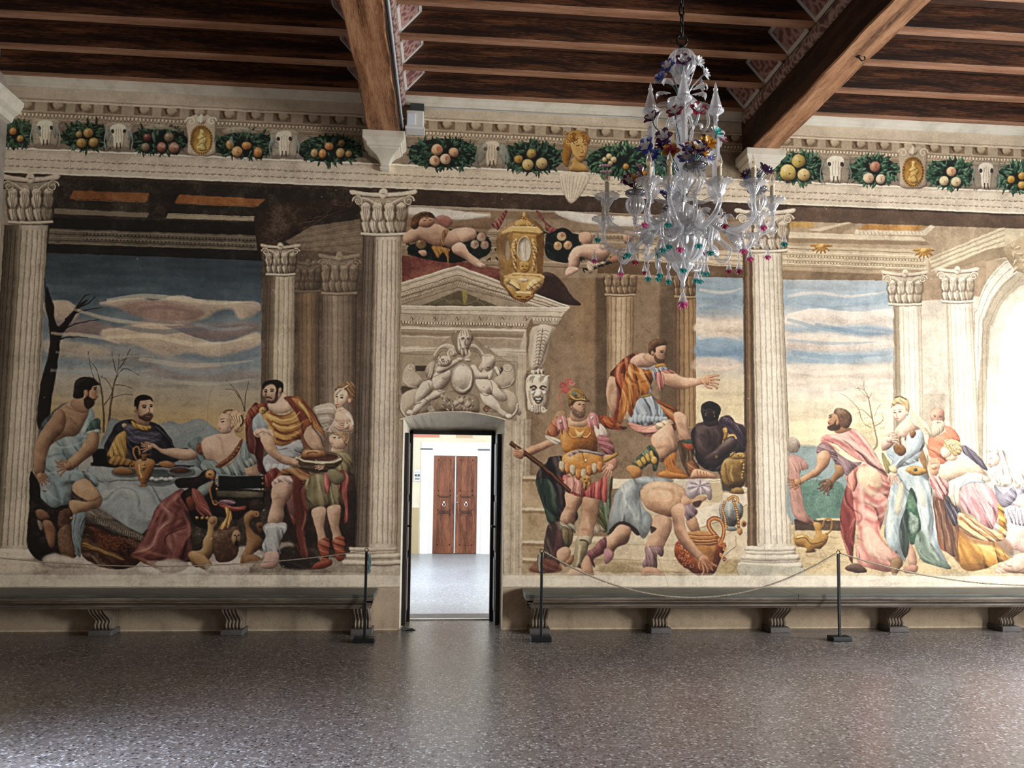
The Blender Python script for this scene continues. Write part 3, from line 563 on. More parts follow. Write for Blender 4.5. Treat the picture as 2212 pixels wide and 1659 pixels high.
# left putto
S('a0635a','340 110 400 85 450 100 475 140 440 180 400 165 370 150',sh=.6,r=5,a=.8)
S('c59f85','110 290 105 240 160 190 240 165 330 150 400 170 450 200 480 190 560 175 630 185 655 220 640 260 590 280 540 295 500 300 470 340 420 320 360 320 300 300 250 270 200 280 140 300',sh=1.,r=11)
S('cfaa90','500 200 580 178 640 190 655 230 640 265 580 285 540 290',sh=1.,r=9)
S('d3ad94','470 320 520 290 570 310 600 360 660 410 720 450 724 470 690 485 650 475 590 430 540 400 480 370',sh=1.1,r=9)
S('dcc0aa','655 440 700 445 724 462 700 482 665 470',sh=.8,r=4)
for k in range(5):L('a0705c',[690+k*7,455+k*3,700+k*7,475+k*2],w=1.5,a=.7)
S('b98d72','215 150 230 105 290 90 330 110 335 150 300 175 240 170',sh=.9,r=7)
S('5f3d26','165 170 170 120 200 80 260 60 320 75 345 110 300 100 250 105 225 140 220 170 190 190',sh=.7,r=6,tex=.3)
for k in range(16):spiral('7a5434' if k%2 else '3a2416',185+(k*29)%140,80+(k*17)%34+max(0,60-(k*29)%140)*.7,14,1.2,1,k,w=2.2)
L('4a2c1e','258 128 278 124',w=2);L('4a2c1e','300 122 318 122',w=2);L('8c4438','290 150 306 150',w=2.5)
S('b58a5a','380 320 400 210 440 190 450 200 415 260 400 330',fold=(75,10,.4),sh=.5);S('b3833f','315 320 360 315 455 340 450 370 445 480 430 400 400 370 370 405 340 370',fold=(80,9,.5),sh=.5,r=5)
S('c99f88','220 355 270 345 285 380 260 395 235 380',sh=.8,r=4);
# right putto
S('cda58a','1415 240 1440 210 1500 215 1520 280 1480 310 1430 295',sh=.9,r=8)
S('d8b198','1380 330 1440 305 1540 300 1620 310 1650 360 1620 420 1550 435 1480 415 1430 400 1425 440 1400 500 1350 510 1340 440 1345 380',sh=1.1,r=12)
S('dcbaa4','1315 510 1345 470 1420 480 1400 510 1345 540 1322 540',sh=.8,r=4)
S('cdb9a0','1480 430 1540 440 1640 420 1700 360 1640 300 1690 330 1720 370 1600 450 1540 470 1510 520 1485 510',fold=(40,12,.35),sh=.6,r=6);S('b5825f','1640 420 1700 380 1730 410 1690 440',sh=.7);S('c9a07f','1760 200 1850 210 1840 250 1770 300 1750 260',sh=.8)
# gilt hanging lamp
S('8c6a40','810 240 850 180 920 130 980 110 1050 110 1110 140 1150 200 1158 330 1140 520 1150 600 1100 660 1060 700 1000 730 920 700 870 640 830 590 825 480 805 350',sh=.7,r=14,tex=.2)
for k in range(10):L('5f3f1e' if k%2 else 'b08a58',[815+k*3,250+k*9,880,200+k*4,960,170],w=2,a=.5)
S('d3a85f','985 110 1010 55 1035 110 1060 150 1075 165 950 170 945 150',sh=.9,r=4)
for s in(-1,1):spiral('dbb46c',1008+s*40,150,26,1.3,s,0,w=4);spiral('8c5f26',1008+s*14,105,14,1.2,s,1,w=3)
Q('dfbb78','915 168 1110 172 1150 215 1120 222 925 206 845 225 840 210');Q('9a7136','925 206 1120 222 1118 236 925 220');Q('c79a52','925 218 1100 232 1098 250 925 240');L('f5e0a8','920 172 1108 176',w=3)
Q('a47d42','895 235 925 225 915 510 880 540 850 420',tex=.2);Q('b58b4a','925 240 1100 250 1105 520 925 510',tex=.25);Q('7c5726','1100 245 1150 225 1150 540 1110 530',tex=.2)
E('b5aa98',885,345,20,85,sh=-.5,r=4);E('8c6a3a',885,345,26,95,sh=0,a=.25)
for s in(-1,1):
    S('d6b070',[1012+s*50,260,1012+s*85,280,1012+s*100,330,1012+s*90,420,1012+s*75,500,1012+s*55,505,1012+s*60,400,1012+s*55,320],sh=1,r=4,fold=(70,8,.45))
    for k in range(9):L('7a5222',[1012+s*58,280+k*26,1012+s*85,290+k*25],w=2,a=.6)
E('d9bd86',1012,342,58,102,sh=.6,r=5);E('cfc4b0',1012,342,48,92,sh=-.8,r=6);L('f0e8d8','1000 290 995 340 1002 400',w=5,a=.6,soft=1);L('8f8270','1020 260 1024 430',w=2,a=.5)
S('c89d52','975 440 1010 430 1050 445 1045 495 1012 515 980 495',sh=.9,r=4);L('6d4719','990 465 1005 467',w=3);L('6d4719','1022 467 1036 464',w=3);L('6d4719','1000 490 1026 490',w=3)
Q('e0bd7c','930 515 1130 522 1165 545 1160 560 1120 540 925 532 860 552 858 540',tex=.1);L('7a5222','925 535 1125 545',w=3)
S('cda35a','860 560 930 535 1120 545 1160 570 1140 620 1085 660 1075 700 1000 730 940 705 900 660 865 610',sh=.9,r=8,tex=.25)
for s in(-1,1):
    S('e3c488',[1005+s*20,640,1005+s*40,590,1005+s*90,560,1005+s*140,570,1005+s*120,620,1005+s*80,640,1005+s*50,650],sh=1,r=4,fold=(30,10,.4));E('d8b678',1005+s*118,572,18,sh=1);L('6d4719',[1005+s*40,640,1005+s*100,600,1005+s*130,600],w=2.5,a=.7)
E('d8cbb0',1005,570,36,14,sh=.8);Q('f0dcae','950 655 1065 660 1060 672 950 668');S('b3853f','930 680 1005 672 1085 685 1060 715 1005 735 945 712',sh=.9,r=4);L('50300f','955 690 990 696',w=3);L('50300f','1020 697 1055 692',w=3);L('50300f','980 715 1030 715',w=2.5)
# carved relief: two children holding an oval shield
rc='d3c7b3';rd='77664f'
S('8f7f6a','470 990 520 950 600 945 630 1010 780 1110 840 1200 900 1300 840 1420 700 1540 350 1550 250 1450 200 1250 300 1150 450 1050',a=.5,soft=5,sh=0)
for s,cx in((-1,162),(1,880)):
    S(rc,[cx-s*-60,1210,cx+s*-60,1220,cx+s*-62,1300,cx+s*-40,1385,cx+s*40,1385,cx+s*62,1330,cx+s*62,1240,cx+s*30,1255,cx,1250],sh=.9,r=9)
    spiral(rd,cx+s*22,1232,36,1.5,s,0 if s>0 else math.pi,w=5,a=.7);spiral('e6dccb',cx+s*22,1230,34,1.5,s,0 if s>0 else math.pi,w=4)
S('c9bca7','85 1480 100 1410 160 1385 260 1400 300 1460 300 1560 230 1560 160 1600 110 1570',sh=.8,r=10);S('c9bca7','950 1480 940 1420 880 1395 780 1410 730 1480 780 1570 880 1610 940 1570',sh=.8,r=10);L(rd,'85 1480 110 1570 165 1605 230 1570',w=2.5,a=.6);L(rd,'950 1480 935 1560 890 1610 840 1590',w=2.5,a=.6)
S('c2b49e','300 1180 320 1110 380 1060 440 1050 500 1090 520 1160 400 1180',sh=.8,r=8,fold=(60,16,.3));S('c2b49e','640 1120 700 1060 750 1080 790 1160 780 1200 680 1180',sh=.8,r=8,fold=(120,16,.3))
spiral('e3d9c8',660,1120,34,1.4,1,0,w=5);spiral('e3d9c8',480,1080,30,1.4,-1,2,w=5)
S('c9bca6','480 990 530 945 600 950 625 1010 620 1080 590 1120 560 1150 520 1110 500 1060',sh=.9,r=9);S('b5a68e','520 1090 560 1075 600 1090 590 1130 560 1150 530 1130',sh=.8,r=5)
for a0,b0 in ((545,1010),(592,1010)):L(rd,[a0-14,b0-4,a0,b0-8,a0+12,b0-2],w=3);E(rd,a0,b0+6,7,4,sh=0,rim=0)
L(rd,'566 1015 560 1050 575 1056',w=2.5,a=.7);L(rd,'545 1080 570 1086 592 1078',w=3,a=.7)
for k in range(12):L(('e6dccb',rd)[k%2],[490+k*11,985-abs(k-5)*-3,500+k*10,950,515+k*7,944],w=2,a=.6)
def child(m):
    X=lambda v:[(c if i%2 else (557+(c-557)*m)) for i,c in enumerate(v)]
    S(rc,X([300,1330,360,1270,420,1230,470,1250,460,1330,430,1390,380,1400,330,1430,280,1520,180,1560,150,1580,135,1560,170,1530,240,1470,220,1400,250,1350]),sh=1.1,r=11)
    S('ddd2bf',X([230,1390,280,1330,340,1340,340,1400,300,1460,200,1520,160,1560,140,1550,190,1490,240,1450]),sh=1.1,r=9)
    S(rc,X([350,1260,370,1220,440,1190,520,1145,545,1150,540,1170,460,1220,400,1270,370,1280]),sh=1,r=6)
    S('d8ccb8',X([370,1190,390,1150,440,1145,480,1170,470,1210,420,1225,385,1215]),sh=1,r=7)
    for k in range(10):spiral((rd,'e6dccb')[k%2],*X([300+(k*23)%110,1150+(k*13)%60]),16,1.2,1,k,w=2.6,a=.8)
    L(rd,X([410,1190,425,1193]),w=2.5);L(rd,X([435,1215,450,1212]),w=2);E(rd,*X([390,1355]),4,5,sh=0,rim=0,a=.8)
    L(rd,X([250,1440,300,1400,350,1395]),w=2,a=.6);L(rd,X([360,1285,400,1300,450,1260]),w=2,a=.5);L(rd,X([140,1580,180,1568,280,1525,330,1440]),w=2.5,a=.6)
child(1);child(-1.02)
S('b9ac97','350 1540 340 1470 400 1410 480 1390 640 1400 670 1470 650 1560 500 1565',sh=.4,r=8)
for k in range(44):
    x=360+(k*67)%300;y=1420+(k*29)%120;leaf(x,y,44,13,90+(x-500)*.25+(k*31)%40-20+180,('ddd2bf','a5957e','8d7c64')[k%3],sh=.9,vein=rd if k%2 else None)
E(rd,550,1312,92,122,sh=0,a=.35,soft=2);E('e0d6c4',550,1305,86,118,sh=.9,r=12,rim=.35);E('d6cab5',546,1300,70,100,sh=-.3,r=10,rim=0);E(rd,556,1208,5,4,sh=0)
spiral('e3d9c8',315,1540,28,1.4,1,0,w=4);spiral(rd,735,1530,26,1.4,1,0,w=4)
# grotesque mask below the console
S('8a7862','1015 1290 1200 1290 1190 1400 1180 1540 1040 1560 1015 1450',a=.5,soft=4,sh=0)
S('ddd2c0','1035 1300 1060 1270 1100 1240 1150 1270 1185 1300 1198 1360 1180 1440 1165 1500 1120 1560 1080 1550 1040 1540 1045 1460 1040 1400 1028 1350',sh=1,r=10)
for k in range(9):L(('8a7862','efe7d8')[k%2],[1040+k*17,1310,1050+k*14,1275,1066+k*9,1245],w=3,a=.7)
for s in(-1,1):
    L(rd,[1110+s*14,1380,1110+s*38,1362,1110+s*62,1368],w=4,a=.85);E('5f503e',1110+s*36,1382,15,7,sh=0);L('f3ebdc',[1110+s*20,1398,1110+s*44,1402],w=3,a=.8)
    spiral(rd,1110+s*44,1530,22,1.3,s,0,w=3,a=.7);L(rd,[1110+s*26,1410,1110+s*44,1440,1110+s*34,1480],w=3,a=.6)
S('efe7d8','1100 1375 1122 1375 1134 1420 1110 1432 1090 1420',sh=.9,r=4);S('4f4232','1082 1450 1110 1440 1142 1448 1130 1480 1110 1488 1092 1476',sh=0)
L('ddd2c0','1090 1456 1110 1450 1134 1455',w=2.5);
# ================================================================ left bay: the banquet
def eye(x,y,s=1.,w=22,c='1c120c'):
    L(c,[x-w/2,y+2,x,y-4,x+w/2,y+1],w=2.2,a=.9);E(c,x+1*s,y+1,w*.2,w*.18,sh=0,rim=0,soft=0);L(c,[x-w*.6,y-11,x,y-17,x+w*.6,y-10],w=2.4,a=.7)
def hand(x,y,ang,l=60,col='a07c62',spread=10,m=1,a0='6a4632'):
    t=math.radians(ang);R=lambda u,v:[x+u*math.cos(t)-v*math.sin(t),y+u*math.sin(t)+v*math.cos(t)]
    S(col,R(0,-l*.22)+R(l*.45,-l*.26)+R(l*.5,l*.22)+R(0,l*.22),sh=.9,r=4)
    for i in range(4):
        v=(-.21+i*.14)*l;k=(i-1.5)*spread*.018
        p=R(l*.4,v)+R(l*.75,v+l*k*.6)+R(l*(1.0-.06*abs(i-1)),v+l*k*1.4+l*.05)
        L(a0,p,w=l*.15*225/200/_fr[2]*1.+1,w1=l*.09/_fr[2],a=.9);L(col,p,w=l*.14/_fr[2]+.3,w1=l*.08/_fr[2],a=1,sh=.6,r=2)
    p=R(l*.12,m*l*.2)+R(l*.35,m*l*.42)+R(l*.62,m*l*.46);L(a0,p,w=l*.17/_fr[2]+1,w1=l*.1/_fr[2]);L(col,p,w=l*.15/_fr[2],w1=l*.08/_fr[2],a=1,sh=.6,r=2)
G(1.62)
FR(0,780,3.687)
# tablecloth and table
S('7d878a','700 850 900 820 1250 820 1560 840 1640 870 1460 1000 1420 1060 1290 1150 1220 1280 1130 1380 1080 1400 960 1290 820 1200 740 1160 790 1060 740 960',sh=.15,r=14,fold=(5,60,.16),tex=.1)
S('171310','720 810 860 800 1060 830 1560 830 1500 846 1240 848 900 846 725 832',sm=0,sh=0)
S('120e0c','735 715 830 700 900 740 900 830 760 830 740 770',sh=0)
S('5b5248','690 1160 800 1180 960 1290 1140 1390 1100 1420 940 1380 800 1310 690 1270',sh=.3,fold=(20,16,.3),tex=.25)
for k in range(50):
    x=750+k*7.5;L('938b7c' if k%2 else '2c241d',[x,1235+k*3.3,x+6,1275+k*3.3],w=1.6,a=.6)
S('3a1f12','640 1290 760 1310 900 1380 1100 1430 1160 1500 1060 1640 800 1640 640 1520',sh=.3,tex=.35,fold=(30,30,.4))
S('5d2f18','740 1330 900 1390 1020 1440 960 1520 800 1470',sh=.4,tex=.5,a=.8,soft=3);S('6b4a22','660 1440 760 1470 980 1560 960 1590 800 1540 660 1500',fold=(15,10,.5),sh=.4);L('94703a','660 1450 800 1500 970 1575',w=3,a=.7);L('3f2a15','650 1480 800 1530 960 1590',w=4)
for k in range(14):L('7d4524',[780+(k*61)%260,1370+(k*37)%120,800+(k*61)%260,1400+(k*37)%120,830+(k*61)%260,1390+(k*37)%120],w=2,a=.7)
# man in dark cloak behind the table
S('1b1a22','1060 465 940 490 890 560 830 680 850 740 860 810 1060 830 1240 820 1400 800 1500 700 1400 690 1360 620 1300 540 1230 490 1180 490 1120 540',sh=.3,r=12,fold=(65,36,.35))
S('3b3a49','980 520 1080 500 1120 560 1240 560 1300 600 1240 660 1160 660 1060 660 1000 580',sh=.5,r=9,fold=(10,22,.6))
for p in ('990 570 1060 640 1160 650 1260 620','1000 530 1080 600 1180 610 1280 570','1010 600 1040 680 1120 730','1240 520 1330 600 1380 680'):L('6a6a80',p,w=3,w1=1,a=.6,soft=1)
S('a07c3a','900 640 940 580 1000 560 1010 680 1000 770 860 760 870 700',sh=.6,r=8,fold=(80,12,.4));S('8a6228','860 790 920 750 1000 770 1080 800 1060 830 920 830 880 820',sh=.6,r=7,fold=(120,10,.4))
S('a57c34','1050 470 1100 500 1190 510 1210 530 1170 555 1120 550 1060 520',sh=.7,r=4,fold=(60,8,.5));E('8d7f68',992,515,24,20,sh=.9)
S('86664d','1100 400 1180 400 1190 500 1150 515 1100 500 1070 450',sh=.5)
S('a5846a','1085 340 1120 300 1180 285 1215 320 1222 380 1215 440 1190 478 1150 475 1110 440 1090 390',sh=.6,r=9,light=[.6,-.6])
S('2a1c14','1095 420 1120 440 1160 420 1200 415 1215 430 1205 465 1185 480 1150 478 1110 455 1090 400',sh=.2,r=5,a=.85,soft=2);L('7d4a38','1160 440 1195 440',w=3)
S('15100d','1068 340 1075 300 1110 275 1160 270 1205 290 1218 325 1195 305 1150 315 1115 320 1105 350 1095 390 1085 360 1070 365',sh=.2);E('9a7458',1078,388,12,22,sh=.8)
eye(1150,368,1,30);eye(1202,364,1,20);L('5b3a28','1185 370 1192 405 1175 412',w=2.4,a=.8)
# hand of the seated woman stretching across
# bearded man on the left
S('46565a','300 620 330 500 400 420 500 345 560 330 440 400 400 480 330 560',sh=.4,fold=(60,18,.4))
S('6e8287','690 370 740 390 755 470 765 540 790 590 770 690 700 730 640 790 620 870 700 880 770 930 785 985 740 1000 690 950 620 950 580 1000 560 1120 480 1175 400 1160 320 1080 312 1010 345 1035 385 1030 400 960 350 900 365 760 390 650 520 600 600 590 660 500',sh=.6,r=14,fold=(60,40,.35))
for p,c in (('400 660 520 690 640 650 690 620','93a7aa'),('380 760 500 740 620 760','4a5c62'),('660 560 700 480 720 400','93a7aa'),('640 640 690 560 740 480','4a5c62'),('370 900 480 880 600 880 700 900','93a7aa'),('350 1000 420 1080 500 1120','93a7aa'),('420 960 460 1060 480 1160','4a5c62'),('560 900 540 1000 520 1100','4a5c62'),('650 600 740 600 700 700','8fa3a6'),('720 930 760 970','93a7aa')):L(c,p,w=5,w1=2,a=.6,soft=2)
S('8f6f53','610 300 690 340 705 400 670 500 605 590 520 600 440 640 390 670 400 560 430 420 520 340',sh=.7,r=14)
for p,c in (('560 450 620 520 640 570','5e4430'),('480 520 500 600','5e4430'),('520 360 620 400 680 380','6a4c36'),('600 340 640 400 690 410','6a4c36'),('450 430 520 380','a98a6c'),('500 420 560 440 600 480','a98a6c')):L(c,p,w=5,w1=2,a=.5,soft=2)
S('8c6a4e','470 380 520 430 510 540 440 620 390 690 370 760 360 830 340 910 290 920 272 840 266 740 285 640 330 560 390 470',sh=.8,r=12)
hand(310,900,62,100,'8c684c',8,-1)
S('2f4a44','700 530 740 470 790 460 800 530 800 560 760 560 710 590 690 560',sh=.6,r=6,fold=(60,12,.5));S('8d9692','700 560 790 540 802 580 780 570 690 590',sh=.5,r=4)
S('93714f','700 590 740 560 775 575 788 640 770 710 700 770 620 830 560 870 520 860 500 820 560 770 640 690',sh=.9,r=11)
hand(560,820,158,120,'94704f',9,1)
S('967555','600 960 680 935 740 985 800 1060 816 1110 795 1160 720 1185 640 1225 560 1235 545 1160 560 1110 640 1110 700 1120 600 1060 570 1000',sh=.8,r=14);L('5a4230','560 1060 640 1110 740 1110 800 1080',w=4,a=.6,soft=1)
S('617277','560 1235 690 1200 680 1290 650 1450 640 1560 600 1520 570 1400 560 1300',sh=.5,fold=(85,22,.4))
S('1c1511','240 900 270 900 320 1000 330 1130 420 1170 540 1150 560 1300 580 1500 600 1560 420 1560 330 1590 220 1480 235 1150',sh=.1,tex=.3)
S('6c4a34','285 1190 340 1180 400 1240 380 1260 340 1270 300 1250',sh=.9,r=5);S('744f38','340 1280 400 1270 440 1330 440 1400 430 1480 390 1480 360 1380',sh=.8,r=6);S('4a3020','470 1200 540 1170 580 1220 560 1300 520 1340 460 1320',sh=.8,r=6,tex=.3);S('563a25','470 1340 560 1290 570 1400 600 1560 500 1560 460 1460',sh=.6,r=8,tex=.3);E('97714c',570,1250,14,sh=.9);S('7d7160','300 1260 340 1300 330 1350 305 1320',sh=.6)
S('8b6a50','680 260 720 250 700 400 620 400 560 340 610 290 660 300',sh=.4)
S('a0795c','690 220 760 190 772 240 765 262 780 280 768 300 755 320 745 350 700 380 670 350 665 290',sh=.6,r=8)
S('20150f','670 300 712 285 735 300 760 300 750 325 745 350 720 375 700 382 672 355',sh=.2,r=4,a=.95);S('1c1410','590 290 588 230 600 170 640 135 690 128 750 140 788 180 785 192 745 195 725 225 710 240 705 300 685 300 690 235 670 235 660 290',sh=.35,r=6,tex=.12)
E('97694e',692,258,15,30,sh=.9);L('1c120c','745 215 768 208',w=3);L('1c120c','748 226 764 226',w=3.4);L('7a4634','742 318 758 316',w=3)
# seated woman reaching over the table
S('a5856c','1130 670 1180 648 1240 665 1290 695 1400 690 1500 700 1560 670 1580 760 1480 790 1380 770 1300 740 1240 700 1180 690',sh=.8,r=8)
hand(1210,680,172,90,'a07c62',7,1)
S('566769','1500 670 1540 620 1600 605 1620 700 1640 780 1620 860 1560 830 1570 740',sh=.4,fold=(70,14,.4));E('6b3a1e',1590,700,26,50,ang=-15,sh=.8,tex=.3)
S('b0917a','1620 620 1700 590 1760 570 1800 500 1860 520 1880 590 1930 620 1990 680 2000 760 1940 820 1780 850 1700 790 1640 780 1600 680',sh=.6,r=16);L('7c5a46','1740 600 1770 660 1770 720',w=5,a=.35,soft=3);L('c9ad96','1680 640 1720 700',w=12,a=.4,soft=4)
S('6b7b7b','1640 780 1700 800 1800 840 1900 740 1930 640 1980 660 2000 740 2010 800 1960 830 1960 910 1620 880 1610 800',sh=.4,fold=(80,16,.5),r=12)
S('6d3d1c','1725 830 1840 740 1905 640 1930 620 1930 650 1880 750 1780 835 1730 850',sh=.7,r=5,tex=.3)
for x,y in((1862,742),(1835,775),(1850,760),(1885,715),(1900,690),(1810,790)):E('cfc3ae',x,y,5,sh=.8,soft=0)
S('9a7a62','1950 830 2000 790 2050 830 2070 910 2000 915 1960 900',sh=.7,r=9);S('77827f','1950 800 2010 770 2050 800 2030 820 1960 850',sh=.6,fold=(60,10,.4))
S('b2937a','1735 500 1745 450 1780 405 1830 400 1850 480 1840 560 1790 580 1745 570 1750 545 1738 525 1728 498',sh=.6,r=9);S('b08d6c','1775 410 1840 388 1900 400 1945 440 1948 500 1920 560 1870 560 1850 520 1830 480 1825 430',sh=.5,r=8,fold=(120,9,.5))
L('5d3f28','1775 410 1810 392 1850 390',w=4);
for k in range(9):L('d9c09a' if k%2 else '7d5535',[1830+k*12,420+k*3,1860+k*9,470+k*6,1880+k*4,520],w=2.4,a=.7)
L('34251c','1920 430 1935 480 1915 520',w=4,a=.8);E('a5836a',1845,515,12,22,sh=.8);E('ded6c8',1828,548,6,sh=.8,soft=0);L('3a2519','1762 486 1785 480',w=2.6);L('6b4632','1755 465 1790 458',w=2);L('8c4a40','1742 540 1758 540',w=2.6);L('cf9c86','1775 520 1790 530',w=9,a=.35,soft=3)
# gilt ewer and dishes on the table
def dish(cx,cy,rx,ry,c='5b6467'):E('2a2a29',cx+5,cy+9,rx,ry,sh=0,a=.5,soft=2);E(c,cx,cy,rx,ry,sh=.4,rim=.2);E('3e4547',cx,cy-3,rx*.8,ry*.7,sh=-.3)
dish(1000,885,115,38);dish(1260,900,140,44);dish(1260,955,130,34,'6b7578');dish(1440,880,110,40)
S('7d5630','900 870 960 840 1040 860 1070 890 1000 910 920 900',sh=.8,r=5);S('8a5f36','1260 810 1330 795 1390 815 1380 850 1300 850',sh=.8);S('4a2c1c','1360 870 1440 850 1510 870 1480 890 1400 892',sh=.6)
for k in range(5):E('9aa3a5',1210+k*38,938+(k%2)*6,24,15,sh=.9)
S('8a5a2c','1075 800 1120 775 1190 775 1235 800 1230 850 1200 920 1160 985 1130 985 1095 920 1070 850',sh=1.,r=9,tex=.15);S('6e4520','1105 740 1200 738 1195 752 1165 760 1165 790 1125 790 1125 758 1108 752',sh=.8,r=3)
L('9c6a38','1115 745 1110 700 1090 680 1065 700 1065 740 1090 790',w=6,w1=4,sh=.8,r=2);spiral('8a5a2c',1050,830,22,1.2,1,0,w=4);S('8a5a2c','1108 992 1145 978 1180 990 1145 998',sh=.6,r=2);E('a5773f',1140,840,24,34,sh=.9);L('3a200c','1128 830 1136 832',w=2.4);L('3a200c','1146 832 1156 829',w=2.4);L('3a200c','1132 856 1150 856',w=3);L('d9b27a','1105 820 1110 880 1130 930',w=4,a=.6,soft=1)
# red skirt and carved chair
S('6e3a36','1440 1020 1300 1110 1230 1200 1170 1350 1090 1490 1030 1560 1100 1580 1180 1620 1300 1590 1480 1590 1530 1500 1520 1300 1500 1150 1480 1060',sh=.5,r=18,fold=(115,46,.45),tex=.14)
for p,c in (('1420 1060 1330 1160 1270 1300 1220 1480','9c6a60'),('1460 1130 1400 1230 1360 1400','4a211f'),('1300 1130 1220 1280 1150 1430','a0695f'),('1500 1250 1400 1260 1360 1320 1420 1380 1490 1370','4a211f'),('1440 1180 1500 1300 1500 1500','9c6a60'),('1120 1500 1250 1540 1400 1560','a56a4c'),('1360 1360 1380 1480 1360 1570','4a211f')):L(c,p,w=8,w1=3,a=.5,soft=3)
S('8a5538','1040 1540 1120 1560 1200 1600 1300 1660 1220 1640 1120 1590',sh=.5);S('9a7a70','1160 1600 1260 1590 1330 1640 1240 1650',sh=.4,a=.7)
S('17110d','1400 940 1560 920 1640 870 1720 880 1740 1000 2100 1030 2110 1090 2080 1150 1960 1200 1900 1260 1740 1240 1700 1330 1560 1310 1500 1180 1440 1070 1500 1010 1420 1010',sh=.15,tex=.15)
S('6d7b78','1580 1010 1680 950 1700 970 1660 1050 1600 1090 1560 1060',sh=.5,fold=(150,14,.5))
S('7c4038','1530 1010 1600 1050 1650 1130 1690 1230 1620 1240 1560 1180 1530 1110',sh=.5,fold=(60,14,.6));S('6a3420','1480 1100 1520 1080 1560 1160 1520 1200 1490 1150',sh=.7)
S('0e1210','1740 915 1900 920 2110 915 2105 1010 1900 1020 1740 1015',sm=0,sh=0,tex=.05);S('4b4636','1720 1030 2100 1040 2095 1085 1900 1090 1730 1080',sm=0,sh=.3,r=6,tex=.2)
for k in range(3):
    for x in(1728,2092):E('a5834c',x,935+k*42,11,sh=1,r=3,soft=0)
S('9a6b3a','1640 880 1690 865 1715 900 1700 950 1670 935 1640 925',sh=1,r=5);L('3a200c','1660 900 1685 902',w=3)
L('94653a','1700 950 1672 1010 1680 1080 1700 1130 1720 1150',w=6,w1=3,sh=.8,r=3);spiral('94653a',1715,1120,24,1.3,1,0,w=4)
for x in(1570,1610,1650):E('a5834c',x,1248,14,sh=1,r=3,soft=0)
S('7f5e68','1745 1110 1840 1100 1880 1120 1840 1150 1760 1140',sh=.5,fold=(20,10,.5));S('7a3028','1740 1130 1860 1160 1960 1150 1940 1190 1860 1200 1780 1180',sh=.7,r=5,fold=(10,12,.4))
S('8c6a3e','1660 1250 1720 1240 1730 1290 1700 1340 1720 1400 1700 1500 1680 1560 1640 1600 1560 1640 1500 1560 1510 1520 1600 1500 1620 1420 1650 1360',sh=1,r=9);S('9a7448','1510 1530 1560 1520 1640 1560 1690 1620 1640 1660 1560 1620',sh=1,r=7);E('94704a',1688,1268,26,30,sh=.9)
S('a8793a','1790 1160 1840 1200 1845 1280 1800 1340 1740 1350 1760 1300 1800 1240',sh=.7,r=5,fold=(100,9,.6));S('4a3220','1700 1360 1800 1340 1900 1320 1900 1500 1860 1580 1740 1600 1700 1500',sh=.4,tex=.35)
E('86674a',1882,1405,40,62,sh=.9,r=8);L('1f120a','1862 1385 1878 1390',w=3.4);L('1f120a','1892 1390 1908 1385',w=3.4);S('1f120a','1868 1435 1884 1428 1900 1436 1896 1465 1884 1475 1872 1465',sh=0);L('1f120a','1884 1392 1882 1418 1890 1420',w=2.4)
S('7a5532','1940 1240 1990 1190 2040 1190 2055 1220 2020 1250 1985 1300 2020 1360 2070 1400 2095 1440 2060 1500 2010 1540 1990 1590 1920 1640 1920 1560 1950 1500 1965 1420 1955 1340',sh=.9,r=9,tex=.1);spiral('8c6238',2038,1220,28,1.4,1,3,w=5)
S('6e4a2a','1930 1560 2000 1540 2060 1560 2095 1600 2040 1650 1960 1640',sh=.9,r=7);S('54351e','2040 1290 2090 1280 2108 1330 2080 1380 2050 1350',sh=.9,r=5);L('1f120a','2062 1318 2078 1322',w=3)
S('2e2018','1990 1110 2070 1100 2110 1160 2060 1190 1990 1180',sh=.3);
# ground stones in front
S('a89f94','330 1580 420 1530 560 1560 720 1600 760 1650 600 1640 400 1640',sh=.3,a=.9,tex=.25,soft=3);S('a0968a','1240 1600 1400 1570 1500 1620 1420 1680 1280 1680',sh=.3,a=.8,tex=.25,soft=3);S('a59b90','1640 1620 1900 1620 2040 1600 2100 1680 1700 1690',sh=.3,a=.8,tex=.25,soft=3)
# standing man in the golden cloak, woman and page
FR(400,780,3.687)
S('7d7365','620 1560 760 1440 1040 1500 1250 1560 1420 1620 1400 1700 560 1700',tex=.3,sh=.2,soft=2);S('2b221c','740 1540 800 1480 960 1500 1080 1600 980 1660 780 1640',sh=.1,soft=3,tex=.25)
S('2a1c15','640 900 960 860 1010 1000 1340 900 1340 1560 1260 1560 1040 1560 900 1540 820 1360 660 1300 640 1060',a=.75,sh=.1,soft=3,tex=.2)
S('4f1f1a','480 480 520 380 580 340 620 600 620 800 660 900 590 880 560 760 500 700',sh=.4,fold=(80,24,.5))
S('5e2a20','840 900 960 880 1000 1000 980 1200 960 1400 980 1560 900 1540 880 1360 820 1200 800 1100 840 1040',sh=.4,fold=(85,26,.55));S('6e4a46','800 1080 860 1120 870 1240 820 1180',sh=.4)
S('b9a997','1020 380 1080 350 1180 340 1200 400 1330 450 1330 570 1240 580 1140 570 1110 580 1060 460',sh=.5,fold=(60,16,.4),r=10)
S('c4a48c','1190 400 1210 360 1260 370 1330 430 1320 480 1240 490 1190 470',sh=.4,r=8);S('c0a08a','1180 500 1240 480 1330 500 1330 560 1260 560 1200 540',sh=.8,r=6);hand(1300,520,188,90,'c4a38c',6,1)
S('c9a78e','1188 330 1190 260 1220 210 1260 205 1300 240 1300 300 1260 350 1230 372 1200 360',sh=.6,r=9);S('7d5a3a','1190 240 1210 205 1250 190 1280 170 1330 165 1352 200 1352 260 1330 330 1310 340 1315 290 1295 260 1270 225 1230 215',sh=.5,r=6,fold=(40,7,.5),tex=.15)
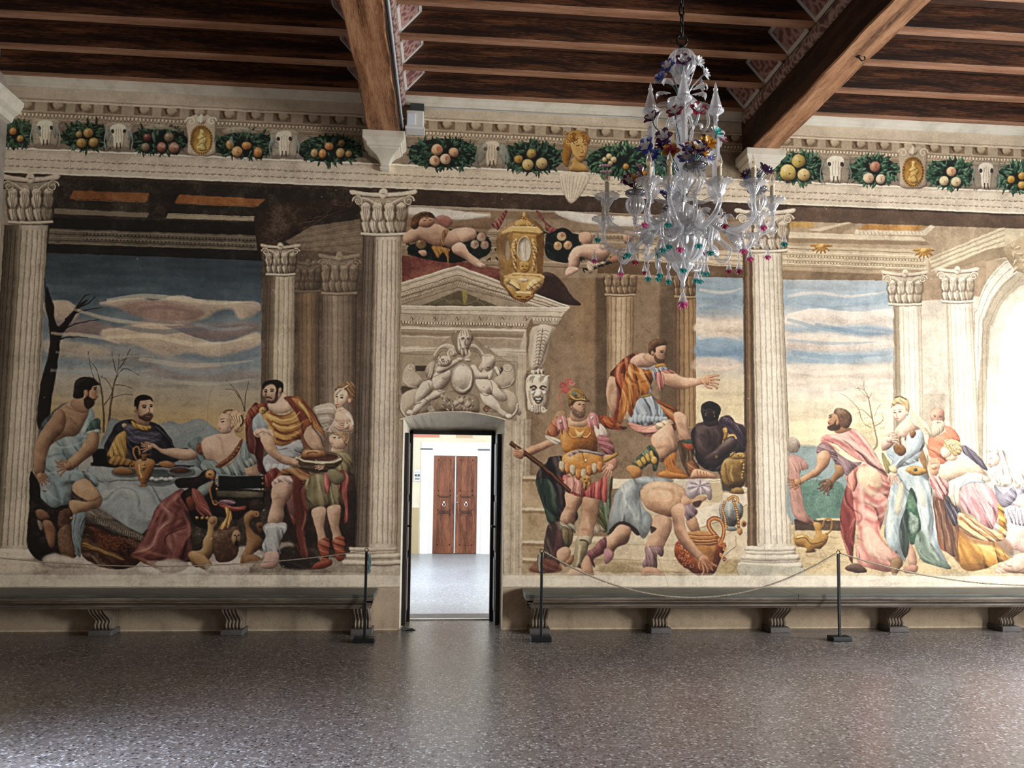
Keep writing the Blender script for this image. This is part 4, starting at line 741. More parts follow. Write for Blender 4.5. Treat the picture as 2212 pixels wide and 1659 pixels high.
E('b98d74',1310,318,14,22,sh=.8);L('3a2519','1198 285 1215 283',w=2.6);L('3a2519','1236 292 1258 290',w=2.6);L('7c5238','1194 268 1214 264',w=2);L('7c5238','1234 274 1262 272',w=2);L('8f5c4a','1212 296 1208 325 1220 330',w=2,a=.7);L('a04840','1196 345 1220 345',w=3.2);E('3a2519',1247,295,4,4,sh=0,soft=0);L('d8a090','1250 320 1265 325',w=9,a=.35,soft=3)
S('bfa088','700 240 780 240 830 330 850 380 760 420 660 380 640 350 690 320',sh=.5,r=9)
S('7c8a92','545 440 600 400 640 420 680 530 610 560 540 560',sh=.5,r=8,fold=(70,18,.3));S('8f9298','730 660 900 620 940 700 900 760 820 780 860 850 740 870 640 860 620 780 680 720',sh=.5,r=10,fold=(30,30,.25))
for k in range(4):S('9ba0a3',[640+k*50,820,690+k*50,820,690+k*50,870,665+k*50,890,640+k*50,870],sh=.6,r=4)
S('a8743a','600 390 660 390 760 430 860 390 900 310 960 340 1010 400 1060 500 1110 580 1060 560 1000 480 960 560 900 620 800 670 730 665 690 600 660 500 610 430',sh=.6,r=12,fold=(28,26,.65))
S('8a4a26','860 280 920 290 990 370 1050 480 1110 580 1050 560 960 470 940 600 890 610 950 470 900 370 800 290',sh=.5,r=8,fold=(70,20,.6));S('7a3822','500 400 560 350 640 330 660 390 600 400 540 460 500 520 480 480',sh=.6,fold=(60,18,.5))
for p,c in (('640 410 740 500 860 490 920 420','d0a25c'),('650 460 740 560 860 550 930 480','5e3014'),('660 520 740 610 850 600 930 540','c9984f'),('690 590 780 640 880 610','5e3014'),('620 430 690 560 720 640','c9984f'),('900 320 970 430 1000 470','c08a4a'),('960 360 1040 480 1090 560','5e2a16'),('700 420 780 455 860 430','6b3c1a')):L(c,p,w=6,w1=2,a=.6,soft=1.5)
E('c9a25c',618,392,28,26,sh=1,r=4,tex=.3)
S('b79a84','545 560 610 530 680 545 710 590 690 640 620 620 560 600',sh=.6,fold=(50,10,.5),r=6);L('7c4a3c','560 600 620 560 700 600',w=2.5,a=.5)
S('b08c70','600 600 680 590 720 660 760 740 860 770 930 790 940 830 880 840 760 810 660 740 620 680',sh=.9,r=11);hand(860,800,8,110,'b08a70',5,-1)
S('a5826a','960 560 1020 480 1070 560 1110 650 1110 720 1060 700 980 690 950 630',sh=.8,r=9)
S('6e2a20','640 900 720 850 760 900 700 960 690 1010 640 990',sh=.5,fold=(70,14,.5));S('8a5c34','720 930 780 860 900 850 980 890 1010 940 960 990 900 930 820 900 740 950',sh=.7,r=8,fold=(30,18,.5));S('b39a90','690 960 760 910 840 920 860 980 840 1010 790 970 740 970 700 1020',sh=.6,fold=(40,12,.5),r=6)
S('a98771','700 990 780 960 850 1000 840 1080 790 1150 790 1220 760 1310 660 1300 670 1200 690 1120 680 1060',sh=.8,r=13);L('7c5a48','700 1100 760 1090 790 1110',w=5,a=.4,soft=2)
S('8f9498','640 1300 700 1290 800 1290 810 1340 780 1400 750 1480 760 1540 660 1560 610 1480 640 1400 620 1340',sh=.7,r=10,fold=(80,22,.4));S('a9867a','640 1520 740 1520 740 1600 700 1650 600 1640 620 1580',sh=.7,r=7);L('b0b2b0','640 1330 720 1310 800 1330',w=5,a=.6,soft=1)
# his head
S('b18f77','615 260 625 215 680 185 750 195 770 240 760 280 720 330 680 335 645 318 640 290 625 280',sh=.6,r=9);S('1d1511','612 215 625 175 670 152 730 150 770 170 782 210 776 250 762 235 745 235 735 270 725 260 725 215 690 180 640 195 622 225',sh=.3,r=5,tex=.1)
S('3a281e','722 250 738 270 735 300 710 330 680 338 650 322 660 315 690 318 712 300',sh=.2,r=3,a=.8,soft=1);L('2a1a12','640 290 668 288 690 300',w=3,a=.8);L('8c4a3e','650 303 675 302',w=3);E('a37c62',757,232,15,24,sh=.9);eye(640,246,-1,22);eye(690,240,-1,28);L('6a4632','650 245 638 280 650 284',w=2.2)
# page boy with the platter
S('b59478','1160 720 1180 680 1250 690 1262 720 1220 740',sh=.5);S('7d7352','1120 760 1200 720 1260 730 1310 750 1330 830 1300 900 1240 880 1250 980 1200 1000 1160 960 1100 880 1020 880 1000 860',sh=.7,r=12,fold=(70,30,.3))
S('6e6546','960 960 1040 900 1160 920 1230 1000 1260 1140 1180 1150 1130 1150 1060 1170 980 1180 960 1060',sh=.6,r=12,fold=(82,26,.4));S('7d3a34','1190 890 1260 870 1305 930 1300 1060 1300 1250 1260 1290 1270 1150 1230 1040 1200 960',sh=.5,fold=(85,18,.5),r=7)
S('a0524c','1110 900 1150 880 1170 930 1150 1010 1130 1055 1105 1010',sh=.8,r=5,fold=(80,12,.4))
for a0,b0 in((1010,0),(1130,-15)):
    S('a5826a',[a0,1180+b0,a0+100,1160+b0,a0+108,1240+b0,a0+95,1330+b0,a0+120,1420+b0,a0+110,1480+b0,a0+50,1480+b0,a0+40,1380+b0,a0+10,1280+b0],sh=.9,r=11)
    S('8a3f28',[a0+45,1440+b0,a0+130,1410+b0,a0+140,1500+b0,a0+130,1560+b0,a0+130,1600+b0,a0+85,1600+b0,a0+60,1530+b0],sh=.7,r=8,fold=(20,14,.4))
S('7a3320','1080 1590 1160 1580 1165 1620 1100 1650 1010 1655 1030 1620',sh=.7,r=6);S('7a3320','1200 1560 1260 1550 1260 1580 1220 1590',sh=.6)
S('4c3c2a','900 800 940 740 1050 720 1180 730 1250 770 1245 810 1180 860 1080 890 980 880 920 850',sh=.6,r=9,fold=(10,9,.3));E('8a7a62',1065,775,185,42,sh=.5,rim=.2);E('4a2a20',1070,765,150,30,sh=-.3)
S('94623a','930 755 960 720 1040 705 1100 715 1120 750 1060 775 960 775',sh=1,r=8,tex=.2);L('5d3418','960 760 1010 735 1060 745',w=3);hand(1110,830,-178,80,'b5967c',7,-1)
S('6a6448','1130 880 1180 860 1260 900 1260 960 1210 985 1160 960',sh=.7,r=8)
S('bb9a80','1145 620 1160 590 1200 575 1260 590 1290 640 1270 690 1220 705 1180 690 1160 660',sh=.7,r=9);S('9a7c5c','1170 580 1230 560 1290 590 1302 640 1280 680 1262 640 1240 610 1200 590',sh=.6,r=5,fold=(40,7,.5));L('3a2519','1180 610 1200 606',w=2.4);L('3a2519','1215 612 1235 614',w=2.4);L('9a4a40','1160 655 1178 660',w=2.6);E('a37c62',1268,628,12,18,sh=.8)
# rebuild base of the big column over figures
FR(0,0,1);G(1.25)
base(806,120,1182,38)
# ================================================================ centre bay: the commander and his companions
FR(1080,980,3.95);G(1.)
# ground, steps and ledge
Q('bda787','190 700 2110 760 2110 1110 190 1060',tex=.16);Q('c9b595','930 900 2110 900 2110 1110 600 1060',tex=.2)
Q('d3c2a4','1300 240 1900 225 2110 290 2110 900 930 930 930 500',tex=.1)
Q('b6a080','190 180 700 180 700 1060 190 1060',tex=.14)
for y in (190,460,740,890):
    Q('dacbb0',[190,y,560,y+6,560,y+34,190,y+22],tex=.1);Q('8c7353',[190,y+24,560,y+36,560,y+60,190,y+46],tex=.15,a=.8);Q('a88e6b',[240,y+60,360,y+60,360,y+170,250,y+170],tex=.2,a=.6,soft=2)
for y in (215,560,770,900,1000):L('9d8665',[600,y,1500,y+10,1750,y+14],w=2,a=.55)
Q('d8c9ac','600 700 1400 720 1400 760 600 745',tex=.1);Q('cbb999','600 800 1500 820 1500 880 600 860',tex=.1)
Q('dccfb4','960 215 1900 215 1900 245 960 300');Q('b9a684','1640 245 1900 245 1900 420 1640 400',tex=.1);L('7c6749','1640 232 1900 232',w=2,a=.6);L('7c6749','1900 240 1900 330 2100 330',w=2,a=.6,sm=0)
Q('dfd3bb','1700 470 2110 340 2110 440 1760 640 1640 660',tex=.1);Q('c6b592','1700 640 2110 430 2110 560 1940 700 1700 900',tex=.1);L('8c7656','1690 640 1900 560 2110 430',w=2.4,a=.6,sm=0);L('8c7656','2010 700 2012 790 1900 880',w=2,a=.6,sm=0);L('8c7656','1900 880 2010 790',w=2,a=.6)
S('8f7a4e','820 990 1000 950 1200 990 1400 1000 1600 1030 1700 1040 1500 1050 1300 1020 1000 1020',a=.55,soft=5,sh=0,tex=.2);S('a08a55','1840 960 2000 900 2100 960 2110 1060 1900 1040',a=.5,soft=6,sh=0,tex=.25);S('9c8455','700 920 1000 905 1240 930 1100 950 800 950',a=.4,soft=5,sh=0)
# soldier: cloak
S('2b2024','430 30 560 40 560 250 560 420 640 470 660 560 520 620 440 600 380 480 310 260 330 140 400 80',sh=.2,r=12,fold=(70,30,.4))
S('33463a','320 210 420 220 480 340 500 480 460 600 410 580 370 440 310 270',sh=.4,r=10,fold=(75,26,.5));S('46352f','420 600 520 580 620 640 600 760 520 900 480 1000 340 1010 370 900 380 740',sh=.4,r=12,fold=(65,26,.5),tex=.1);S('6a3f44','480 640 540 700 500 860 430 900 470 760',sh=.4,a=.6,soft=2)
S('6b7a60','830 420 920 380 940 230 960 210 945 420 930 680 900 660 870 560',sh=.4,fold=(85,18,.5));S('5a5a30','800 480 860 470 910 600 900 670 860 640',sh=.6,fold=(60,12,.6))
S('b0a48c','760 620 830 600 900 660 850 660 800 700',sh=.4,fold=(60,12,.4))
# soldier legs
S('c39a7a','700 370 850 360 850 430 830 560 800 640 790 720 740 760 660 740 690 560 700 480',sh=1,r=14,light=[-.3,-.3]);S('cba182','560 330 700 310 695 420 660 480 640 580 600 620 510 600 520 520 560 440',sh=1,r=14)
for p,c in(('560 460 620 470 650 440','8f6347'),('720 470 780 500 810 480','8f6347'),('600 350 590 430','dcb899'),('740 540 760 660','dfbc9e'),('560 520 570 580','dfbc9e'),('690 640 780 660','8f6347')):L(c,p,w=7,w1=3,a=.45,soft=3)
S('a39a86','510 570 560 600 600 590 640 620 640 680 610 650 560 660 510 640',sh=.6,fold=(50,12,.4));S('6e5f42','540 620 610 660 620 720 590 800 560 780 530 700',sh=.8,r=8,fold=(85,16,.3))
S('b3a891','650 720 700 700 770 700 780 760 740 780 650 770',sh=.6,fold=(60,12,.4));S('94886a','650 740 740 740 750 800 720 900 690 980 630 980 625 880 640 800',sh=.9,r=9);L('4c4026','680 740 725 740 752 760 750 790',w=3.5);L('ded2b0','680 780 670 900 650 960',w=6,a=.6,soft=2)
S('c7a083','490 830 560 790 600 830 580 900 540 940 490 900',sh=.8,r=7);S('9a6c4c','540 940 600 880 630 870 610 940 560 960',sh=.7,r=5);S('d3ad92','560 1050 620 970 690 980 720 1040 660 1056 600 1056',sh=.8,r=8)
for k in range(5):L('8a5c42',[590+k*22,1035,582+k*23,1052],w=1.8,a=.7)
S('824a3a','250 990 340 900 450 900 520 960 500 1010 340 1020',sh=.4,a=.75,soft=2,fold=(30,14,.4))
FR(1080,700,3.95)
S('bd5a54','540 1290 640 1320 700 1340 780 1360 860 1320 905 1290 910 1510 860 1500 720 1470 700 1480 560 1420',sh=.5,r=10,fold=(88,16,.5));S('d8988a','545 1320 600 1310 690 1330 700 1470 620 1440 560 1420',sh=.5,r=8,fold=(85,14,.4));L('7a3430','560 1425 640 1440 700 1480',w=3)
# left arm + spear hand
S('cc9c7c','420 990 350 1010 250 1050 190 1080 200 1130 240 1130 330 1090 420 1050 470 1020',sh=1,r=9)
S('a8865f','480 750 560 740 560 900 540 1020 440 1000 380 950 400 880 450 820',sh=.6,r=12);S('b56e48','440 830 500 790 530 860 480 960 400 940',sh=.7,fold=(60,16,.4));S('d6cbb8','385 940 440 960 510 990 530 1030 480 1030 420 1000 385 960',sh=.7,fold=(30,10,.3),r=5)
# cuirass
S('bf8038','530 820 600 800 700 810 780 800 830 900 830 1020 820 1100 700 1070 590 1110 530 1060 510 960 520 880',sh=.9,r=16,tex=.14);S('c5863c','540 1120 620 1080 700 1070 840 1110 880 1160 860 1240 770 1290 700 1290 620 1260 560 1200 530 1170',sh=1,r=16,tex=.14)
rr=np.random.default_rng(3)
for k in range(90):
    x=rr.uniform(540,850);y=rr.uniform(880,1260);L(('7c4616','edc07c')[k%2],[x,y,x+6,y+4,x+12,y],w=1.2,a=.35)
S('d8b08e','590 800 640 780 700 800 760 810 740 860 680 880 620 870 580 850',sh=.6,r=9)
for s in(-1,1):L('8a4c18',[680+s*10,960,680+s*60,975,680+s*100,930,680+s*90,880],w=3,a=.7);L('f0cf90',[680+s*12,952,680+s*60,966,680+s*92,926],w=2.2,a=.7)
S('e0b878','640 900 680 925 720 900 705 960 680 975 655 955',sh=1,r=4);E('f2dcae',730,1165,12,14,sh=.9);L('7c4616','700 1100 715 1160 730 1180',w=3,a=.5)
S('a09294','590 1110 660 1075 720 1070 800 1085 880 1110 870 1125 780 1105 700 1095 640 1110 600 1130',sh=.6,fold=(20,12,.5),r=4)
for k in range(8):
    x=530+k*46;y=1270-abs(k-3.5)*16+ (16 if k in(3,4) else 0);S('c58040' if k%2 else 'b9ab8c',[x-22,y-40,x+22,y-34,x+22,y+26,x,y+52,x-22,y+26],sh=.9,r=4);L('7a4016',[x-22,y+20,x,y+50,x+22,y+24],w=2.4,a=.7);L('f0cf90',[x-18,y-20,x-18,y+20],w=2,a=.5)
L('8a4016','505 1290 520 1320 550 1340',w=4);E('b38440',735,1335,42,46,sh=1,r=8);S('b38440','700 1350 775 1350 755 1400 735 1420 712 1400',sh=.8,fold=(85,9,.5));L('4c2c0c','715 1322 730 1326',w=3);L('4c2c0c','744 1326 758 1322',w=3);L('4c2c0c','724 1356 748 1356',w=3)
# sleeves, hip arm
S('d9ccc0','800 870 860 850 910 910 915 980 860 1010 820 960',sh=.7,fold=(50,12,.4));S('a8686c','830 960 900 950 960 1020 980 1100 940 1130 880 1090 850 1040',sh=.8,r=11,fold=(20,14,.5));S('c99078','890 1120 960 1120 1000 1180 990 1230 950 1250 900 1200',sh=.8,r=8);S('b08a3e','880 1150 960 1110 1000 1095 1010 1115 960 1150 900 1180',sh=.9,r=4);hand(950,1200,115,120,'cfa083',5,1,'8a5a44')
for cx,cy in((510,830),(775,800)):
    S('cf8c8c',[cx-20,cy-30,cx+20,cy-50,cx+60,cy-10,cx+70,cy+100,cx+30,cy+60,cx+20,cy+120,cx-5,cy+60,cx-15,cy+110,cx-30,cy+20],sh=.6,fold=(80,12,.5),r=6);E('d8cdb8',cx+6,cy,13,17,sh=1,r=3)
# head and helmet
S('c39a7c','600 740 700 750 740 800 680 830 610 820',sh=.5);S('c79c7e','620 690 650 655 700 655 728 690 724 730 730 745 715 790 670 795 630 770 600 720',sh=.7,r=9)
S('7c6450','620 720 650 730 680 750 715 742 720 775 700 800 660 800 625 775',sh=.3,r=6,a=.85,soft=2,tex=.2);S('a07a3f','580 650 575 600 600 550 640 540 690 560 720 600 740 640 765 655 760 665 720 660 650 655 620 690 600 720 585 690',sh=1,r=9,tex=.2)
E('6f7a6a',640,595,20,28,ang=-30,sh=1);L('e8cc8a','600 610 640 640 700 640 730 650',w=3,a=.7);L('5a3b14','590 640 650 650 740 655',w=2.5,a=.8)
for k in range(6):L('5a3b14',[655+k*13,570+k*8,665+k*12,620+k*4],w=2.4,a=.6);L('e8cc8a',[650+k*13,574+k*8,660+k*12,622+k*4],w=1.8,a=.6)
for k in range(20):
    t=k/19;x=628-t*120;y=500-math.sin(t*2)*30+t*t*110
    L(('c4605a','a04440','d98078')[k%3],[600-k*1.5,560+k*1.5,570-k*2,520+k*3,x,y],w=3,w1=1,a=.8)
spiral('c4605a',580,500,34,1.,-1,0,w=6);spiral('d98078',610,498,26,1.,1,0,w=5);spiral('b04c48',530,530,30,1.,-1,0,w=6);L('c4605a','530 550 505 620 520 690 545 710',w=4,w1=1)
L('3a2418','665 690 690 684',w=3);L('3a2418','705 686 722 690',w=2.5);L('6a4a36','700 690 718 722 700 728',w=2.4);L('8c4a3e','685 765 712 762',w=2.6);E('b98c6c',610,712,12,18,sh=.8)
L('2c1a12','85 1015 210 1100 400 1250 600 1430',w=11,sh=.5,r=3);L('7a4a2a','90 1012 210 1096 400 1244 600 1424',w=5,a=.8);hand(200,1105,200,90,'cc9c7c',3,-1,'8a5a44');S('cc9c7c','105 1075 150 1080 195 1060 205 1100 190 1150 140 1140 115 1110',sh=1,r=5)
for k in range(3):L('8a5a44',[120+k*8,1085+k*18,150+k*8,1092+k*18,180+k*4,1088+k*18],w=2,a=.7)
# striding commander on the ledge
S('9c4a2a','840 780 920 790 980 800 1030 600 1060 400 1110 300 1200 260 1120 260 1010 340 940 430 980 460 1000 560 990 700 960 800 1000 860 1080 880 1060 900 960 900 880 870',sh=.6,r=12,fold=(65,26,.6))
S('cda486','935 450 990 460 1010 560 1000 660 980 760 960 790 925 700 905 600 915 510',sh=.9,r=11)
S('a09ea0','1110 330 1200 370 1320 340 1360 380 1310 440 1280 600 1190 640 1150 500',sh=.4,fold=(60,26,.3));S('9caab6','1140 640 1280 600 1330 640 1400 740 1430 820 1330 850 1240 870 1160 850 1090 830 1120 720',sh=.6,r=14,fold=(75,20,.45))
for k in range(9):
    x=1125+k*36;S('aab6c0',[x-18,770+k*3,x+18,770+k*3,x+20,830-k*2,x,858-k*3,x-20,838-k*2],sh=.7,r=4);L('5c6874',[x+18,770,x+20,840],w=2,a=.5)
S('d8b095','1120 290 1200 250 1290 270 1330 330 1250 370 1160 360 1100 320',sh=.7,r=12)
S('b8702e','1110 340 1200 380 1300 390 1330 360 1300 480 1260 580 1180 640 1150 700 1120 800 1080 740 1040 840 1000 880 1030 640 1040 480',sh=.6,r=12,fold=(62,24,.65))
S('a04c26','1010 340 1120 262 1100 340 1060 460 1030 620 1000 830 960 890 900 860 860 800 940 800 990 760 1010 600 980 460',sh=.5,fold=(72,22,.6))
for p,c in(('1110 380 1180 420 1300 400','e3b067'),('1080 420 1150 500 1280 470','6b3412'),('1090 460 1110 600 1080 760','e3b067'),('1130 520 1140 640 1110 780','6b3412'),('1040 420 1050 560 1010 740','d88c5a'),('1000 400 1040 340 1110 300','d88c5a'),('870 810 960 850 1040 860','d07a3c'),('1180 480 1200 560 1180 640','e3b067'),('980 820 1010 700 1020 560','6b2412')):L(c,p,w=7,w1=2,a=.6,soft=1.5)
S('b08a3e','1190 610 1240 600 1285 590 1282 610 1230 622 1195 625',sh=.5,r=3)
S('a8622c','1280 600 1340 650 1420 700 1500 740 1490 800 1470 900 1500 900 1480 840 1430 800 1400 720 1330 650',sh=.6,fold=(50,20,.6));S('a8622c','1330 640 1440 690 1510 730 1500 800 1480 880 1440 800 1380 720',sh=.5,fold=(40,18,.6))
S('dc9d8a','1090 840 1160 850 1250 870 1330 850 1440 820 1480 850 1360 880 1340 940 1280 960 1200 930 1130 900',sh=.7,r=10,fold=(10,20,.5));S('e8cfae','1330 850 1440 815 1475 850 1380 880 1340 900',sh=.5,fold=(20,12,.3))
S('cfa686','1350 910 1440 840 1480 900 1510 1000 1515 1070 1450 1140 1360 1180 1300 1100 1330 1060 1300 1030 1290 960',sh=1,r=16);S('cda486','1480 770 1530 750 1590 790 1600 860 1620 960 1640 1000 1540 1010 1510 900',sh=1,r=13)
for p,c in(('1400 900 1460 980 1480 1060','e6c6aa'),('1330 1060 1400 1040 1440 1060','8f6347'),('1560 800 1590 900','e6c6aa'),('1500 900 1550 980','8f6347'),('960 520 930 620 950 720','8f6347'),('980 540 985 640','e6c6aa'),('1200 300 1180 350','a5785c'),('1150 290 1190 300','e6c6aa')):L(c,p,w=9,w1=3,a=.4,soft=3)
S('b3702f','1400 1160 1500 1090 1500 1200 1560 1260 1600 1300 1500 1310 1340 1300 1380 1250 1420 1240',sh=.6,fold=(60,22,.6));S('c07c34','1340 1290 1400 1250 1500 1270 1600 1290 1590 1312 1440 1316 1340 1305',sh=.8,fold=(15,14,.5),r=5)
S('4a5a42','1130 1190 1260 1050 1300 1040 1350 1120 1340 1240 1310 1250 1290 1190 1200 1240 1150 1230',sh=.7,r=10,fold=(40,22,.6))
for k in range(4):S('c9a04f',[1165+k*36,1180-k*26,1190+k*36,1155-k*26,1215+k*34,1200-k*20,1195+k*34,1222-k*22],sh=.8,r=3)
E('c9a04f',1315,1165,26,34,sh=1,tex=.3);S('c58a4c','1080 1220 1130 1200 1200 1230 1205 1290 1190 1312 1130 1316 1110 1280 1085 1250',sh=.9,r=8)
S('5c4630','1520 1000 1650 990 1660 1060 1650 1150 1700 1230 1620 1300 1560 1200 1530 1100',sh=.7,r=12,fold=(70,20,.6));S('a8502c','1560 1010 1620 1000 1650 1060 1620 1080 1570 1050',sh=.7,tex=.3);S('3d5a4c','1540 1000 1640 985 1655 1010 1600 1020',sh=.6);S('8a5a34','1600 1180 1640 1170 1700 1240 1640 1300 1600 1260',sh=.7,fold=(40,10,.6))
S('cf9f7c','1620 1300 1660 1240 1740 1250 1840 1290 1838 1310 1740 1312 1640 1312',sh=.9,r=7)
for k in range(4):L('8c5a2c',[1680+k*26,1250+k*6,1690+k*26,1300],w=2.6,a=.7)
S('d3a888','1330 350 1400 390 1480 410 1560 450 1700 465 1740 455 1745 500 1660 530 1560 555 1470 540 1380 490',sh=.9,r=12);hand(1725,475,5,150,'cf9f7c',5,1,'8a5a44');L('8f6347','1400 480 1480 530 1580 540',w=5,a=.45,soft=2);L('e8cdb2','1420 410 1540 460 1680 480',w=8,a=.4,soft=3)
S('a8acb8','1310 360 1380 350 1440 380 1430 400 1370 410 1320 480 1300 430',sh=.7,fold=(70,10,.5));S('c98078','1330 410 1390 430 1400 520 1370 570 1340 500',sh=.5,fold=(80,10,.5));S('c9953f','1320 350 1390 335 1430 370 1380 360 1330 375',sh=.8,r=4);S('d38c7c','1380 395 1460 395 1500 420 1420 420',sh=.5,fold=(30,9,.4))
S('cda486','1250 250 1330 240 1350 330 1290 330 1220 290',sh=.4)
S('d3a98a','1320 190 1390 170 1415 190 1412 240 1405 260 1420 270 1405 290 1400 310 1370 330 1330 320 1310 260',sh=.7,r=9);S('6b4a2c','1265 210 1268 170 1300 138 1350 128 1400 140 1420 170 1400 180 1360 185 1330 200 1325 240 1300 235 1290 260 1272 250',sh=.6,r=6,tex=.25)
S('5c3e26','1318 260 1345 290 1380 300 1400 300 1400 318 1370 334 1335 325 1320 300',sh=.2,a=.8,soft=1);L('2a1a12','1368 240 1395 238',w=3);L('6a4a36','1362 228 1398 226',w=2.4);L('8c4a3e','1380 292 1402 292',w=2.6);E('bf8f70',1300,248,14,22,sh=.9)
# seated dark-skinned figure
S('33272a','1640 900 1700 850 1760 830 1860 840 1910 850 2000 890 2085 880 2090 1080 2000 1120 1900 1200 1820 1240 1740 1230 1680 1160 1660 1060 1630 960',sh=.5,r=18,light=[.4,-.6],tex=.1);S('241b1b','1715 720 1730 680 1790 662 1850 680 1876 730 1870 790 1840 830 1760 830 1725 790',sh=.4,r=9,tex=.15)
S('4b3c40','1870 810 1950 780 2010 840 2085 880 2090 1050 2030 1060 1980 960 1900 880',sh=.6,fold=(50,20,.6));S('3a2c2c','1760 820 1850 820 1870 870 1800 900 1740 870',sh=.3);S('4a3a36','1680 880 1760 860 1780 980 1720 1080 1680 1000',a=.6,sh=.6,soft=4);S('463634','1880 960 1960 920 2010 990 1960 1080 1850 1160 1800 1160 1880 1060',sh=.8,r=10)
L('8a6a5c','1700 920 1740 900',w=8,a=.4,soft=3);L('1c1415','1800 900 1810 1040 1840 1120',w=7,a=.5,soft=3);L('705a54','1860 900 1880 1000',w=8,a=.35,soft=4);E('b3843a',1918,920,24,30,sh=1,tex=.3);L('b3843a','1905 950 1900 1010 1890 1080',w=5,a=.9);L('c9a45c','1940 960 1990 950 2010 980',w=4);S('c9a45c','1825 1125 1850 1120 1848 1148 1828 1150',sh=.5,sm=0)
L('1a1214','1690 1180 1800 1230 1930 1150 2090 1070',w=9,a=.6,soft=2);S('1b1615','1640 1080 1720 1200 1860 1260 1900 1420 1920 1425 1990 1425 1900 1300 1880 1200 1800 1240',sh=0,a=.75,soft=2)
S('8a6c34','1890 1210 1960 1130 2080 1130 2095 1200 2095 1330 2050 1400 1980 1400 1920 1340 1880 1270',sh=1,r=14,tex=.2);S('a5823f','1960 1110 2000 1090 2060 1090 2092 1120 2080 1150 1980 1150',sh=1,r=5);S('8a6c34','1985 1400 2055 1400 2075 1430 2060 1445 1970 1445 1965 1430',sh=.7,r=4);L('e3c683','1930 1230 1925 1300 1950 1350',w=7,a=.5,soft=2);E('b8944a',2068,1195,18,30,sh=1)
# turbaned man bending to the great vase
FR(1080,980,3.95)
S('b3a8a4','940 520 1000 330 1080 250 1160 210 1260 190 1380 200 1480 225 1440 260 1300 260 1220 270 1200 330 1200 400 1240 480 1290 520 1260 600 1180 560 1100 590 1000 580 930 680',sh=.3,a=.6,soft=3)
S('9fa9ab','930 660 925 540 960 430 990 330 1060 250 1150 210 1250 195 1390 205 1480 230 1400 250 1280 250 1210 280 1195 360 1215 450 1280 520 1300 600 1230 720 1170 660 1130 610 1060 590 1000 590 950 640',sh=.6,r=18,fold=(75,44,.35))
for p,c in(('1080 280 1060 380 1120 480 1160 560','dfe6e6'),('1180 220 1300 225 1420 235','c9d3d6'),('1180 280 1160 400 1200 520 1190 620','6b767a'),('980 380 950 500 960 620','b8a49c'),('1130 260 1090 320','dfe6e6'),('1240 500 1200 600 1210 680','6b767a'),('1040 330 1010 450 1020 560','7c878a'),('1160 230 1240 260 1330 250','7c878a')):L(c,p,w=8,w1=3,a=.55,soft=3)
S('3d2e2a','920 690 940 640 1000 590 1060 580 1130 610 1190 680 1170 700 1120 650 1060 620 1000 620 950 680',sh=.3,tex=.3)
S('cba183','950 680 1000 620 1060 605 1120 640 1110 700 1080 760 1000 800 960 850 920 850 880 790 900 720',sh=1,r=14);S('7c4a4c','740 840 800 800 850 740 900 710 910 780 880 850 800 900 810 970 780 940 740 900',sh=.8,r=9,fold=(40,14,.5));S('b9868a','890 810 960 830 970 880 920 935 890 930',sh=.7,fold=(60,10,.4));S('c79b7c','690 960 730 870 770 900 790 980 800 1040 760 1048 720 1040',sh=.9,r=8)
S('cba284','1300 560 1350 520 1440 530 1470 600 1450 680 1410 760 1380 830 1300 840 1240 800 1260 740 1290 680',sh=1,r=14,light=[-.3,-.4]);S('8a6c6e','1235 800 1300 790 1390 800 1390 860 1370 880 1340 860 1340 960 1320 985 1240 980 1215 940 1240 880',sh=.8,r=10,fold=(75,18,.5));S('c08f72','1205 1000 1240 965 1330 975 1370 1010 1410 1040 1320 1045 1220 1040 1200 1020',sh=.9,r=7);S('2c1f1a','1285 620 1335 640 1290 680 1282 650',sh=0,a=.8)
S('cfa683','1210 300 1280 245 1400 235 1500 255 1580 310 1590 400 1560 480 1480 540 1380 520 1300 490 1240 450 1200 380',sh=.8,r=22)
for p,c in(('1290 300 1420 300 1540 370','9a6e4c'),('1300 260 1420 262 1520 300','e8caa8'),('1300 460 1400 500 1460 480','9a6e4c'),('1380 380 1460 400 1500 460','e3c29e'),('1250 340 1290 420','e3c29e'),('1460 300 1480 380 1440 440','9a6e4c'),('1330 330 1380 360','b58c6a'),('1540 300 1580 370','e8caa8'),('1270 300 1250 380 1290 450','b58c6a')):L(c,p,w=9,w1=3,a=.4,soft=4)
S('c69a78','1560 350 1640 400 1600 450 1560 480 1540 440',sh=.6)
S('bb8f6c','1590 560 1640 520 1680 560 1700 640 1720 690 1640 670 1600 620',sh=.8,r=9);S('8c7680','1560 460 1620 430 1680 480 1670 520 1620 560 1590 560',sh=.7,fold=(50,12,.5));
# great vase
S('a5522c','1500 760 1560 730 1600 700 1840 700 1900 760 1930 790 1900 860 1860 960 1800 1040 1700 1045 1620 1000 1540 940 1490 860',sh=1,r=18,tex=.3);S('c08a4c','1640 780 1840 780 1830 880 1800 980 1720 1000 1660 900',sh=.6,r=12,a=.85,soft=3,tex=.2);S('b5773f','1600 680 1650 665 1780 665 1850 690 1840 775 1660 775 1610 740',sh=.8,r=6)
for y in(690,722,750):L('6b3414',[1610,y,1720,y+14,1850,y],w=3,a=.7);L('e8c68c',[1612,y+7,1720,y+20,1848,y+7],w=2,a=.6)
for k in range(24):spiral(('7a2f14','d99a5c')[k%2],1520+(k*53)%90+(k*k)%30,770+(k*37)%200,20,1.2,1,k,w=2.6,a=.6);spiral(('7a2f14','d99a5c')[k%2],1850+(k*23)%70,720+(k*31)%190,17,1.2,-1,k,w=2.6,a=.6)
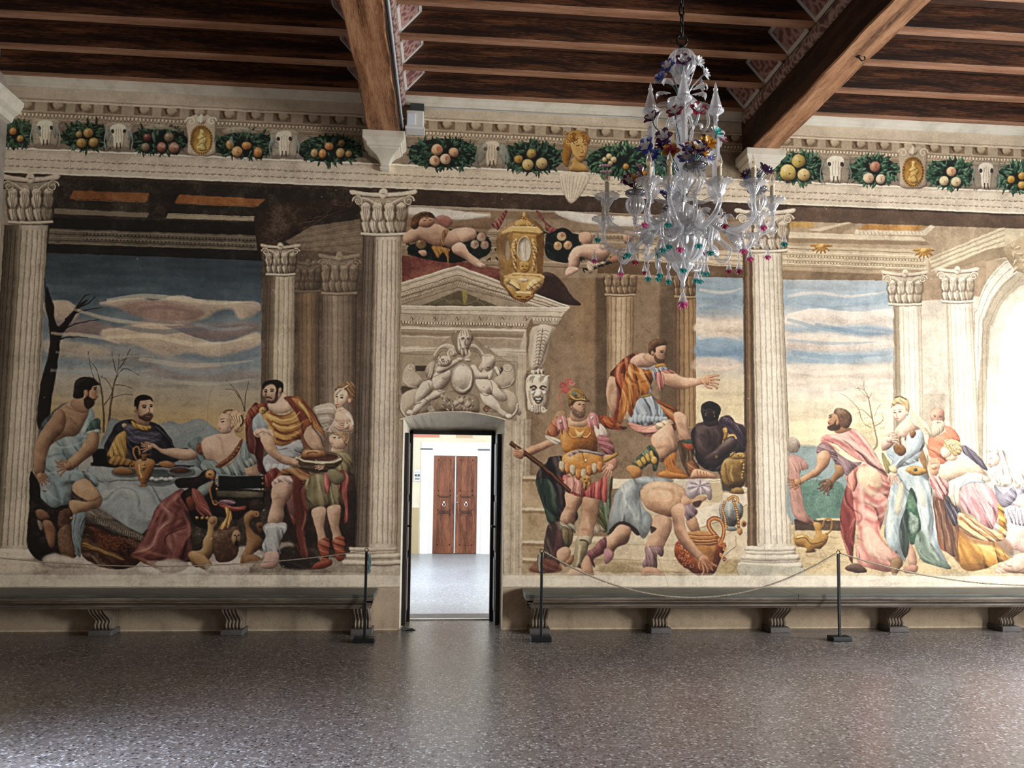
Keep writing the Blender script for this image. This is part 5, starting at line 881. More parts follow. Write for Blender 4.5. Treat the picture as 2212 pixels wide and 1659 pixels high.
for c,w in(('6b3414',11),('b5703c',8),('e3b47c',2.5)):L(c,'1830 690 1790 640 1780 580 1820 550 1870 560 1900 600 1910 660 1890 740 1860 780',w=w,w1=w*.8,a=.95 if w>3 else .6)
spiral('b5703c',1885,760,32,1.4,1,0,w=6);L('c9955c','1580 690 1640 670 1760 668 1800 690',w=4)
# reaching arm over the vase
S('cba080','1460 470 1540 420 1580 480 1570 560 1600 680 1680 800 1760 880 1730 930 1660 880 1560 790 1500 700 1480 600',sh=1,r=14,light=[.1,-.7]);L('8f6347','1500 560 1520 660 1600 770',w=7,a=.4,soft=3);hand(1720,880,58,150,'b98464',8,1,'6e3a24')
for k in range(4):L('a0694a',[1740+k*10,900,1775+k*14,960,1780+k*14,1010-k*16],w=5,w1=3,sh=.8,r=2)
# turban and head
S('b58c6c','1630 390 1690 370 1755 370 1760 385 1720 420 1710 440 1680 460 1640 440',sh=.6,r=6);S('3c2a22','1640 420 1690 400 1720 405 1700 440 1670 455',sh=.2,a=.8,soft=1);S('b3a6aa','1580 320 1590 250 1640 215 1720 215 1790 250 1805 320 1800 390 1770 385 1760 350 1690 350 1640 385 1600 370',sh=.8,r=9)
for k in range(13):
    a0=k*.48;L(('6e6068','e0d8da')[k%2],[1705,275,1705+50*math.cos(a0)*.7,275+30*math.sin(a0)*.7,1700+100*math.cos(a0),285+62*math.sin(a0)],w=2.8,w1=4,a=.65,soft=1)
# silver urn with chains
S('8f9490','1870 440 1920 395 2020 400 2070 450 2060 540 2010 610 1975 630 1930 600 1880 540',sh=1,r=13,tex=.25);S('7d827e','1940 625 2010 625 2016 655 1935 655',sh=.7,r=3);E('d8d8d2',1955,480,16,60,sh=0,rim=0,a=.5,soft=3)
for p in('1920 400 1900 480 1920 560 1930 640','1980 370 2010 460 2030 560 2045 680','1940 395 1990 365 2030 385 2020 420'):
    L('7c4e24',p,w=7);q=smooth(pts(p),False,5)
    for j in range(0,len(q),1):L('dcae6c',[q[j][0]-2,q[j][1]-1,q[j][0]+2,q[j][1]+1],w=3,c=True,a=.9)
for k in range(12):E('ece4d4',1888+4*math.sin(k),430+k*13,6,sh=1,r=2,soft=0)
E('a5703c',2080,600,22,26,sh=1);E('5c2c1a',2080,600,10,12,sh=0);S('b5804a','2030 640 2060 640 2065 680 2045 695 2025 670',sh=.9,r=3)
FR(0,0,1);base(1664,126,1180,48,'d3ccba','7d7563')
# ================================================================ right bay
FR(1652,820,3.95);G(1.)
S('8fa1a0','205 560 300 560 480 580 640 700 700 760 690 1200 220 1200 205 700',sh=0,soft=4,tex=.12);S('5f8070','300 900 480 860 660 900 700 1200 300 1190',sh=0,soft=3,a=.9,tex=.2)
for k in range(30):
    x=300+(k*97)%360;y=800+(k*53)%330;L(('3f5f58','7a9a90')[k%2],[x,y,x+10,y-40,x+30+(k%3)*10,y-30],w=2,a=.5)
for p,w in(('930 600 960 540 930 400 900 250 885 160 850 90 845 0',6),('930 400 990 370 1010 330 1000 300',3),('920 340 850 270 800 250',3),('885 160 910 120 915 110',2),('850 90 800 70 770 80',2),('885 160 830 110 790 60',2),('820 330 790 240 700 150 640 120',2),('930 420 850 380 820 320',2.5),('940 300 960 250 990 210',2)):L('8d7452',p,w=w,w1=1,a=.75)
for k in range(46):
    x=800+(k*71)%220;y=280+(k*43)%190;E('a89468',x,y,8,5,sh=.3,rim=0,a=.4,ang=k*30)
S('b8a47c','740 420 800 370 900 360 920 480 960 540 900 560 800 540',a=.35,soft=5,sh=.2,tex=.3)
Q('cbb58c','224 1240 1100 1240 1600 1500 2300 1560 2300 1680 240 1680',tex=.22);S('5a4632','250 1190 460 1200 640 1190 660 1290 260 1285',sm=0,sh=0,tex=.3);Q('c4b590','440 1180 640 1185 640 1205 440 1198')
for k in range(60):
    x=rng.uniform(230,1100);y=rng.uniform(1290,1620);L(('8f7750','ddc9a0')[k%2],[x,y,x+rng.uniform(60,160),y+rng.uniform(-4,14)],w=3,w1=1,a=.4,soft=1)
for k in range(26):
    x=rng.uniform(1500,2000);y=rng.uniform(1500,1620);L(('a08a62','e3d2ac')[k%2],[x,y,x+90,y+5],w=4,w1=1,a=.35,soft=1)
# old man behind the column
S('c48a7c','205 660 280 650 340 690 370 760 300 780 300 860 320 1000 350 1130 420 1220 260 1180 215 1000',sh=.5,fold=(70,24,.5),a=.85);E('a8917c',235,560,46,62,sh=.6,a=.9);S('b8ab9c','200 500 260 495 300 560 270 620 240 600 205 570',sh=.5,tex=.25,a=.9)
# man in rose mantle
S('9a7048','590 720 640 690 690 720 680 800 600 870 570 930 520 960 500 880 560 840 600 780',sh=.7,r=9);hand(550,860,118,130,'7d5c44',6,1,'4a3020')
S('8c3f36','700 900 760 900 780 1100 770 1300 750 1500 745 1570 700 1480 650 1300 640 1180 660 1040',sh=.5,fold=(84,22,.6))
S('d3978a','790 740 880 720 980 770 1060 830 1075 900 1040 1050 1010 1200 980 1330 1060 1430 1180 1560 1080 1640 860 1600 790 1560 780 1440 800 1300 760 1100 740 960 700 900 730 800',sh=.6,r=22,fold=(50,46,.35))
S('eacfa8','800 760 900 740 980 800 1000 900 920 1000 840 940 800 860',sh=.5,r=14,a=.8,soft=4);S('e8c9ae','800 1290 900 1250 980 1340 1080 1470 1060 1540 900 1500 820 1420',a=.6,sh=.3,soft=6)
for p,c in(('880 900 960 940 1060 900','b5564c'),('860 980 960 1040 1060 990','b5564c'),('850 1080 960 1130 1040 1070','a8483f'),('850 1190 940 1220 1010 1190','b5564c'),('880 940 960 980 1060 950','f0cdbc'),('860 1030 950 1080 1050 1040','f0cdbc'),('860 1140 950 1180 1030 1130','f0cdbc'),('820 1250 830 1400 900 1540','b5564c'),('860 1270 900 1420 1000 1560','f0d8c4'),('780 1000 790 1150 810 1280','a8483f'),('1000 780 1050 860 1060 960','a8483f'),('820 900 830 1050 850 1180','f0cdbc'),('960 1200 960 1300 1040 1420','b5564c')):L(c,p,w=9,w1=3,a=.5,soft=3)
S('d98f7c','690 820 740 750 800 740 780 800 790 880 750 960 720 900',sh=.8,r=8,fold=(80,16,.5))
S('8f7478','445 600 480 540 560 560 640 640 740 700 830 710 760 760 700 820 660 740 600 720 580 640 520 600 460 630',sh=.6,r=12,fold=(50,24,.5));S('8c6f72','440 600 480 550 570 580 620 660 600 700 540 640 460 640',sh=.7,fold=(20,14,.5))
S('daa095','475 510 520 470 620 460 700 430 760 420 840 480 900 560 960 660 1010 760 1050 830 980 790 880 720 780 680 680 610 600 550 520 540',sh=.6,r=14,fold=(36,28,.5))
for p,c in(('500 510 620 530 720 600 840 700','b5605c'),('560 480 700 520 840 620 980 760','f3d9c9'),('720 430 820 520 920 660','b5605c'),('780 440 880 560 980 720','f3d9c9'),('480 530 560 560 640 610','a8504c')):L(c,p,w=8,w1=3,a=.55,soft=2)
S('bb8d68','450 640 520 600 560 650 530 740 450 820 360 860 300 890 290 850 380 790 440 740',sh=1,r=10);hand(300,870,168,110,'b5855f',6,-1,'6e4630')
S('a5784f','600 390 700 410 740 420 640 460 590 440',sh=.4);S('ad7f5c','540 320 580 285 640 280 680 340 660 400 600 420 560 410 545 380 535 360 548 345',sh=.7,r=9);S('4a3222','535 395 560 390 590 370 610 345 640 380 640 420 600 435 560 435 530 415',sh=.2,tex=.15,a=.9);S('6e5138','590 265 620 245 680 250 730 290 742 350 720 400 690 415 660 400 640 360 625 330 610 300 592 290',sh=.6,r=7,tex=.35);E('b07f5c',622,368,16,24,sh=.9);L('2a1a12','552 322 572 316',w=3);L('4a3222','545 305 575 300',w=3);L('8c4a3e','540 378 556 372',w=3)
S('5c4436','690 1600 760 1570 830 1590 870 1640 800 1650 700 1630',sh=.7,r=6)
# gilt ewer on the ground
S('b38742','245 1340 300 1320 360 1330 400 1360 430 1310 420 1260 415 1220 460 1215 490 1250 480 1280 500 1320 535 1310 530 1380 480 1440 420 1440 430 1465 350 1475 360 1440 280 1420 250 1380',sh=1,r=8,tex=.2);L('a5762f','490 1260 510 1200 550 1185 572 1220 560 1290 520 1320',w=5,sh=.8,r=2);L('5c3c14','260 1360 340 1350 400 1400 500 1380',w=3,a=.6);L('f0d694','270 1345 330 1335',w=4,a=.7)
# lady in blue
S('d9cdb0','1215 200 1260 260 1330 320 1400 400 1425 470 1400 560 1390 700 1400 830 1380 800 1340 640 1350 520 1330 440 1250 330',sh=.5,fold=(70,16,.4));
for k in range(8):L('a89878',[1250+k*16,290+k*24,1300+k*14,310+k*22],w=2,a=.5)
S('a39a6a','1000 620 1060 700 1080 780 1040 800 1010 720',sh=.4,fold=(80,14,.4));S('9a7444','1310 620 1350 600 1400 830 1370 800 1330 720',sh=.5)
S('a9b8bb','1090 700 1300 690 1360 770 1400 860 1440 1000 1470 1200 1490 1420 1580 1610 1460 1580 1340 1540 1230 1300 1200 1540 1140 1500 1050 1400 1020 1300 1050 1100 1070 920 1100 800',sh=.55,r=20,fold=(82,44,.45))
S('46694f','1250 920 1290 1000 1300 1100 1330 1250 1300 1380 1240 1400 1210 1250 1200 1100 1220 1000',sh=.4,tex=.3,fold=(60,20,.3));S('b8c8bc','1230 1130 1270 1150 1310 1200 1300 1300 1250 1320 1230 1240',sh=.5,a=.75,tex=.35,soft=2);S('44504a','1150 1250 1210 1100 1220 1300 1230 1420 1200 1520 1160 1420',sh=.3,fold=(85,14,.5))
S('7f9182','1330 1290 1420 1400 1500 1520 1590 1612 1460 1590 1340 1540 1290 1440 1280 1360',sh=.5,fold=(50,26,.5))
S('d9c7a0','1150 880 1190 900 1180 1060 1130 1160 1110 1080',sh=.4,a=.7,soft=2);S('dfd0a8','1290 880 1350 960 1370 1080 1320 1060 1290 980',sh=.4,a=.6,soft=3)
for p,c in(('1110 860 1090 1050 1110 1160','7c8f98'),('1200 860 1190 960 1150 1080','7c8f98'),('1330 840 1400 1050 1430 1300 1500 1500','7c8f98'),('1290 860 1340 1100 1400 1350','dfe6e2'),('1080 960 1060 1150 1060 1350','dfe6e2'),('1380 860 1430 1080 1460 1300','dfe6e2'),('1140 1200 1100 1350 1150 1480','7c8f98'),('1350 1200 1400 1400 1480 1540','c9d3cc')):L(c,p,w=9,w1=4,a=.5,soft=3)
S('c9a088','1240 1400 1290 1500 1290 1580 1230 1590 1220 1500',sh=.7);S('c08f78','1180 1620 1230 1580 1300 1590 1290 1640 1200 1650',sh=.7);S('8a6c4a','1085 1530 1150 1520 1170 1560 1140 1640 1100 1690 1070 1600',sh=.7,r=6)
S('aab9bf','1040 590 1100 560 1180 640 1290 580 1330 500 1350 560 1310 680 1300 700 1100 760 1090 700 1040 640',sh=.5,fold=(40,26,.4));S('b5c3c8','1230 430 1300 410 1350 460 1360 560 1310 620 1220 680 1160 740 1090 780 1070 740 1130 690 1200 620 1230 540',sh=.8,r=12,fold=(130,20,.4));S('8a5f2c','1100 560 1180 560 1200 620 1160 650 1110 620',sh=.8,r=5,tex=.3);S('8a5f2c','1235 440 1270 425 1290 460 1260 500 1240 480',sh=.9,r=4,tex=.3);L('7a5020','1160 560 1150 510 1170 480 1200 490 1195 520',w=4)
S('b58a44','1205 765 1250 735 1350 755 1380 790 1290 820 1210 790',sh=1,r=5,tex=.3);E('48504a',1285,770,16,15,sh=1);
S('e0bfa8','1110 420 1170 360 1230 330 1270 380 1320 420 1240 440 1200 490 1140 480 1100 450',sh=.5,r=12);S('e3c3ad','1000 600 1000 520 1050 460 1110 470 1120 500 1090 560 1040 600',sh=.8,r=9);hand(1040,510,-8,110,'e3c3ad',9,-1,'a87c68');hand(1085,790,72,120,'dfbca4',5,1,'a87c68');S('d6c79c','1060 740 1110 740 1130 770 1110 800 1070 780',sh=.6,r=4)
S('e6c6b0','1078 240 1100 210 1150 190 1200 210 1215 260 1200 320 1170 350 1140 355 1110 330 1090 290',sh=.6,r=10);S('cdb282','1075 240 1085 200 1110 160 1160 140 1215 160 1232 220 1225 280 1205 260 1190 225 1140 205 1100 225',sh=.6,r=6,fold=(30,8,.5));L('3a2a1a','1105 160 1150 145 1210 170',w=3,a=.6);E('d3ad92',1212,288,12,20,sh=.8);L('4a3222','1098 278 1118 280',w=2.6);L('4a3222','1140 276 1165 274',w=2.8);L('a8846a','1096 262 1118 262',w=2);L('a8846a','1138 258 1168 258',w=2);L('b98a72','1125 280 1120 312 1132 316',w=2,a=.8);L('b5564c','1112 330 1138 330',w=3.2);L('e0a090','1165 305 1180 312',w=10,a=.35,soft=3)
# bald bearded man in red
S('cf7d5c','1400 500 1480 480 1540 440 1530 390 1600 420 1655 480 1660 560 1600 620 1560 700 1500 720 1440 700 1395 620',sh=.5,fold=(40,26,.5),r=14);S('a06038','1440 1000 1540 990 1560 1200 1600 1250 1600 1450 1500 1440 1460 1250',sh=.4,fold=(84,26,.5));S('57525a','1540 980 1620 1060 1640 1120 1620 1220 1580 1180 1550 1100',sh=.4,fold=(70,14,.5))
S('d3a58c','1408 300 1420 260 1470 243 1520 260 1530 310 1530 350 1500 380 1450 370 1415 340',sh=.7,r=11);S('cfc0a6','1425 360 1450 345 1490 350 1530 360 1530 420 1500 460 1440 490 1420 450',sh=.6,r=8,fold=(80,10,.4));L('6a4632','1440 318 1462 316',w=3);L('6a4632','1490 318 1515 320',w=3);L('6a4632','1436 305 1465 303',w=2.4,a=.6);L('a87058','1478 320 1474 345 1486 348',w=2.4);L('9a5a4a','1466 366 1500 368',w=3)
# kneeling woman, back to us
S('dca884','1400 700 1440 670 1480 690 1490 760 1460 820 1410 790',sh=.7,r=7);hand(1450,760,-100,100,'e0b496',4,1,'b07c60')
S('d98f8c','1405 840 1450 820 1560 870 1570 950 1530 1020 1480 1000 1430 930',sh=.7,r=10,fold=(60,16,.5));S('cdb49a','1440 930 1480 1000 1470 1010 1440 990',sh=.5)
S('e3c9ad','1490 760 1560 690 1640 670 1760 720 1860 770 1900 830 1800 810 1700 830 1600 880 1500 850 1480 800',sh=.5,r=16);S('6c6470','1680 560 1740 580 1850 680 1900 770 1860 760 1760 680 1690 620',sh=.5,fold=(50,12,.5))
S('e6dcc2','1560 880 1660 830 1780 790 1900 830 1920 870 1800 860 1700 900 1660 1000 1650 1085 1600 1060 1570 960',sh=.6,fold=(100,24,.35));S('b0bec4','1700 870 1760 830 1840 850 1880 880 1760 890 1700 920 1660 940',sh=.5,r=6)
S('dba4a4','1680 920 1780 880 1880 890 1950 960 1990 1040 1990 1160 1960 1240 1920 1290 1860 1240 1780 1160 1700 1120 1660 1040',sh=.5,r=22,fold=(72,26,.35));S('d39c44','1640 1150 1720 1190 1820 1230 1940 1300 2000 1290 1990 1160 1990 1020 2030 1090 2055 1250 2040 1350 1940 1370 1780 1350 1680 1260',sh=.7,r=12,fold=(30,22,.55))
S('cf9a4c','1640 1160 1680 1270 1780 1360 1940 1380 2020 1440 2100 1530 2000 1560 1860 1620 1700 1620 1640 1500 1600 1300',sh=.5,r=22,fold=(60,46,.35))
for p,c in(('1680 1200 1760 1300 1900 1350','8a5a1e'),('1700 1300 1780 1450 1900 1560','a87230'),('1660 1400 1720 1520 1760 1600','8a5a1e'),('1800 1400 1900 1450 2040 1540','ecc88c'),('1760 1000 1800 1100 1900 1220','c07c84'),('1850 920 1900 1040 1920 1200','f0cfcf'),('1700 960 1720 1050 1780 1130','f0cfcf')):L(c,p,w=9,w1=3,a=.5,soft=3)
S('8a5c34','1590 1260 1640 1200 1640 1400 1660 1560 1600 1500 1580 1400',sh=.3,fold=(85,14,.4),a=.8,soft=2)
S('e3c2a4','1540 640 1600 620 1640 660 1620 690 1550 690',sh=.4);S('e6c8ae','1500 600 1530 560 1580 560 1590 640 1550 670 1510 650',sh=.6,r=8);S('cdb07c','1520 560 1550 520 1610 510 1665 540 1680 600 1665 640 1620 650 1590 620 1560 590',sh=.6,r=7,fold=(30,8,.5));
for k in range(8):L('e8d4a4' if k%2 else '9a7c48',[1540+k*14,545,1560+k*11,580,1590+k*8,620],w=2.4,a=.6)
# pale veiled woman and children at the right edge
S('dcdcd4','1900 700 1910 640 1960 595 2030 600 2065 660 2080 740 2120 860 2060 920 1940 880 1910 780',sh=.5,r=12,fold=(70,26,.3));S('e6cbb8','1905 690 1915 640 1960 620 2000 660 2000 720 1960 760 1915 740',sh=.6,r=9);L('8a6a58','1918 672 1935 668',w=2.6);L('b5786a','1908 722 1928 722',w=2.6);S('e0c4ae','1930 750 2000 740 2040 790 2060 860 1960 850',sh=.4)
S('a8a4ae','1960 900 2060 930 2180 900 2212 960 2160 1100 2060 1080 2000 1000',sh=.5,fold=(40,30,.5));S('b8b8bc','2060 1080 2160 1080 2330 1120 2330 1300 2160 1260 2080 1180',sh=.4,fold=(80,20,.4));S('e8cdb8','2120 860 2160 770 2200 790 2190 880 2150 930',sh=.7,r=6)
S('d9d2c0','2080 720 2200 730 2330 760 2330 900 2200 900 2100 860',sh=.5,fold=(60,24,.35));S('e0b5a2','2110 1040 2180 980 2330 960 2330 1100 2200 1100',sh=.5)
S('e8c4b4','2040 1300 2090 1230 2180 1210 2330 1240 2330 1500 2200 1470 2100 1440 2050 1380',sh=.5,r=16);S('e3c0a8','1960 1640 2060 1540 2200 1480 2330 1490 2330 1640 2100 1650',sh=.5,r=14,fold=(20,30,.3));S('e6ccb4','2120 1500 2200 1500 2230 1580 2160 1640 2110 1600',sh=.6);

# ================================================================ second sitting: relief, mask and several figures gone over again
FR(860,700,3.732);G(1.);OUTL[0]=.2
lt='ddd2c0';md='c3b5a0';dk='7d6c57';dd='54463a'
S('a69780','15 230 300 200 420 100 600 100 760 230 940 330 955 780 700 740 440 700 200 730 10 770',sm=0,sh=0,tex=.08,a=.9)
L('d6cab6','15 212 330 215',w=3);L('d6cab6','760 222 1030 240',w=3);L(dk,'15 240 290 246 ',w=2,a=.6);L(dk,'770 300 955 305 955 420',w=2,a=.6,sm=0)
Q('4e4236','135 335 240 335 235 375 140 380',soft=1);Q('4e4236','800 345 870 350 860 420 830 430',soft=1);S('5f5143','30 500 120 520 60 560 30 560',sh=0,soft=2)
for s_,P0 in ((1,lambda x:x),(-1,lambda x:978-x)):
    F=lambda v:[(P0(c) if i%2==0 else c) for i,c in enumerate(v)]
    S(md,F([60,345,95,320,135,335,135,380,210,455,205,490,140,520,70,500,35,455,40,390]),sh=.7,r=9);L(lt,F([45,440,80,495,150,512]),w=3,a=.6);spiral(dk,P0(100),352,30,1.5,-s_,0,w=5,a=.7);spiral(lt,P0(100),350,29,1.5,-s_,0,w=4)
    S(md,F([15,640,35,570,100,530,170,530,250,600,250,700,150,720,90,750,40,720]),sh=.6,r=12);L(lt,F([20,640,30,700,70,745,110,745]),w=4,a=.9);L(dd,F([12,650,22,710,66,756,120,752]),w=2,a=.7)
    S(md,F([280,260,320,190,380,160,440,175,475,240,440,262,400,200,330,215,290,290]),sh=.7,r=6);L(lt,F([285,255,330,190,390,165,450,185,470,235]),w=4);spiral(lt,P0(428),232,34,1.3,s_,2,w=4);L(dk,F([300,290,340,225,400,215]),w=3,a=.6)
    S(md,F([215,380,240,320,290,300,330,340,290,420,240,440]),sh=.6,r=6,fold=(110,12,.5))
# lion head
S('8f7f6a','430 110 460 70 520 50 590 80 600 130 560 160 560 230 480 240 450 170',sh=.4,r=8,soft=1)
S(lt,'480 90 510 55 550 45 590 75 590 130 580 180 560 210 530 250 500 230 480 190 478 140',sh=.9,r=9)
for k in range(9):L((dk,'efe6d7')[k%2],[482+k*12,90-abs(k-4)*-3,490+k*10,65,505+k*7,50],w=2,a=.6)
for x in(520,566):L(dd,[x-12,124,x,114,x+12,122],w=3.4);E(dd,x,130,6,4,sh=0,rim=0)
L(dk,'543 125 540 160 552 172 562 160',w=3,a=.8);L(dd,'512 196 540 204 566 196',w=3);L(dk,'500 160 510 190',w=3,a=.6);S(md,'505 205 560 205 552 250 515 255',sh=.6,fold=(85,8,.5));L(dk,'490 110 500 170 500 220',w=3,a=.5)
def putto(m):
    F=lambda v:[((512+(c-512)*m) if i%2==0 else c) for i,c in enumerate(v)]
    S('8a7a65',F([230,470,320,400,420,390,420,470,350,570,240,640,150,700,80,740,60,700,150,600]),sh=0,soft=4,a=.6)
    S(lt,F([300,390,360,360,425,380,420,440,385,500,330,540,290,520,270,460]),sh=1,r=11)
    S(lt,F([185,480,240,450,275,470,280,530,230,575,200,620,140,650,140,580]),sh=.9,r=10);S('e3d9c8',F([150,640,230,590,290,540,360,530,380,545,320,600,250,625,180,690,125,735,80,735,72,710,110,700]),sh=1,r=10)
    S('e3d9c8',F([68,712,90,690,125,705,118,740,95,742]),sh=.8,r=4);[L(dk,F([78+k*8,722,74+k*8,736]),w=1.6,a=.7) for k in range(4)]
    S(lt,F([305,370,330,335,400,310,460,285,510,275,520,290,470,320,420,360,370,385,320,395]),sh=1,r=6)
    S(lt,F([325,330,330,280,370,255,415,265,435,300,410,335,360,345]),sh=1,r=8)
    for k in range(14):spiral(('efe6d7',dk)[k%2],*F([330+(k*31)%92,268+(k*17)%50]),15,1.2,1,k,w=2.4,a=.75)
    E(dk,*F([350,492]),5,6,sh=0,rim=0,a=.8);L(dk,F([300,520,330,545,370,530]),w=2.4,a=.6);L(dk,F([240,470,262,520,250,560]),w=2.4,a=.5);L(dk,F([350,430,380,440,405,425]),w=2,a=.45);L(dk,F([210,600,240,625,260,620]),w=2.4,a=.5);L(dk,F([330,300,350,320,345,335]),w=2.2,a=.6);L(dd,F([205,462,290,425,380,378]),w=2,a=.45);L(dd,F([130,655,190,630]),w=2,a=.6)
putto(1)
F=lambda v:v
S('8a7a65','610 440 700 430 790 470 860 560 900 700 920 760 850 760 700 640 640 540',sh=0,soft=4,a=.55)
S(lt,'625 450 680 440 740 455 770 500 760 560 740 580 690 570 645 520',sh=1,r=12);S(lt,'740 450 790 480 830 540 870 580 872 612 830 618 780 590 750 540',sh=.9,r=9);S('e3d9c8','660 560 740 570 800 620 830 680 900 730 915 755 890 765 840 750 780 700 700 650',sh=1,r=11);S('e3d9c8','862 735 900 725 922 742 912 762 880 765',sh=.8,r=4)
S(lt,'585 340 620 335 655 385 720 390 755 380 752 420 700 440 640 440 605 410',sh=1,r=7);S(lt,'720 380 760 370 760 430 735 455 722 430',sh=.9,r=5);S(lt,'672 300 680 255 720 240 765 255 782 300 770 350 730 380 690 362 668 340',sh=1,r=10)
for k in range(6):L(dk,[680+k*12,262,690+k*12,246],w=1.6,a=.5)
L(dd,'715 350 740 354',w=3);L(dk,'742 340 760 345',w=3);L(dk,'700 372 730 382',w=3,a=.6);E(dk,692,512,5,6,sh=0,rim=0,a=.8);L(dk,'660 550 700 575 745 568',w=2.6,a=.6);L(dk,'745 460 760 520 750 560',w=2.6,a=.6);L(dk,'790 600 830 628 866 610',w=2.4,a=.5);L(dk,'700 650 780 700 850 752',w=2.6,a=.55)
S(lt,'770 350 800 340 830 360 830 400 800 420 790 380',sh=.8,r=5,fold=(60,10,.4))
for x,y,a0 in((500,285,20),(560,290,160)):
    S(lt,[x-30,y-8,x,y-16,x+28,y,x+22,y+14,x-10,y+14],sh=.9,r=4)
    for k in range(3):L(dk,[x-8+k*9,y+2,x-2+k*9,y+12],w=1.6,a=.7)
S('a3937c','300 700 320 620 370 560 440 540 500 565 580 560 640 590 655 660 640 715 460 705',sh=.3,r=12);S('66563f','330 705 380 670 460 690 560 700 630 690 636 716 460 708',sh=0,a=.75,soft=4)
for k in range(52):
    x=340+(k*67)%290;y=575+(k*29)%105;leaf(x,y,48,13,90+(x-490)*.3+(k*31)%50-25,('e3d9c8','c9bca6','9a8a74')[k%3],sh=1,vein=dk if k%2 else None)
for x,y in((505,622),(560,650),(470,640)):E(md,x,y,26,24,sh=1)
E(dd,518,442,96,132,sh=0,a=.5,soft=3);E('a99a84',517,438,95,130,sh=.7,r=8);E('e6dccb',514,432,84,118,sh=-.35,r=14,rim=.1);E('e0d5c3',514,428,70,100,sh=.5,r=20,rim=0);L(dk,'448 470 470 520 520 545 570 520',w=2.5,a=.5);L('f6efe2','462 400 470 370 490 345',w=5,a=.6,soft=2);E(dd,524,334,4,3,sh=0)
spiral('e6dccb',262,682,28,1.5,1,0,w=5);spiral(dd,262,684,30,1.5,1,0,w=2,a=.6);spiral('6d4f3a',712,690,28,1.5,-1,0,w=5)
L('e0d6c6','20 772 120 742 300 715 470 708 640 722 780 752 868 775',w=5);L(dk,'20 780 120 750 300 722 470 714 640 728 780 758 868 782',w=2,a=.7)
# faun mask
FR(860,700,3.732)
S('6d5b47','1020 420 1060 420 1040 520 1050 640 1030 700',sh=0,soft=3,a=.6);S('6d5b47','1215 480 1230 560 1190 680 1150 740 1180 640',sh=0,soft=4,a=.6)
S('d8ccb9','1035 440 1080 400 1150 395 1205 430 1218 480 1205 560 1190 640 1160 700 1125 725 1080 700 1045 690 1040 600 1030 520',sh=.9,r=12)
S('d8ccb9','1060 400 1080 365 1110 370 1130 350 1150 365 1175 358 1178 395 1130 405',sh=.8,r=5,fold=(80,9,.5))
for k in range(16):
    x=1045+(k*43)%160;L(('8a7862','f3ebde')[k%2],[x,470-(k%3)*8,x+8,440-(k%4)*6,x+22,425-(k%3)*5],w=3,a=.7)
for s_ in(-1,1):
    L(dd,[1128+s_*12,522,1128+s_*34,500,1128+s_*66,512],w=5,a=.9);E('4c3e31',1128+s_*36,526,16,7,sh=0,a=.85);E('efe6d8',1128+s_*46,556,20,14,sh=.9);L(dk,[1128+s_*22,545,1128+s_*40,580,1128+s_*34,615],w=4,a=.7);L(dk,[1128+s_*70,540,1128+s_*66,600,1128+s_*50,650],w=5,a=.45,soft=1)
    spiral('f3ebde',1128+s_*42,688,26,1.4,s_,0,w=6);spiral(dk,1128+s_*42,692,28,1.4,s_,0,w=2,a=.7)
S('f3ebde','1120 530 1140 530 1158 575 1140 590 1112 588 1102 572',sh=1,r=5);L(dd,'1106 586 1130 594 1154 584',w=3,a=.8);S('3f3226','1096 585 1112 600 1130 604 1152 592 1162 590 1158 622 1136 642 1114 634 1100 612',sh=0);S('b5a590','1112 622 1134 618 1150 620 1138 636 1120 634',sh=.8,r=3);L('efe6d8','1108 602 1130 608 1152 600',w=3)
for k in range(8):L((dk,'efe6d8')[k%2],[1090+k*10,650,1096+k*9,680,1092+k*10,712],w=3,a=.6)
# console leaf
S('d3c7b3','1085 25 1232 20 1232 80 1205 160 1180 240 1160 300 1130 350 1085 370 1065 330 1075 200 1095 100',sh=.7,r=9)
for k in range(11):
    y=45+k*27;xc=1165-k*5
    for s_ in(-1,1):L('75624c',[xc,y+14,xc+s_*(26-k*1.5),y+6,xc+s_*(44-k*2.6),y+22],w=2.2,a=.65);L('f3ebde',[xc,y+20,xc+s_*(24-k*1.4),y+13,xc+s_*(42-k*2.4),y+30],w=2.2,a=.6)
L('75624c','1165 30 1150 150 1125 330',w=2.4,a=.7)
# seated dark figure
FR(1480,840,3.967)
S('4a3a38','95 300 160 290 250 300 320 330 330 400 300 490 240 560 180 580 110 540 80 440 85 350',sh=.6,r=16,light=[-.5,-.6]);S('3a2c2b','150 230 200 260 260 250 290 290 240 320 170 310',sh=.4)
S('322625','135 190 150 150 200 115 250 120 295 160 298 210 270 260 200 280 155 262 142 225',sh=.5,r=10,light=[-.6,-.5],tex=.1);S('1b1514','160 145 200 112 250 115 296 160 298 215 275 235 262 200 240 180 200 165 165 180',sh=.3,r=5,tex=.4)
S('6a5650','150 200 165 180 195 182 200 215 175 225',a=.5,soft=3,sh=.4);L('15100f','158 200 178 196',w=3);L('7b665c','178 205 172 228 182 230',w=3,a=.6);L('120d0c','165 246 188 244',w=3);E('d8c48e',250,232,4,6,sh=.5,soft=0);E('5a4742',246,205,10,16,sh=.8)
for p,c,w_ in (('120 340 200 330 230 400','7a655c',8),('110 420 140 500 200 540','6d5951',8),('200 360 210 460 180 520','1f1716',6),('250 340 290 400 270 460','7a655c',7),('130 390 190 420','1f1716',5),('300 470 250 540 170 570','7a6258',7),('90 360 80 440 110 520','1f1716',6)):L(c,p,w=w_,w1=2,a=.45,soft=3)
S('4a3a37','300 480 380 420 430 430 440 480 390 530 300 590 210 610 160 590 240 540',sh=.9,r=9);S('3d2f3a','290 270 340 235 400 250 430 300 500 330 510 420 500 520 430 440 380 380 330 340',sh=.5,fold=(40,16,.7),r=9)
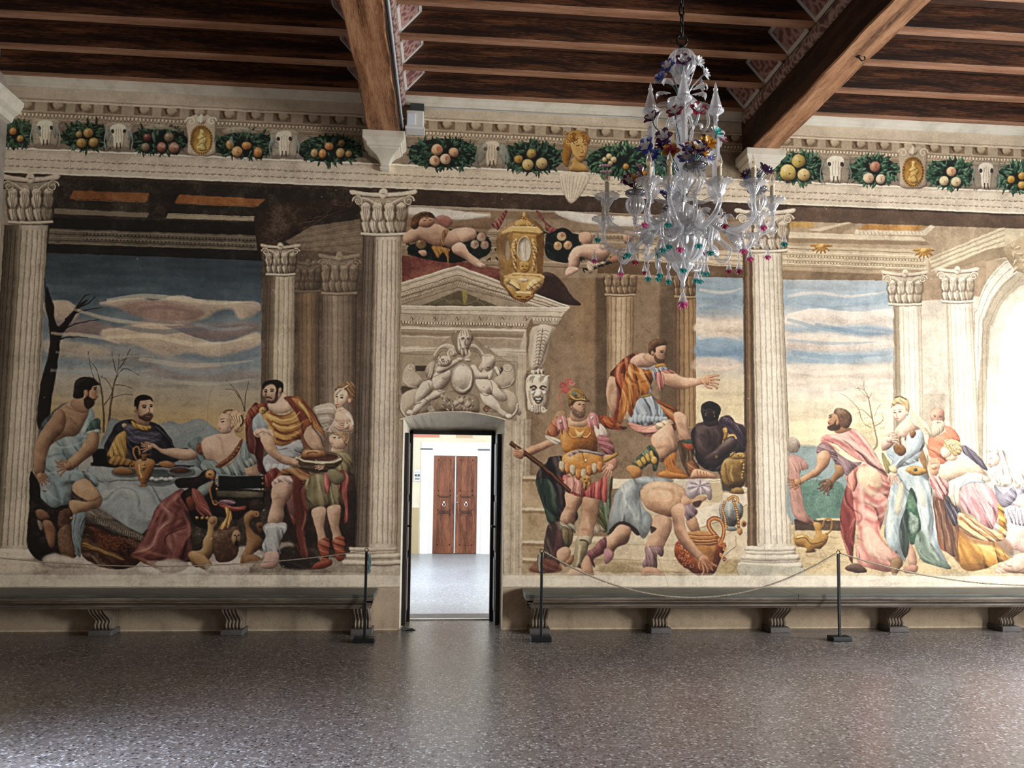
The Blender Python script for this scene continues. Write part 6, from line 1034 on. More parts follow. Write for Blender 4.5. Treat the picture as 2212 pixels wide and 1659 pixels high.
for k in range(8):L(('8a7888','231a22')[k%2],[330+k*10,250+k*6,380+k*8,262+k*10,420+k*7,310+k*12],w=3,a=.6)
S('b5853c','320 345 345 330 365 350 358 400 340 440 322 430 330 390',sh=1,r=4,tex=.4);L('f0d48c','345 342 350 370',w=2,a=.8);L('c9a050','370 400 410 395 438 430',w=5);L('f0d48c','375 402 412 400',w=2);S('8a7038','250 575 275 565 283 585 258 600',sh=.8,sm=0)
S('2a2026','100 620 200 680 320 640 430 540 510 510 500 540 430 560 330 660 300 700 200 700',sh=.4,fold=(150,12,.5),r=6)
S('96763a','310 650 370 590 480 590 520 640 522 740 490 820 440 850 360 840 310 760',sh=1,r=14,tex=.25);S('ad8a46','390 590 420 560 480 545 520 570 515 595 450 602',sh=1,r=6,tex=.2);
for k in range(7):E('caa95c',430+(k*23)%70,560+(k*7)%22,11,8,sh=1)
for k in range(12):spiral(('d9b868','5c431c')[k%2],480+(k*11)%26,620+k*14,9,1.2,1,k,w=2.4,a=.8)
L('5c431c','340 640 350 720 370 800',w=4,a=.6,soft=1);L('e8cc84','400 650 390 720 410 790',w=5,a=.5,soft=2);S('96763a','420 850 480 850 500 885 490 895 410 895 405 885',sh=.8,r=4)
# commander's bearer: man with the platter, woman and page
FR(520,800,3.662);G(1.6)
S('6e3222','340 215 400 205 480 240 560 310 610 390 660 490 600 480 540 420 500 480 440 350 380 260',sh=.5,r=10,fold=(62,16,.6))
S('a8703a','400 215 470 230 540 300 600 390 660 500 640 510 580 460 560 400 500 330 430 260',sh=.6,r=6,fold=(60,9,.7));S('8d8070','580 450 640 500 680 560 660 560 600 500',sh=.5,fold=(50,8,.5),a=.8)
S('a5826a','490 480 545 430 590 490 640 570 668 640 620 640 560 640 520 580 495 530',sh=.9,r=12);L('3a2418','495 490 500 550 540 610 590 638',w=3.5,a=.6,soft=1);L('3a2418','560 440 620 520 660 600',w=2.5,a=.6);L('c9a78c','560 470 600 540 630 610',w=8,a=.4,soft=3)
S('8a4a2a','500 400 560 380 560 430 520 450 495 500 480 480',sh=.5,fold=(60,10,.6));S('8a5230','480 500 500 540 520 610 500 625',sh=.3)
for p,c in(('230 330 300 360 380 350 440 300','5a3012'),('215 350 300 390 400 385 470 330','e0b466'),('240 400 320 430 420 420 490 370','5a3012'),('250 420 330 455 430 445 500 400','d9a85c'),('260 470 340 500 430 480 500 430','4a240e'),('270 490 350 520 440 500','c9954c'),('280 540 360 560 440 540 500 490','4a1e0e'),('460 250 520 330 560 410','e0b466'),('480 240 545 320 600 420','5a2412')):L(c,p,w=6,w1=2,a=.65,soft=1)
E('c49a54',172,318,26,26,sh=1,r=4,tex=.4)
for k in range(8):L('6d4a1c',[172,318,172+24*math.cos(k*.785),318+24*math.sin(k*.785)],w=1.6,a=.6)
S('a39686','580 300 640 270 720 265 760 290 750 340 730 400 680 480 660 490 630 420 600 350',sh=.5,fold=(50,16,.7),r=8)
for p,c in(('590 320 660 300 730 300','d3c8b8'),('600 350 680 340 740 350','5f5347'),('620 380 680 375 730 390','d3c8b8'),('640 420 700 410','5f5347'),('660 460 710 440','d3c8b8')):L(c,p,w=4,w1=2,a=.6,soft=1)
L('5f4a3a','752 200 765 180 800 150',w=3,a=.5);L('8a6a54','700 400 760 330 820 310',w=2,a=.5);L('d9cdb8','830 340 870 380 885 430',w=5,a=.7);L('5f4a3a','770 300 800 330 840 330',w=3,a=.3,soft=2)
for k in range(10):L(('a07a4c','4f3820')[k%2],[770+k*12,140-(k%3)*6,800+k*10,120,850+k*4,105+k*6],w=2.6,a=.6)
L('e0d6c6','808 145 850 118',w=2.6,a=.8)
for k in range(9):L(('b08a5c','5a4028')[k%2],[790+k*7,505,815+k*5,500+k*4,838,530+k*6],w=2.6,a=.6)
L('c9bf9f','430 690 500 715 620 730 740 722 800 700',w=5,a=.7);L('3a2c1c','440 705 520 735 640 750 760 735',w=4,a=.6);S('94623a','482 650 500 632 540 628 600 632 660 640 672 665 620 690 540 694 490 680',sh=1,r=7,tex=.2);L('5d3418','520 660 560 645 610 655',w=3);L('d9a870','510 645 560 636 620 642',w=4,a=.5,soft=1);L('8a7a60','640 730 700 720 720 745 690 765 650 760',w=10,a=.0)
# right: shadowed robes between the kneeling woman and the lady
FR(1980,860,2.504);G(1.)
S('7a5844','100 550 150 530 200 600 230 660 220 800 215 860 150 820 110 700',sh=.3,fold=(80,16,.5),a=.9);S('8f6a52','210 590 250 600 300 720 480 760 520 850 420 800 300 780 240 740 215 680',sh=.3,a=.6,soft=3);S('57525c','150 540 190 580 235 600 230 660 200 690 165 620',sh=.4,fold=(70,10,.5))
S('d39a94','65 420 100 420 165 450 170 500 140 550 110 540 95 480',sh=.8,fold=(60,12,.6),r=6);S('d3a77c','225 620 290 640 380 700 470 720 480 660 450 560 480 600 486 740 440 775 340 765 260 730 225 680',sh=.6,fold=(35,14,.6),r=6)
for p,c in(('235 640 300 700 400 745 470 750','8a5a1e'),('240 660 320 730 420 765','ecc98a'),('225 720 240 820 280 900','9a5f24'),('260 760 330 850 420 900','a87232'),('330 790 430 820 500 860','ecc98a'),('300 480 340 560 380 660','c48c94'),('350 460 400 560 410 680','f3d9d6'),('270 480 280 560 310 620','c48c94'),('400 480 430 560 430 660','c48c94')):L(c,p,w=6,w1=2,a=.6,soft=1.5)
for k in range(14):L(('f0dfb6','9a7c4c')[k%2],[150+(k*17)%80,232+(k*11)%50,165+(k*17)%80,226+(k*11)%50,178+(k*17)%76,240+(k*11)%50],w=2.6,a=.6)
S('e6ddd0','385 290 430 272 470 285 490 330 520 430 500 470 440 460 400 410 395 380 440 360 448 320 420 295',sh=.6,fold=(70,14,.5),r=6);L('8f8a84','430 300 460 340 470 400 510 450',w=3,a=.5);L('b5a898','400 420 450 450 500 470',w=3,a=.6)
S('8f8b98','420 470 470 520 520 480 540 540 480 590 440 560',sh=.5,fold=(40,12,.6));S('b5b4ba','480 590 560 590 640 600 640 690 520 680 480 640',sh=.4,fold=(82,9,.6))
for k in range(6):L('86838e',[490+k*13,600,494+k*13,670],w=2,a=.5)
for k in range(5):L('c49a8c',[485+k*16,700+k*4,500+k*14,760,490+k*16,810],w=3,a=.35,soft=1)
OUTL[0]=0.;FR(0,0,1)
base(1664,126,1180,48,'d3ccba','7d7563');Q('b9b4a1','1590 1222 1602 1218 1738 1226 1738 1250 1612 1250 1596 1240',tex=.1);L('5f5b4b','1612 1232 1612 1250',w=1.5,a=.5)
B('e2dac8',.455,.575,tex=.1);B('cfc5b2',.57,.60,a=.5,soft=1,tex=.2)
for k in range(40):
    x=rng.uniform(X0,X1);z=rng.uniform(.46,.62);L('b8a890',wz([x,z,x+.1,z+.01,x+.2,z]),w=3,w1=1,a=.35,soft=2,c=True)
brushwork(60000,.6,4.78,7,1.9,.5);brushwork(26000,4.78,5.6,5,1.6,.4,5)
def _shift(a,d,ax):
    f=np.clip(np.abs(d),0,1)[...,None];return a*(1-f)+np.where(d[...,None]>0,np.roll(a,-1,ax),np.roll(a,1,ax))*f
IMG[:]=_shift(IMG,NS*.9,0);IMG[:]=_shift(IMG,np.roll(NS,40,0)*.9,1)
IMG[:]=np.clip(IMG,0,1);IMG+=.55*(IMG-np.stack([blur(IMG[...,i],3,2) for i in range(3)],-1));IMG[:]=np.clip(IMG,0,1);IMG[:]=IMG*.7+.3*(IMG*IMG*(3-2*IMG))
# age: greyer pigment, hairline cracks, small losses
g_=IMG.mean(2,keepdims=True);_sx=np.interp(np.arange(CW)/RES+X0,[-1.2,-.4],[.70,.84])[None,:,None];IMG[:]=g_+(IMG-g_)*_sx;IMG*=np.array([1.03,.99,.935])[None,None]
IMG*=1+(NB*.05+NF*.035+NV*.02+NH*.02)[...,None]
for k in range(26):
    x=rng.uniform(X0,X1);z=rng.uniform(.8,5.6);p=[x,z]
    for j in range(rng.integers(3,8)):x+=rng.uniform(-.05,.05);z-=rng.uniform(.04,.14);p+=[x,z]
    L('4a4036',wz(p),w=.9,w1=.5,a=.45,c=True,sm=0)
for k in range(160):
    x=rng.uniform(X0,X1);z=rng.uniform(.5,5.6)**1;r0=rng.uniform(.003,.012);fill(smooth(wz([x-r0,z,x,z+r0*.7,x+r0,z,x,z-r0*.7])),'dcd4c4',sh=0,rim=0,soft=0,a=.6)
# ================================================================ helpers
def add(name,me,parent=None,mat=None):
    o=bpy.data.objects.new(name,me);COL.objects.link(o)
    if parent is not None:o.parent=parent
    for m in (mat if isinstance(mat,(list,tuple)) else [mat] if mat else []): me.materials.append(m)
    return o
def obj(name,bm,mat=None,parent=None,smooth=False,bevel=0):
    bmesh.ops.recalc_face_normals(bm,faces=bm.faces)
    me=bpy.data.meshes.new(name);bm.to_mesh(me);bm.free()
    if smooth: me.shade_smooth()
    o=add(name,me,parent,mat)
    if bevel:
        b=o.modifiers.new('bevel','BEVEL');b.width=bevel;b.segments=2;b.limit_method='ANGLE'
    return o
def empty(name,loc,label,cat,group=None,rz=0):
    o=bpy.data.objects.new(name,None);COL.objects.link(o);o.location=loc;o.rotation_euler=(0,0,rz);tag(o,label,cat,group);return o
def tag(o,label,cat,group=None,kind=None):
    o['label']=label;o['category']=cat
    if group:o['group']=group
    if kind:o['kind']=kind
    return o
def struct(o): o['kind']='structure';return o
def box(bm,a,b,mi=0):
    vs=[bm.verts.new((x,y,z)) for x in(a[0],b[0]) for y in(a[1],b[1]) for z in(a[2],b[2])]
    for f in((0,1,3,2),(4,6,7,5),(0,4,5,1),(2,3,7,6),(0,2,6,4),(1,5,7,3)):
        fc=bm.faces.new([vs[i] for i in f]);fc.material_index=mi
    return vs
def boxo(name,a,b,mat,parent=None,bevel=0): bm=bmesh.new();box(bm,a,b);return obj(name,bm,mat,parent,bevel=bevel)
def loft(bm,rings,close=True,cap=True,mi=0):
    R=[[bm.verts.new(p) for p in r] for r in rings];n=len(R[0])
    for a,b in zip(R,R[1:]):
        for i in range(n if close else n-1):
            f=bm.faces.new((a[i],a[(i+1)%n],b[(i+1)%n],b[i]));f.material_index=mi
    if cap and close:
        for r in (R[0][::-1],R[-1]):
            try:f=bm.faces.new(r);f.material_index=mi
            except Exception:pass
    return R
def lathe(bm,prof,n=24,rib=0.,nr=12,c=(0,0,0),twist=0.,mi=0,cap=True):
    rings=[]
    for r,z in prof:
        rr=[]
        for i in range(n):
            a=2*math.pi*i/n;q=r*(1+rib*math.cos(nr*(a+twist*z)))
            rr.append((c[0]+q*math.cos(a),c[1]+q*math.sin(a),c[2]+z))
        rings.append(rr)
    loft(bm,rings,mi=mi,cap=cap)
def tube(bm,P,r,n=8,mi=0,rib=0.,nr=4,cap=True):
    P=[Vector(p) for p in P];m=len(P);rings=[];up=None
    for i,p in enumerate(P):
        t=(P[min(i+1,m-1)]-P[max(i-1,0)]).normalized()
        if up is None: up=Vector((0,0,1)) if abs(t.z)<.9 else Vector((1,0,0))
        s=t.cross(up)
        if s.length<1e-4: s=t.cross(Vector((1,0,0)))
        s.normalize();up=s.cross(t).normalized()
        rad=r[i] if isinstance(r,(list,tuple)) else r
        rings.append([p+(s*math.cos(2*math.pi*k/n)+up*math.sin(2*math.pi*k/n))*rad*(1+rib*math.cos(nr*2*math.pi*k/n)) for k in range(n)])
    loft(bm,rings,mi=mi,cap=cap)
def crv(P,k=6):
    P=[Vector(p) for p in P];o=[]
    for i in range(len(P)-1):
        a,b,c,d=P[max(i-1,0)],P[i],P[i+1],P[min(i+2,len(P)-1)]
        for j in range(k):
            t=j/k;o.append(.5*((2*b)+(c-a)*t+(2*a-5*b+4*c-d)*t*t+(3*b-a-3*c+d)*t**3))
    o.append(P[-1]);return o
def extr(bm,prof,axis,a,b,mi=0):
    """prof: closed (u,v) outline, extruded along x ('x': u=y,v=z) or y ('y': u=x,v=z)"""
    f=(lambda t:[(t,u,v) for u,v in prof]) if axis=='x' else (lambda t:[(u,t,v) for u,v in prof])
    loft(bm,[f(a),f(b)],mi=mi)
# ================================================================ materials
def mat(name,col=(.5,.5,.5),rough=.6,metal=0.,spec=.5):
    m=bpy.data.materials.new(name);m.use_nodes=True;b=m.node_tree.nodes['Principled BSDF']
    b.inputs['Base Color'].default_value=(*col,1);b.inputs['Roughness'].default_value=rough;b.inputs['Metallic'].default_value=metal
    b.inputs['Specular IOR Level'].default_value=spec;return m
def nd(m,t,**k):
    n=m.node_tree.nodes.new(t)
    for a,b in k.items():
        if a in n.inputs:n.inputs[a].default_value=b
        else:setattr(n,a,b)
    return n
def ln(m,a,b): m.node_tree.links.new(a,b)
def bsdf(m): return m.node_tree.nodes['Principled BSDF']
def ramp(m,st):
    r=nd(m,'ShaderNodeValToRGB');e=r.color_ramp.elements
    while len(e)<len(st):e.new(.5)
    for k,(p,c) in enumerate(st):e[k].position=p;e[k].color=(*c,1)
    return r
def coords(m,scale=(1,1,1),rot=(0,0,0)):
    t=nd(m,'ShaderNodeTexCoord');p=nd(m,'ShaderNodeMapping');p.inputs['Scale'].default_value=scale;p.inputs['Rotation'].default_value=rot;ln(m,t.outputs['Object'],p.inputs[0]);return p.outputs[0]
def noisy(name,st,scale=4.,rough=.7,detail=6,sc=(1,1,1),bump=.0,bscale=30,spec=.4,metal=0.,dist=0.):
    m=mat(name,rough=rough,spec=spec,metal=metal);c=coords(m,sc)
    n=nd(m,'ShaderNodeTexNoise',Scale=scale,Detail=detail,Roughness=.6,Distortion=dist);ln(m,c,n.inputs['Vector'])
    r=ramp(m,st);ln(m,n.outputs['Fac'],r.inputs[0]);ln(m,r.outputs[0],bsdf(m).inputs['Base Color'])
    if bump:
        n2=nd(m,'ShaderNodeTexNoise',Scale=bscale,Detail=5);ln(m,c,n2.inputs['Vector']);b=nd(m,'ShaderNodeBump',Strength=bump,Distance=.01);ln(m,n2.outputs['Fac'],b.inputs['Height']);ln(m,b.outputs[0],bsdf(m).inputs['Normal'])
    return m
def wood(name,dark,mid,lite,sc,scale=1.,rough=.55,streak=9.):
    m=mat(name,rough=rough,spec=.35);c=coords(m,sc)
    n=nd(m,'ShaderNodeTexNoise',Scale=1.6*scale,Detail=3,Distortion=.6);ln(m,c,n.inputs['Vector'])
    w=nd(m,'ShaderNodeTexNoise',Scale=streak*scale,Detail=7,Roughness=.65,Distortion=1.6);ln(m,c,w.inputs['Vector'])
    mx=nd(m,'ShaderNodeMath',operation='MULTIPLY_ADD');mx.inputs[1].default_value=.55;ln(m,n.outputs['Fac'],mx.inputs[0])
    mm=nd(m,'ShaderNodeMath',operation='MULTIPLY');mm.inputs[1].default_value=.5;ln(m,w.outputs['Fac'],mm.inputs[0]);ln(m,mm.outputs[0],mx.inputs[2])
    r=ramp(m,[(.36,dark),(.5,mid),(.62,lite)]);ln(m,mx.outputs[0],r.inputs[0]);ln(m,r.outputs[0],bsdf(m).inputs['Base Color'])
    b=nd(m,'ShaderNodeBump',Strength=.25,Distance=.01);ln(m,w.outputs['Fac'],b.inputs['Height']);ln(m,b.outputs[0],bsdf(m).inputs['Normal']);return m
M={}
M['plaster']=noisy('plaster',[(.3,(.20,.165,.13)),(.5,(.29,.245,.20)),(.75,(.38,.33,.27))],3.,.85,bump=.25,bscale=18)
M['cream']=noisy('cream_plaster',[(.3,(.50,.45,.34)),(.5,(.66,.60,.48)),(.75,(.72,.67,.56))],5.,.75,bump=.2,bscale=25)
M['hall_wall']=noisy('hall_wall',[(.3,(.62,.55,.40)),(.6,(.74,.68,.52))],2.,.8)
M['white']=noisy('white_plaster',[(.3,(.74,.73,.70)),(.7,(.84,.83,.80))],3.,.7)
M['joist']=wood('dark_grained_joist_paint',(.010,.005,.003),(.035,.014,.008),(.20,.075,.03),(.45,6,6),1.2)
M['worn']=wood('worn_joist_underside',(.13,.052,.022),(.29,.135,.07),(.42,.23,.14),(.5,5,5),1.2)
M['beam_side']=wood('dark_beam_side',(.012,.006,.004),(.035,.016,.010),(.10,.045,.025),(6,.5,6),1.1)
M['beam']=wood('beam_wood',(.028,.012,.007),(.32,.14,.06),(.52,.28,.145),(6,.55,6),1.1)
M['board']=wood('ceiling_board_wood',(.03,.013,.008),(.07,.03,.016),(.12,.055,.03),(.5,5,5),1.)
M['bench']=wood('bench_wood',(.05,.036,.026),(.11,.085,.062),(.22,.18,.135),(.4,6,6),1.6,.5)
M['bench_top']=noisy('bench_top_paint',[(.3,(.045,.047,.038)),(.55,(.085,.09,.073)),(.8,(.14,.14,.115))],6.,.55,sc=(.5,3,3),bump=.1)
M['support']=noisy('support_wood',[(.3,(.13,.10,.075)),(.6,(.30,.24,.18))],14.,.6,sc=(6,6,1))
M['plinth']=noisy('plinth_stone',[(.3,(.07,.06,.055)),(.7,(.14,.13,.12))],12.,.6)
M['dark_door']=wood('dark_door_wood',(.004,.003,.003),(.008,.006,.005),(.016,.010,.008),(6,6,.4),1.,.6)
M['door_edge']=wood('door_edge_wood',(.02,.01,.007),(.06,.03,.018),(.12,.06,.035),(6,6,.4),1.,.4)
M['red_door']=wood('polished_door_wood',(.06,.018,.009),(.15,.048,.022),(.25,.09,.042),(5,5,.7),1.3,.35,5)
M['door_dark_panel']=wood('dark_panel_wood',(.03,.009,.006),(.06,.02,.011),(.09,.03,.016),(5,5,.7),1.3,.35,5)
M['black']=mat('black_steel',(.012,.016,.018),.35,.3);M['iron']=mat('wrought_iron',(.02,.018,.016),.5,.6)
M['brass']=mat('brass',(.75,.55,.25),.25,1.);M['chrome']=mat('polished_metal',(.8,.78,.74),.15,1.)
M['pvc']=mat('grey_plastic_pipe',(.50,.55,.58),.4);M['cable']=mat('black_cable',(.02,.02,.02),.5);M['box']=mat('ivory_plastic',(.72,.72,.66),.4);M['box_dark']=mat('dark_grey_plastic',(.05,.06,.055),.5)
M['grey']=mat('grey_grille',(.22,.23,.24),.6);M['rope']=noisy('hemp_rope',[(.3,(.22,.18,.12)),(.7,(.50,.44,.33))],60.,.85);M['rope_teal']=noisy('teal_rope',[(.3,(.03,.06,.06)),(.7,(.20,.32,.32))],80.,.8)
M['marble']=noisy('threshold_marble',[(.3,(.55,.52,.47)),(.7,(.72,.70,.66))],5.,.4);M['threshold_dark']=noisy('threshold_stone',[(.3,(.05,.04,.035)),(.7,(.11,.09,.08))],8.,.5)
M['candle']=noisy('candle_sleeve',[(.25,(.42,.26,.12)),(.45,(.74,.66,.48)),(.8,(.82,.78,.65))],3.,.5,sc=(1,1,2.5))
# carved leaf moulding and painted panels on the great beams
def carved(name,a,b,s):
    m=mat(name,rough=.8);c=coords(m,(s,s,s));v=nd(m,'ShaderNodeTexVoronoi',Scale=1.,feature='SMOOTH_F1');n=nd(m,'ShaderNodeTexNoise',Scale=.8,Detail=3);ln(m,c,n.inputs['Vector'])
    mx=nd(m,'ShaderNodeMixRGB');mx.inputs[0].default_value=.3;ln(m,c,mx.inputs[1]);ln(m,n.outputs['Color'],mx.inputs[2]);ln(m,mx.outputs[0],v.inputs['Vector'])
    r=ramp(m,[(.25,b),(.45,a),(.62,b)]);ln(m,v.outputs['Distance'],r.inputs[0]);ln(m,r.outputs[0],bsdf(m).inputs['Base Color']);return m
M['leafband']=carved('carved_leaf_band',(.42,.30,.25),(.14,.06,.05),22);M['panel']=carved('painted_scroll_panel',(.40,.24,.20),(.16,.05,.045),20);M['panel_edge']=mat('pale_panel_border',(.55,.52,.47),.8)
# terrazzo
def terrazzo(name,base,chips,scale,rough,dk=.5,seed=0):
    m=mat(name,rough=rough,spec=.5);c=coords(m)
    nv=nd(m,'ShaderNodeTexNoise',Scale=scale*.9,Detail=2);ln(m,c,nv.inputs['Vector']);mx=nd(m,'ShaderNodeMixRGB');mx.inputs[0].default_value=.02;ln(m,c,mx.inputs[1]);ln(m,nv.outputs['Color'],mx.inputs[2])
    v=nd(m,'ShaderNodeTexVoronoi',Scale=scale);ln(m,mx.outputs[0],v.inputs['Vector'])
    s=nd(m,'ShaderNodeSeparateColor');ln(m,v.outputs['Color'],s.inputs[0])
    r=ramp(m,chips);r.color_ramp.interpolation='CONSTANT';ln(m,s.outputs[0],r.inputs[0])
    e=ramp(m,[(.42,(0,0,0)),(.62,(1,1,1))]);ln(m,v.outputs['Distance'],e.inputs[0])
    mm=nd(m,'ShaderNodeMixRGB');ln(m,e.outputs[0],mm.inputs[0]);ln(m,r.outputs[0],mm.inputs[1]);mm.inputs[2].default_value=(*base,1)
    n=nd(m,'ShaderNodeTexNoise',Scale=.9,Detail=5);ln(m,c,n.inputs['Vector']);r2=ramp(m,[(.3,(.86,.85,.84)),(.7,(1.08,1.07,1.06))]);ln(m,n.outputs['Fac'],r2.inputs[0])
    m2=nd(m,'ShaderNodeMixRGB',blend_type='MULTIPLY');m2.inputs[0].default_value=1;ln(m,mm.outputs[0],m2.inputs[1]);ln(m,r2.outputs[0],m2.inputs[2]);ln(m,m2.outputs[0],bsdf(m).inputs['Base Color'])
    rr=ramp(m,[(.3,(rough*.93,)*3),(.7,(rough*1.08,)*3)]);ln(m,n.outputs['Fac'],rr.inputs[0]);ln(m,rr.outputs[0],bsdf(m).inputs['Roughness'])
    b=nd(m,'ShaderNodeBump',Strength=.03,Distance=.003);ln(m,v.outputs['Distance'],b.inputs['Height']);ln(m,b.outputs[0],bsdf(m).inputs['Normal'])
    return m
M['floor']=terrazzo('terrazzo_floor',(.14,.118,.102),[(0,(.115,.092,.078)),(.25,(.185,.152,.13)),(.42,(.27,.235,.21)),(.62,(.42,.39,.36)),(.72,(.03,.027,.025)),(.82,(.19,.13,.105)),(.90,(.15,.122,.105))],56.,.27)
M['hall_floor']=terrazzo('pale_terrazzo',(.32,.34,.37),[(0,(.26,.28,.31)),(.4,(.36,.38,.42)),(.75,(.48,.50,.53)),(.92,(.16,.18,.22))],45.,.35)
# glass
def glass(name,tint,body,lo=.22,hi=.85,rough=.06):
    m=bpy.data.materials.new(name);m.use_nodes=True;N=m.node_tree.nodes;N.clear()
    out=nd(m,'ShaderNodeOutputMaterial');tr=nd(m,'ShaderNodeBsdfTransparent');tr.inputs[0].default_value=(*tint,1)
    gl=nd(m,'ShaderNodeBsdfGlossy');gl.inputs['Roughness'].default_value=rough;gl.inputs[0].default_value=(1,1,1,1)
    df=nd(m,'ShaderNodeBsdfDiffuse');df.inputs[0].default_value=(*body,1);tl=nd(m,'ShaderNodeBsdfTranslucent');tl.inputs[0].default_value=(*body,1)
    a0=nd(m,'ShaderNodeMixShader');a0.inputs[0].default_value=.45;ln(m,df.outputs[0],a0.inputs[1]);ln(m,tl.outputs[0],a0.inputs[2])
    lw=nd(m,'ShaderNodeLayerWeight',Blend=.45)
    a1=nd(m,'ShaderNodeMixShader');a1.inputs[0].default_value=.26;ln(m,a0.outputs[0],a1.inputs[1]);ln(m,gl.outputs[0],a1.inputs[2])
    r=ramp(m,[(0,(lo,)*3),(1,(hi,)*3)]);ln(m,lw.outputs['Facing'],r.inputs[0])
    a2=nd(m,'ShaderNodeMixShader');ln(m,r.outputs[0],a2.inputs[0]);ln(m,tr.outputs[0],a2.inputs[1]);ln(m,a1.outputs[0],a2.inputs[2]);ln(m,a2.outputs[0],out.inputs[0]);return m
M['glass']=glass('blown_glass',(.95,.95,.95),(.80,.81,.83),.26,.88);M['glass_dark']=glass('smoky_glass_rim',(.5,.48,.52),(.12,.11,.13),.5,.95);M['frost']=glass('frosted_glass',(.93,.93,.94),(.86,.87,.88),.48,.94,.15)
M['bulb']=glass('bulb_glass',(.97,.95,.9),(.85,.82,.76),.18,.9,.03);M['filament']=mat('amber_filament',(.8,.5,.15),.4,.6)
for k,c in dict(teal=(.02,.38,.34),pink=(.75,.12,.35),red=(.35,.02,.06),violet=(.10,.03,.12),blue=(.08,.12,.55),gold=(.65,.33,.04),milk=(.8,.82,.85),stem=(.10,.17,.19)).items(): M[k]=mat(k+'_glass',c,.12,0,.8)
# the fresco as a picture generated above, lying in the plaster of the wall
im=bpy.data.images.new('fresco_pigment',CW,CH);px=np.ones((CH,CW,4),np.float32);px[...,:3]=np.clip(IMG[::-1],0,.97);im.pixels.foreach_set(px.ravel());im.update();im.pack()
fm=mat('fresco',rough=.75,spec=.3);tx=nd(fm,'ShaderNodeTexImage');tx.image=im;tx.extension='MIRROR';ln(fm,tx.outputs[0],bsdf(fm).inputs['Base Color'])
_cc2=coords(fm);_n1=nd(fm,'ShaderNodeTexNoise',Scale=7.,Detail=6);ln(fm,_cc2,_n1.inputs['Vector']);_b1=nd(fm,'ShaderNodeBump',Strength=.22,Distance=.012);ln(fm,_n1.outputs['Fac'],_b1.inputs['Height']);ln(fm,_b1.outputs[0],bsdf(fm).inputs['Normal'])
del px
# ================================================================ the room
XL,XR,YB,ZC=-4.68,9.3,-3.4,6.02
WY=WALLY
bm=bmesh.new();uv=bm.loops.layers.uv.new('UVMap')
def wface(P,mi=0):
    f=bm.faces.new([bm.verts.new((x,WY,z)) for x,z in P]);f.material_index=mi
    for l in f.loops:l[uv].uv=((l.vert.co.x-X0)/(X1-X0),(l.vert.co.z-Z0)/(Z1-Z0))
DL,DR=-.44,.655
wface([(XL-.3,0),(DL,0),(DL,6.1),(XL-.3,6.1)]);wface([(DR,0),(XR+.3,0),(XR+.3,6.1),(DR,6.1)])
arc=[(DL+(DR-DL)*i/12,2.25+.075*(1-((i-6)/6)**2)) for i in range(13)]
for a,b in zip(arc,arc[1:]): wface([a,b,(b[0],6.1),(a[0],6.1)])
# splayed reveal to the door frame, then the far half of the wall
IL,IR,IT,IY=-.385,.578,2.15,9.1
fr=[(DL,0)]+arc+[(DR,0)];bk=[(IL,0)]+[(IL+(IR-IL)*i/12,IT) for i in range(13)]+[(IR,0)]
A=[bm.verts.new((x,WY,z)) for x,z in fr];Bv=[bm.verts.new((x,IY,z)) for x,z in bk];Cv=[bm.verts.new((x,9.28,z)) for x,z in bk]
for i in range(len(A)-1):
    for p,q in((A,Bv),(Bv,Cv)):
        f=bm.faces.new((p[i],p[i+1],q[i+1],q[i]));f.material_index=1
def bk_face(P):
    f=bm.faces.new([bm.verts.new(p) for p in P]);f.material_index=2
bk_face([(-2.6,9.28,0),(IL,9.28,0),(IL,9.28,4),(-2.6,9.28,4)]);bk_face([(IR,9.28,0),(3.9,9.28,0),(3.9,9.28,4),(IR,9.28,4)]);bk_face([(IL,9.28,IT),(IR,9.28,IT),(IR,9.28,4),(IL,9.28,4)])
struct(obj('wall_back',bm,[fm,M['cream'],M['white']]))
# floor
bm=bmesh.new();f=bm.faces.new([bm.verts.new(p) for p in((XL-.3,YB-.3,0),(XR+.3,YB-.3,0),(XR+.3,9.13,0),(XL-.3,9.13,0))]);struct(obj('floor',bm,M['floor']))
bm=bmesh.new();bm.faces.new([bm.verts.new(p) for p in((-2.6,9.13,0),(3.9,9.13,0),(3.9,16.8,0),(-2.6,16.8,0))]);struct(obj('floor_hall',bm,M['hall_floor']))
struct(boxo('trim_threshold',(IL,9.09,-.02),(IR,9.15,.012),M['marble']));struct(boxo('trim_sill',(IL,9.15,-.02),(IR,9.48,.006),M['threshold_dark']))
# walls with window openings
def wall_with_hole(name,plane,val,thick,u0,u1,z0,z1,holes,m):
    """plane 'x' or 'y'; holes (u0,u1,z0,z1) cut through a wall with real reveals"""
    bm=bmesh.new();us=sorted({u0,u1,*[h[0] for h in holes],*[h[1] for h in holes]});zs=sorted({z0,z1,*[h[2] for h in holes],*[h[3] for h in holes]})
    for a,b in zip(us,us[1:]):
        for c,d in zip(zs,zs[1:]):
            if any(h[0]<=a and b<=h[1] and h[2]<=c and d<=h[3] for h in holes):continue
            lo,hi=min(val,val+thick),max(val,val+thick)
            if plane=='x':box(bm,(lo,a,c),(hi,b,d))
            else:box(bm,(a,lo,c),(b,hi,d))
    return struct(obj(name,bm,m))
wall_with_hole('wall_right','x',XR,.35,YB-.3,WY,0,6.1,[(.2,1.8,1.2,3.8),(5.35,6.65,1.2,3.8)],M['plaster'])
wall_with_hole('wall_left','x',XL,-.6,YB-.3,WY,0,6.1,[(2.25,3.95,1.1,2.9)],M['plaster'])
wall_with_hole('wall_rear','y',YB,-.35,XL,XR,0,6.1,[(5.3,7.3,1.1,3.7)],M['plaster'])  # rear opening placed for the added fill light
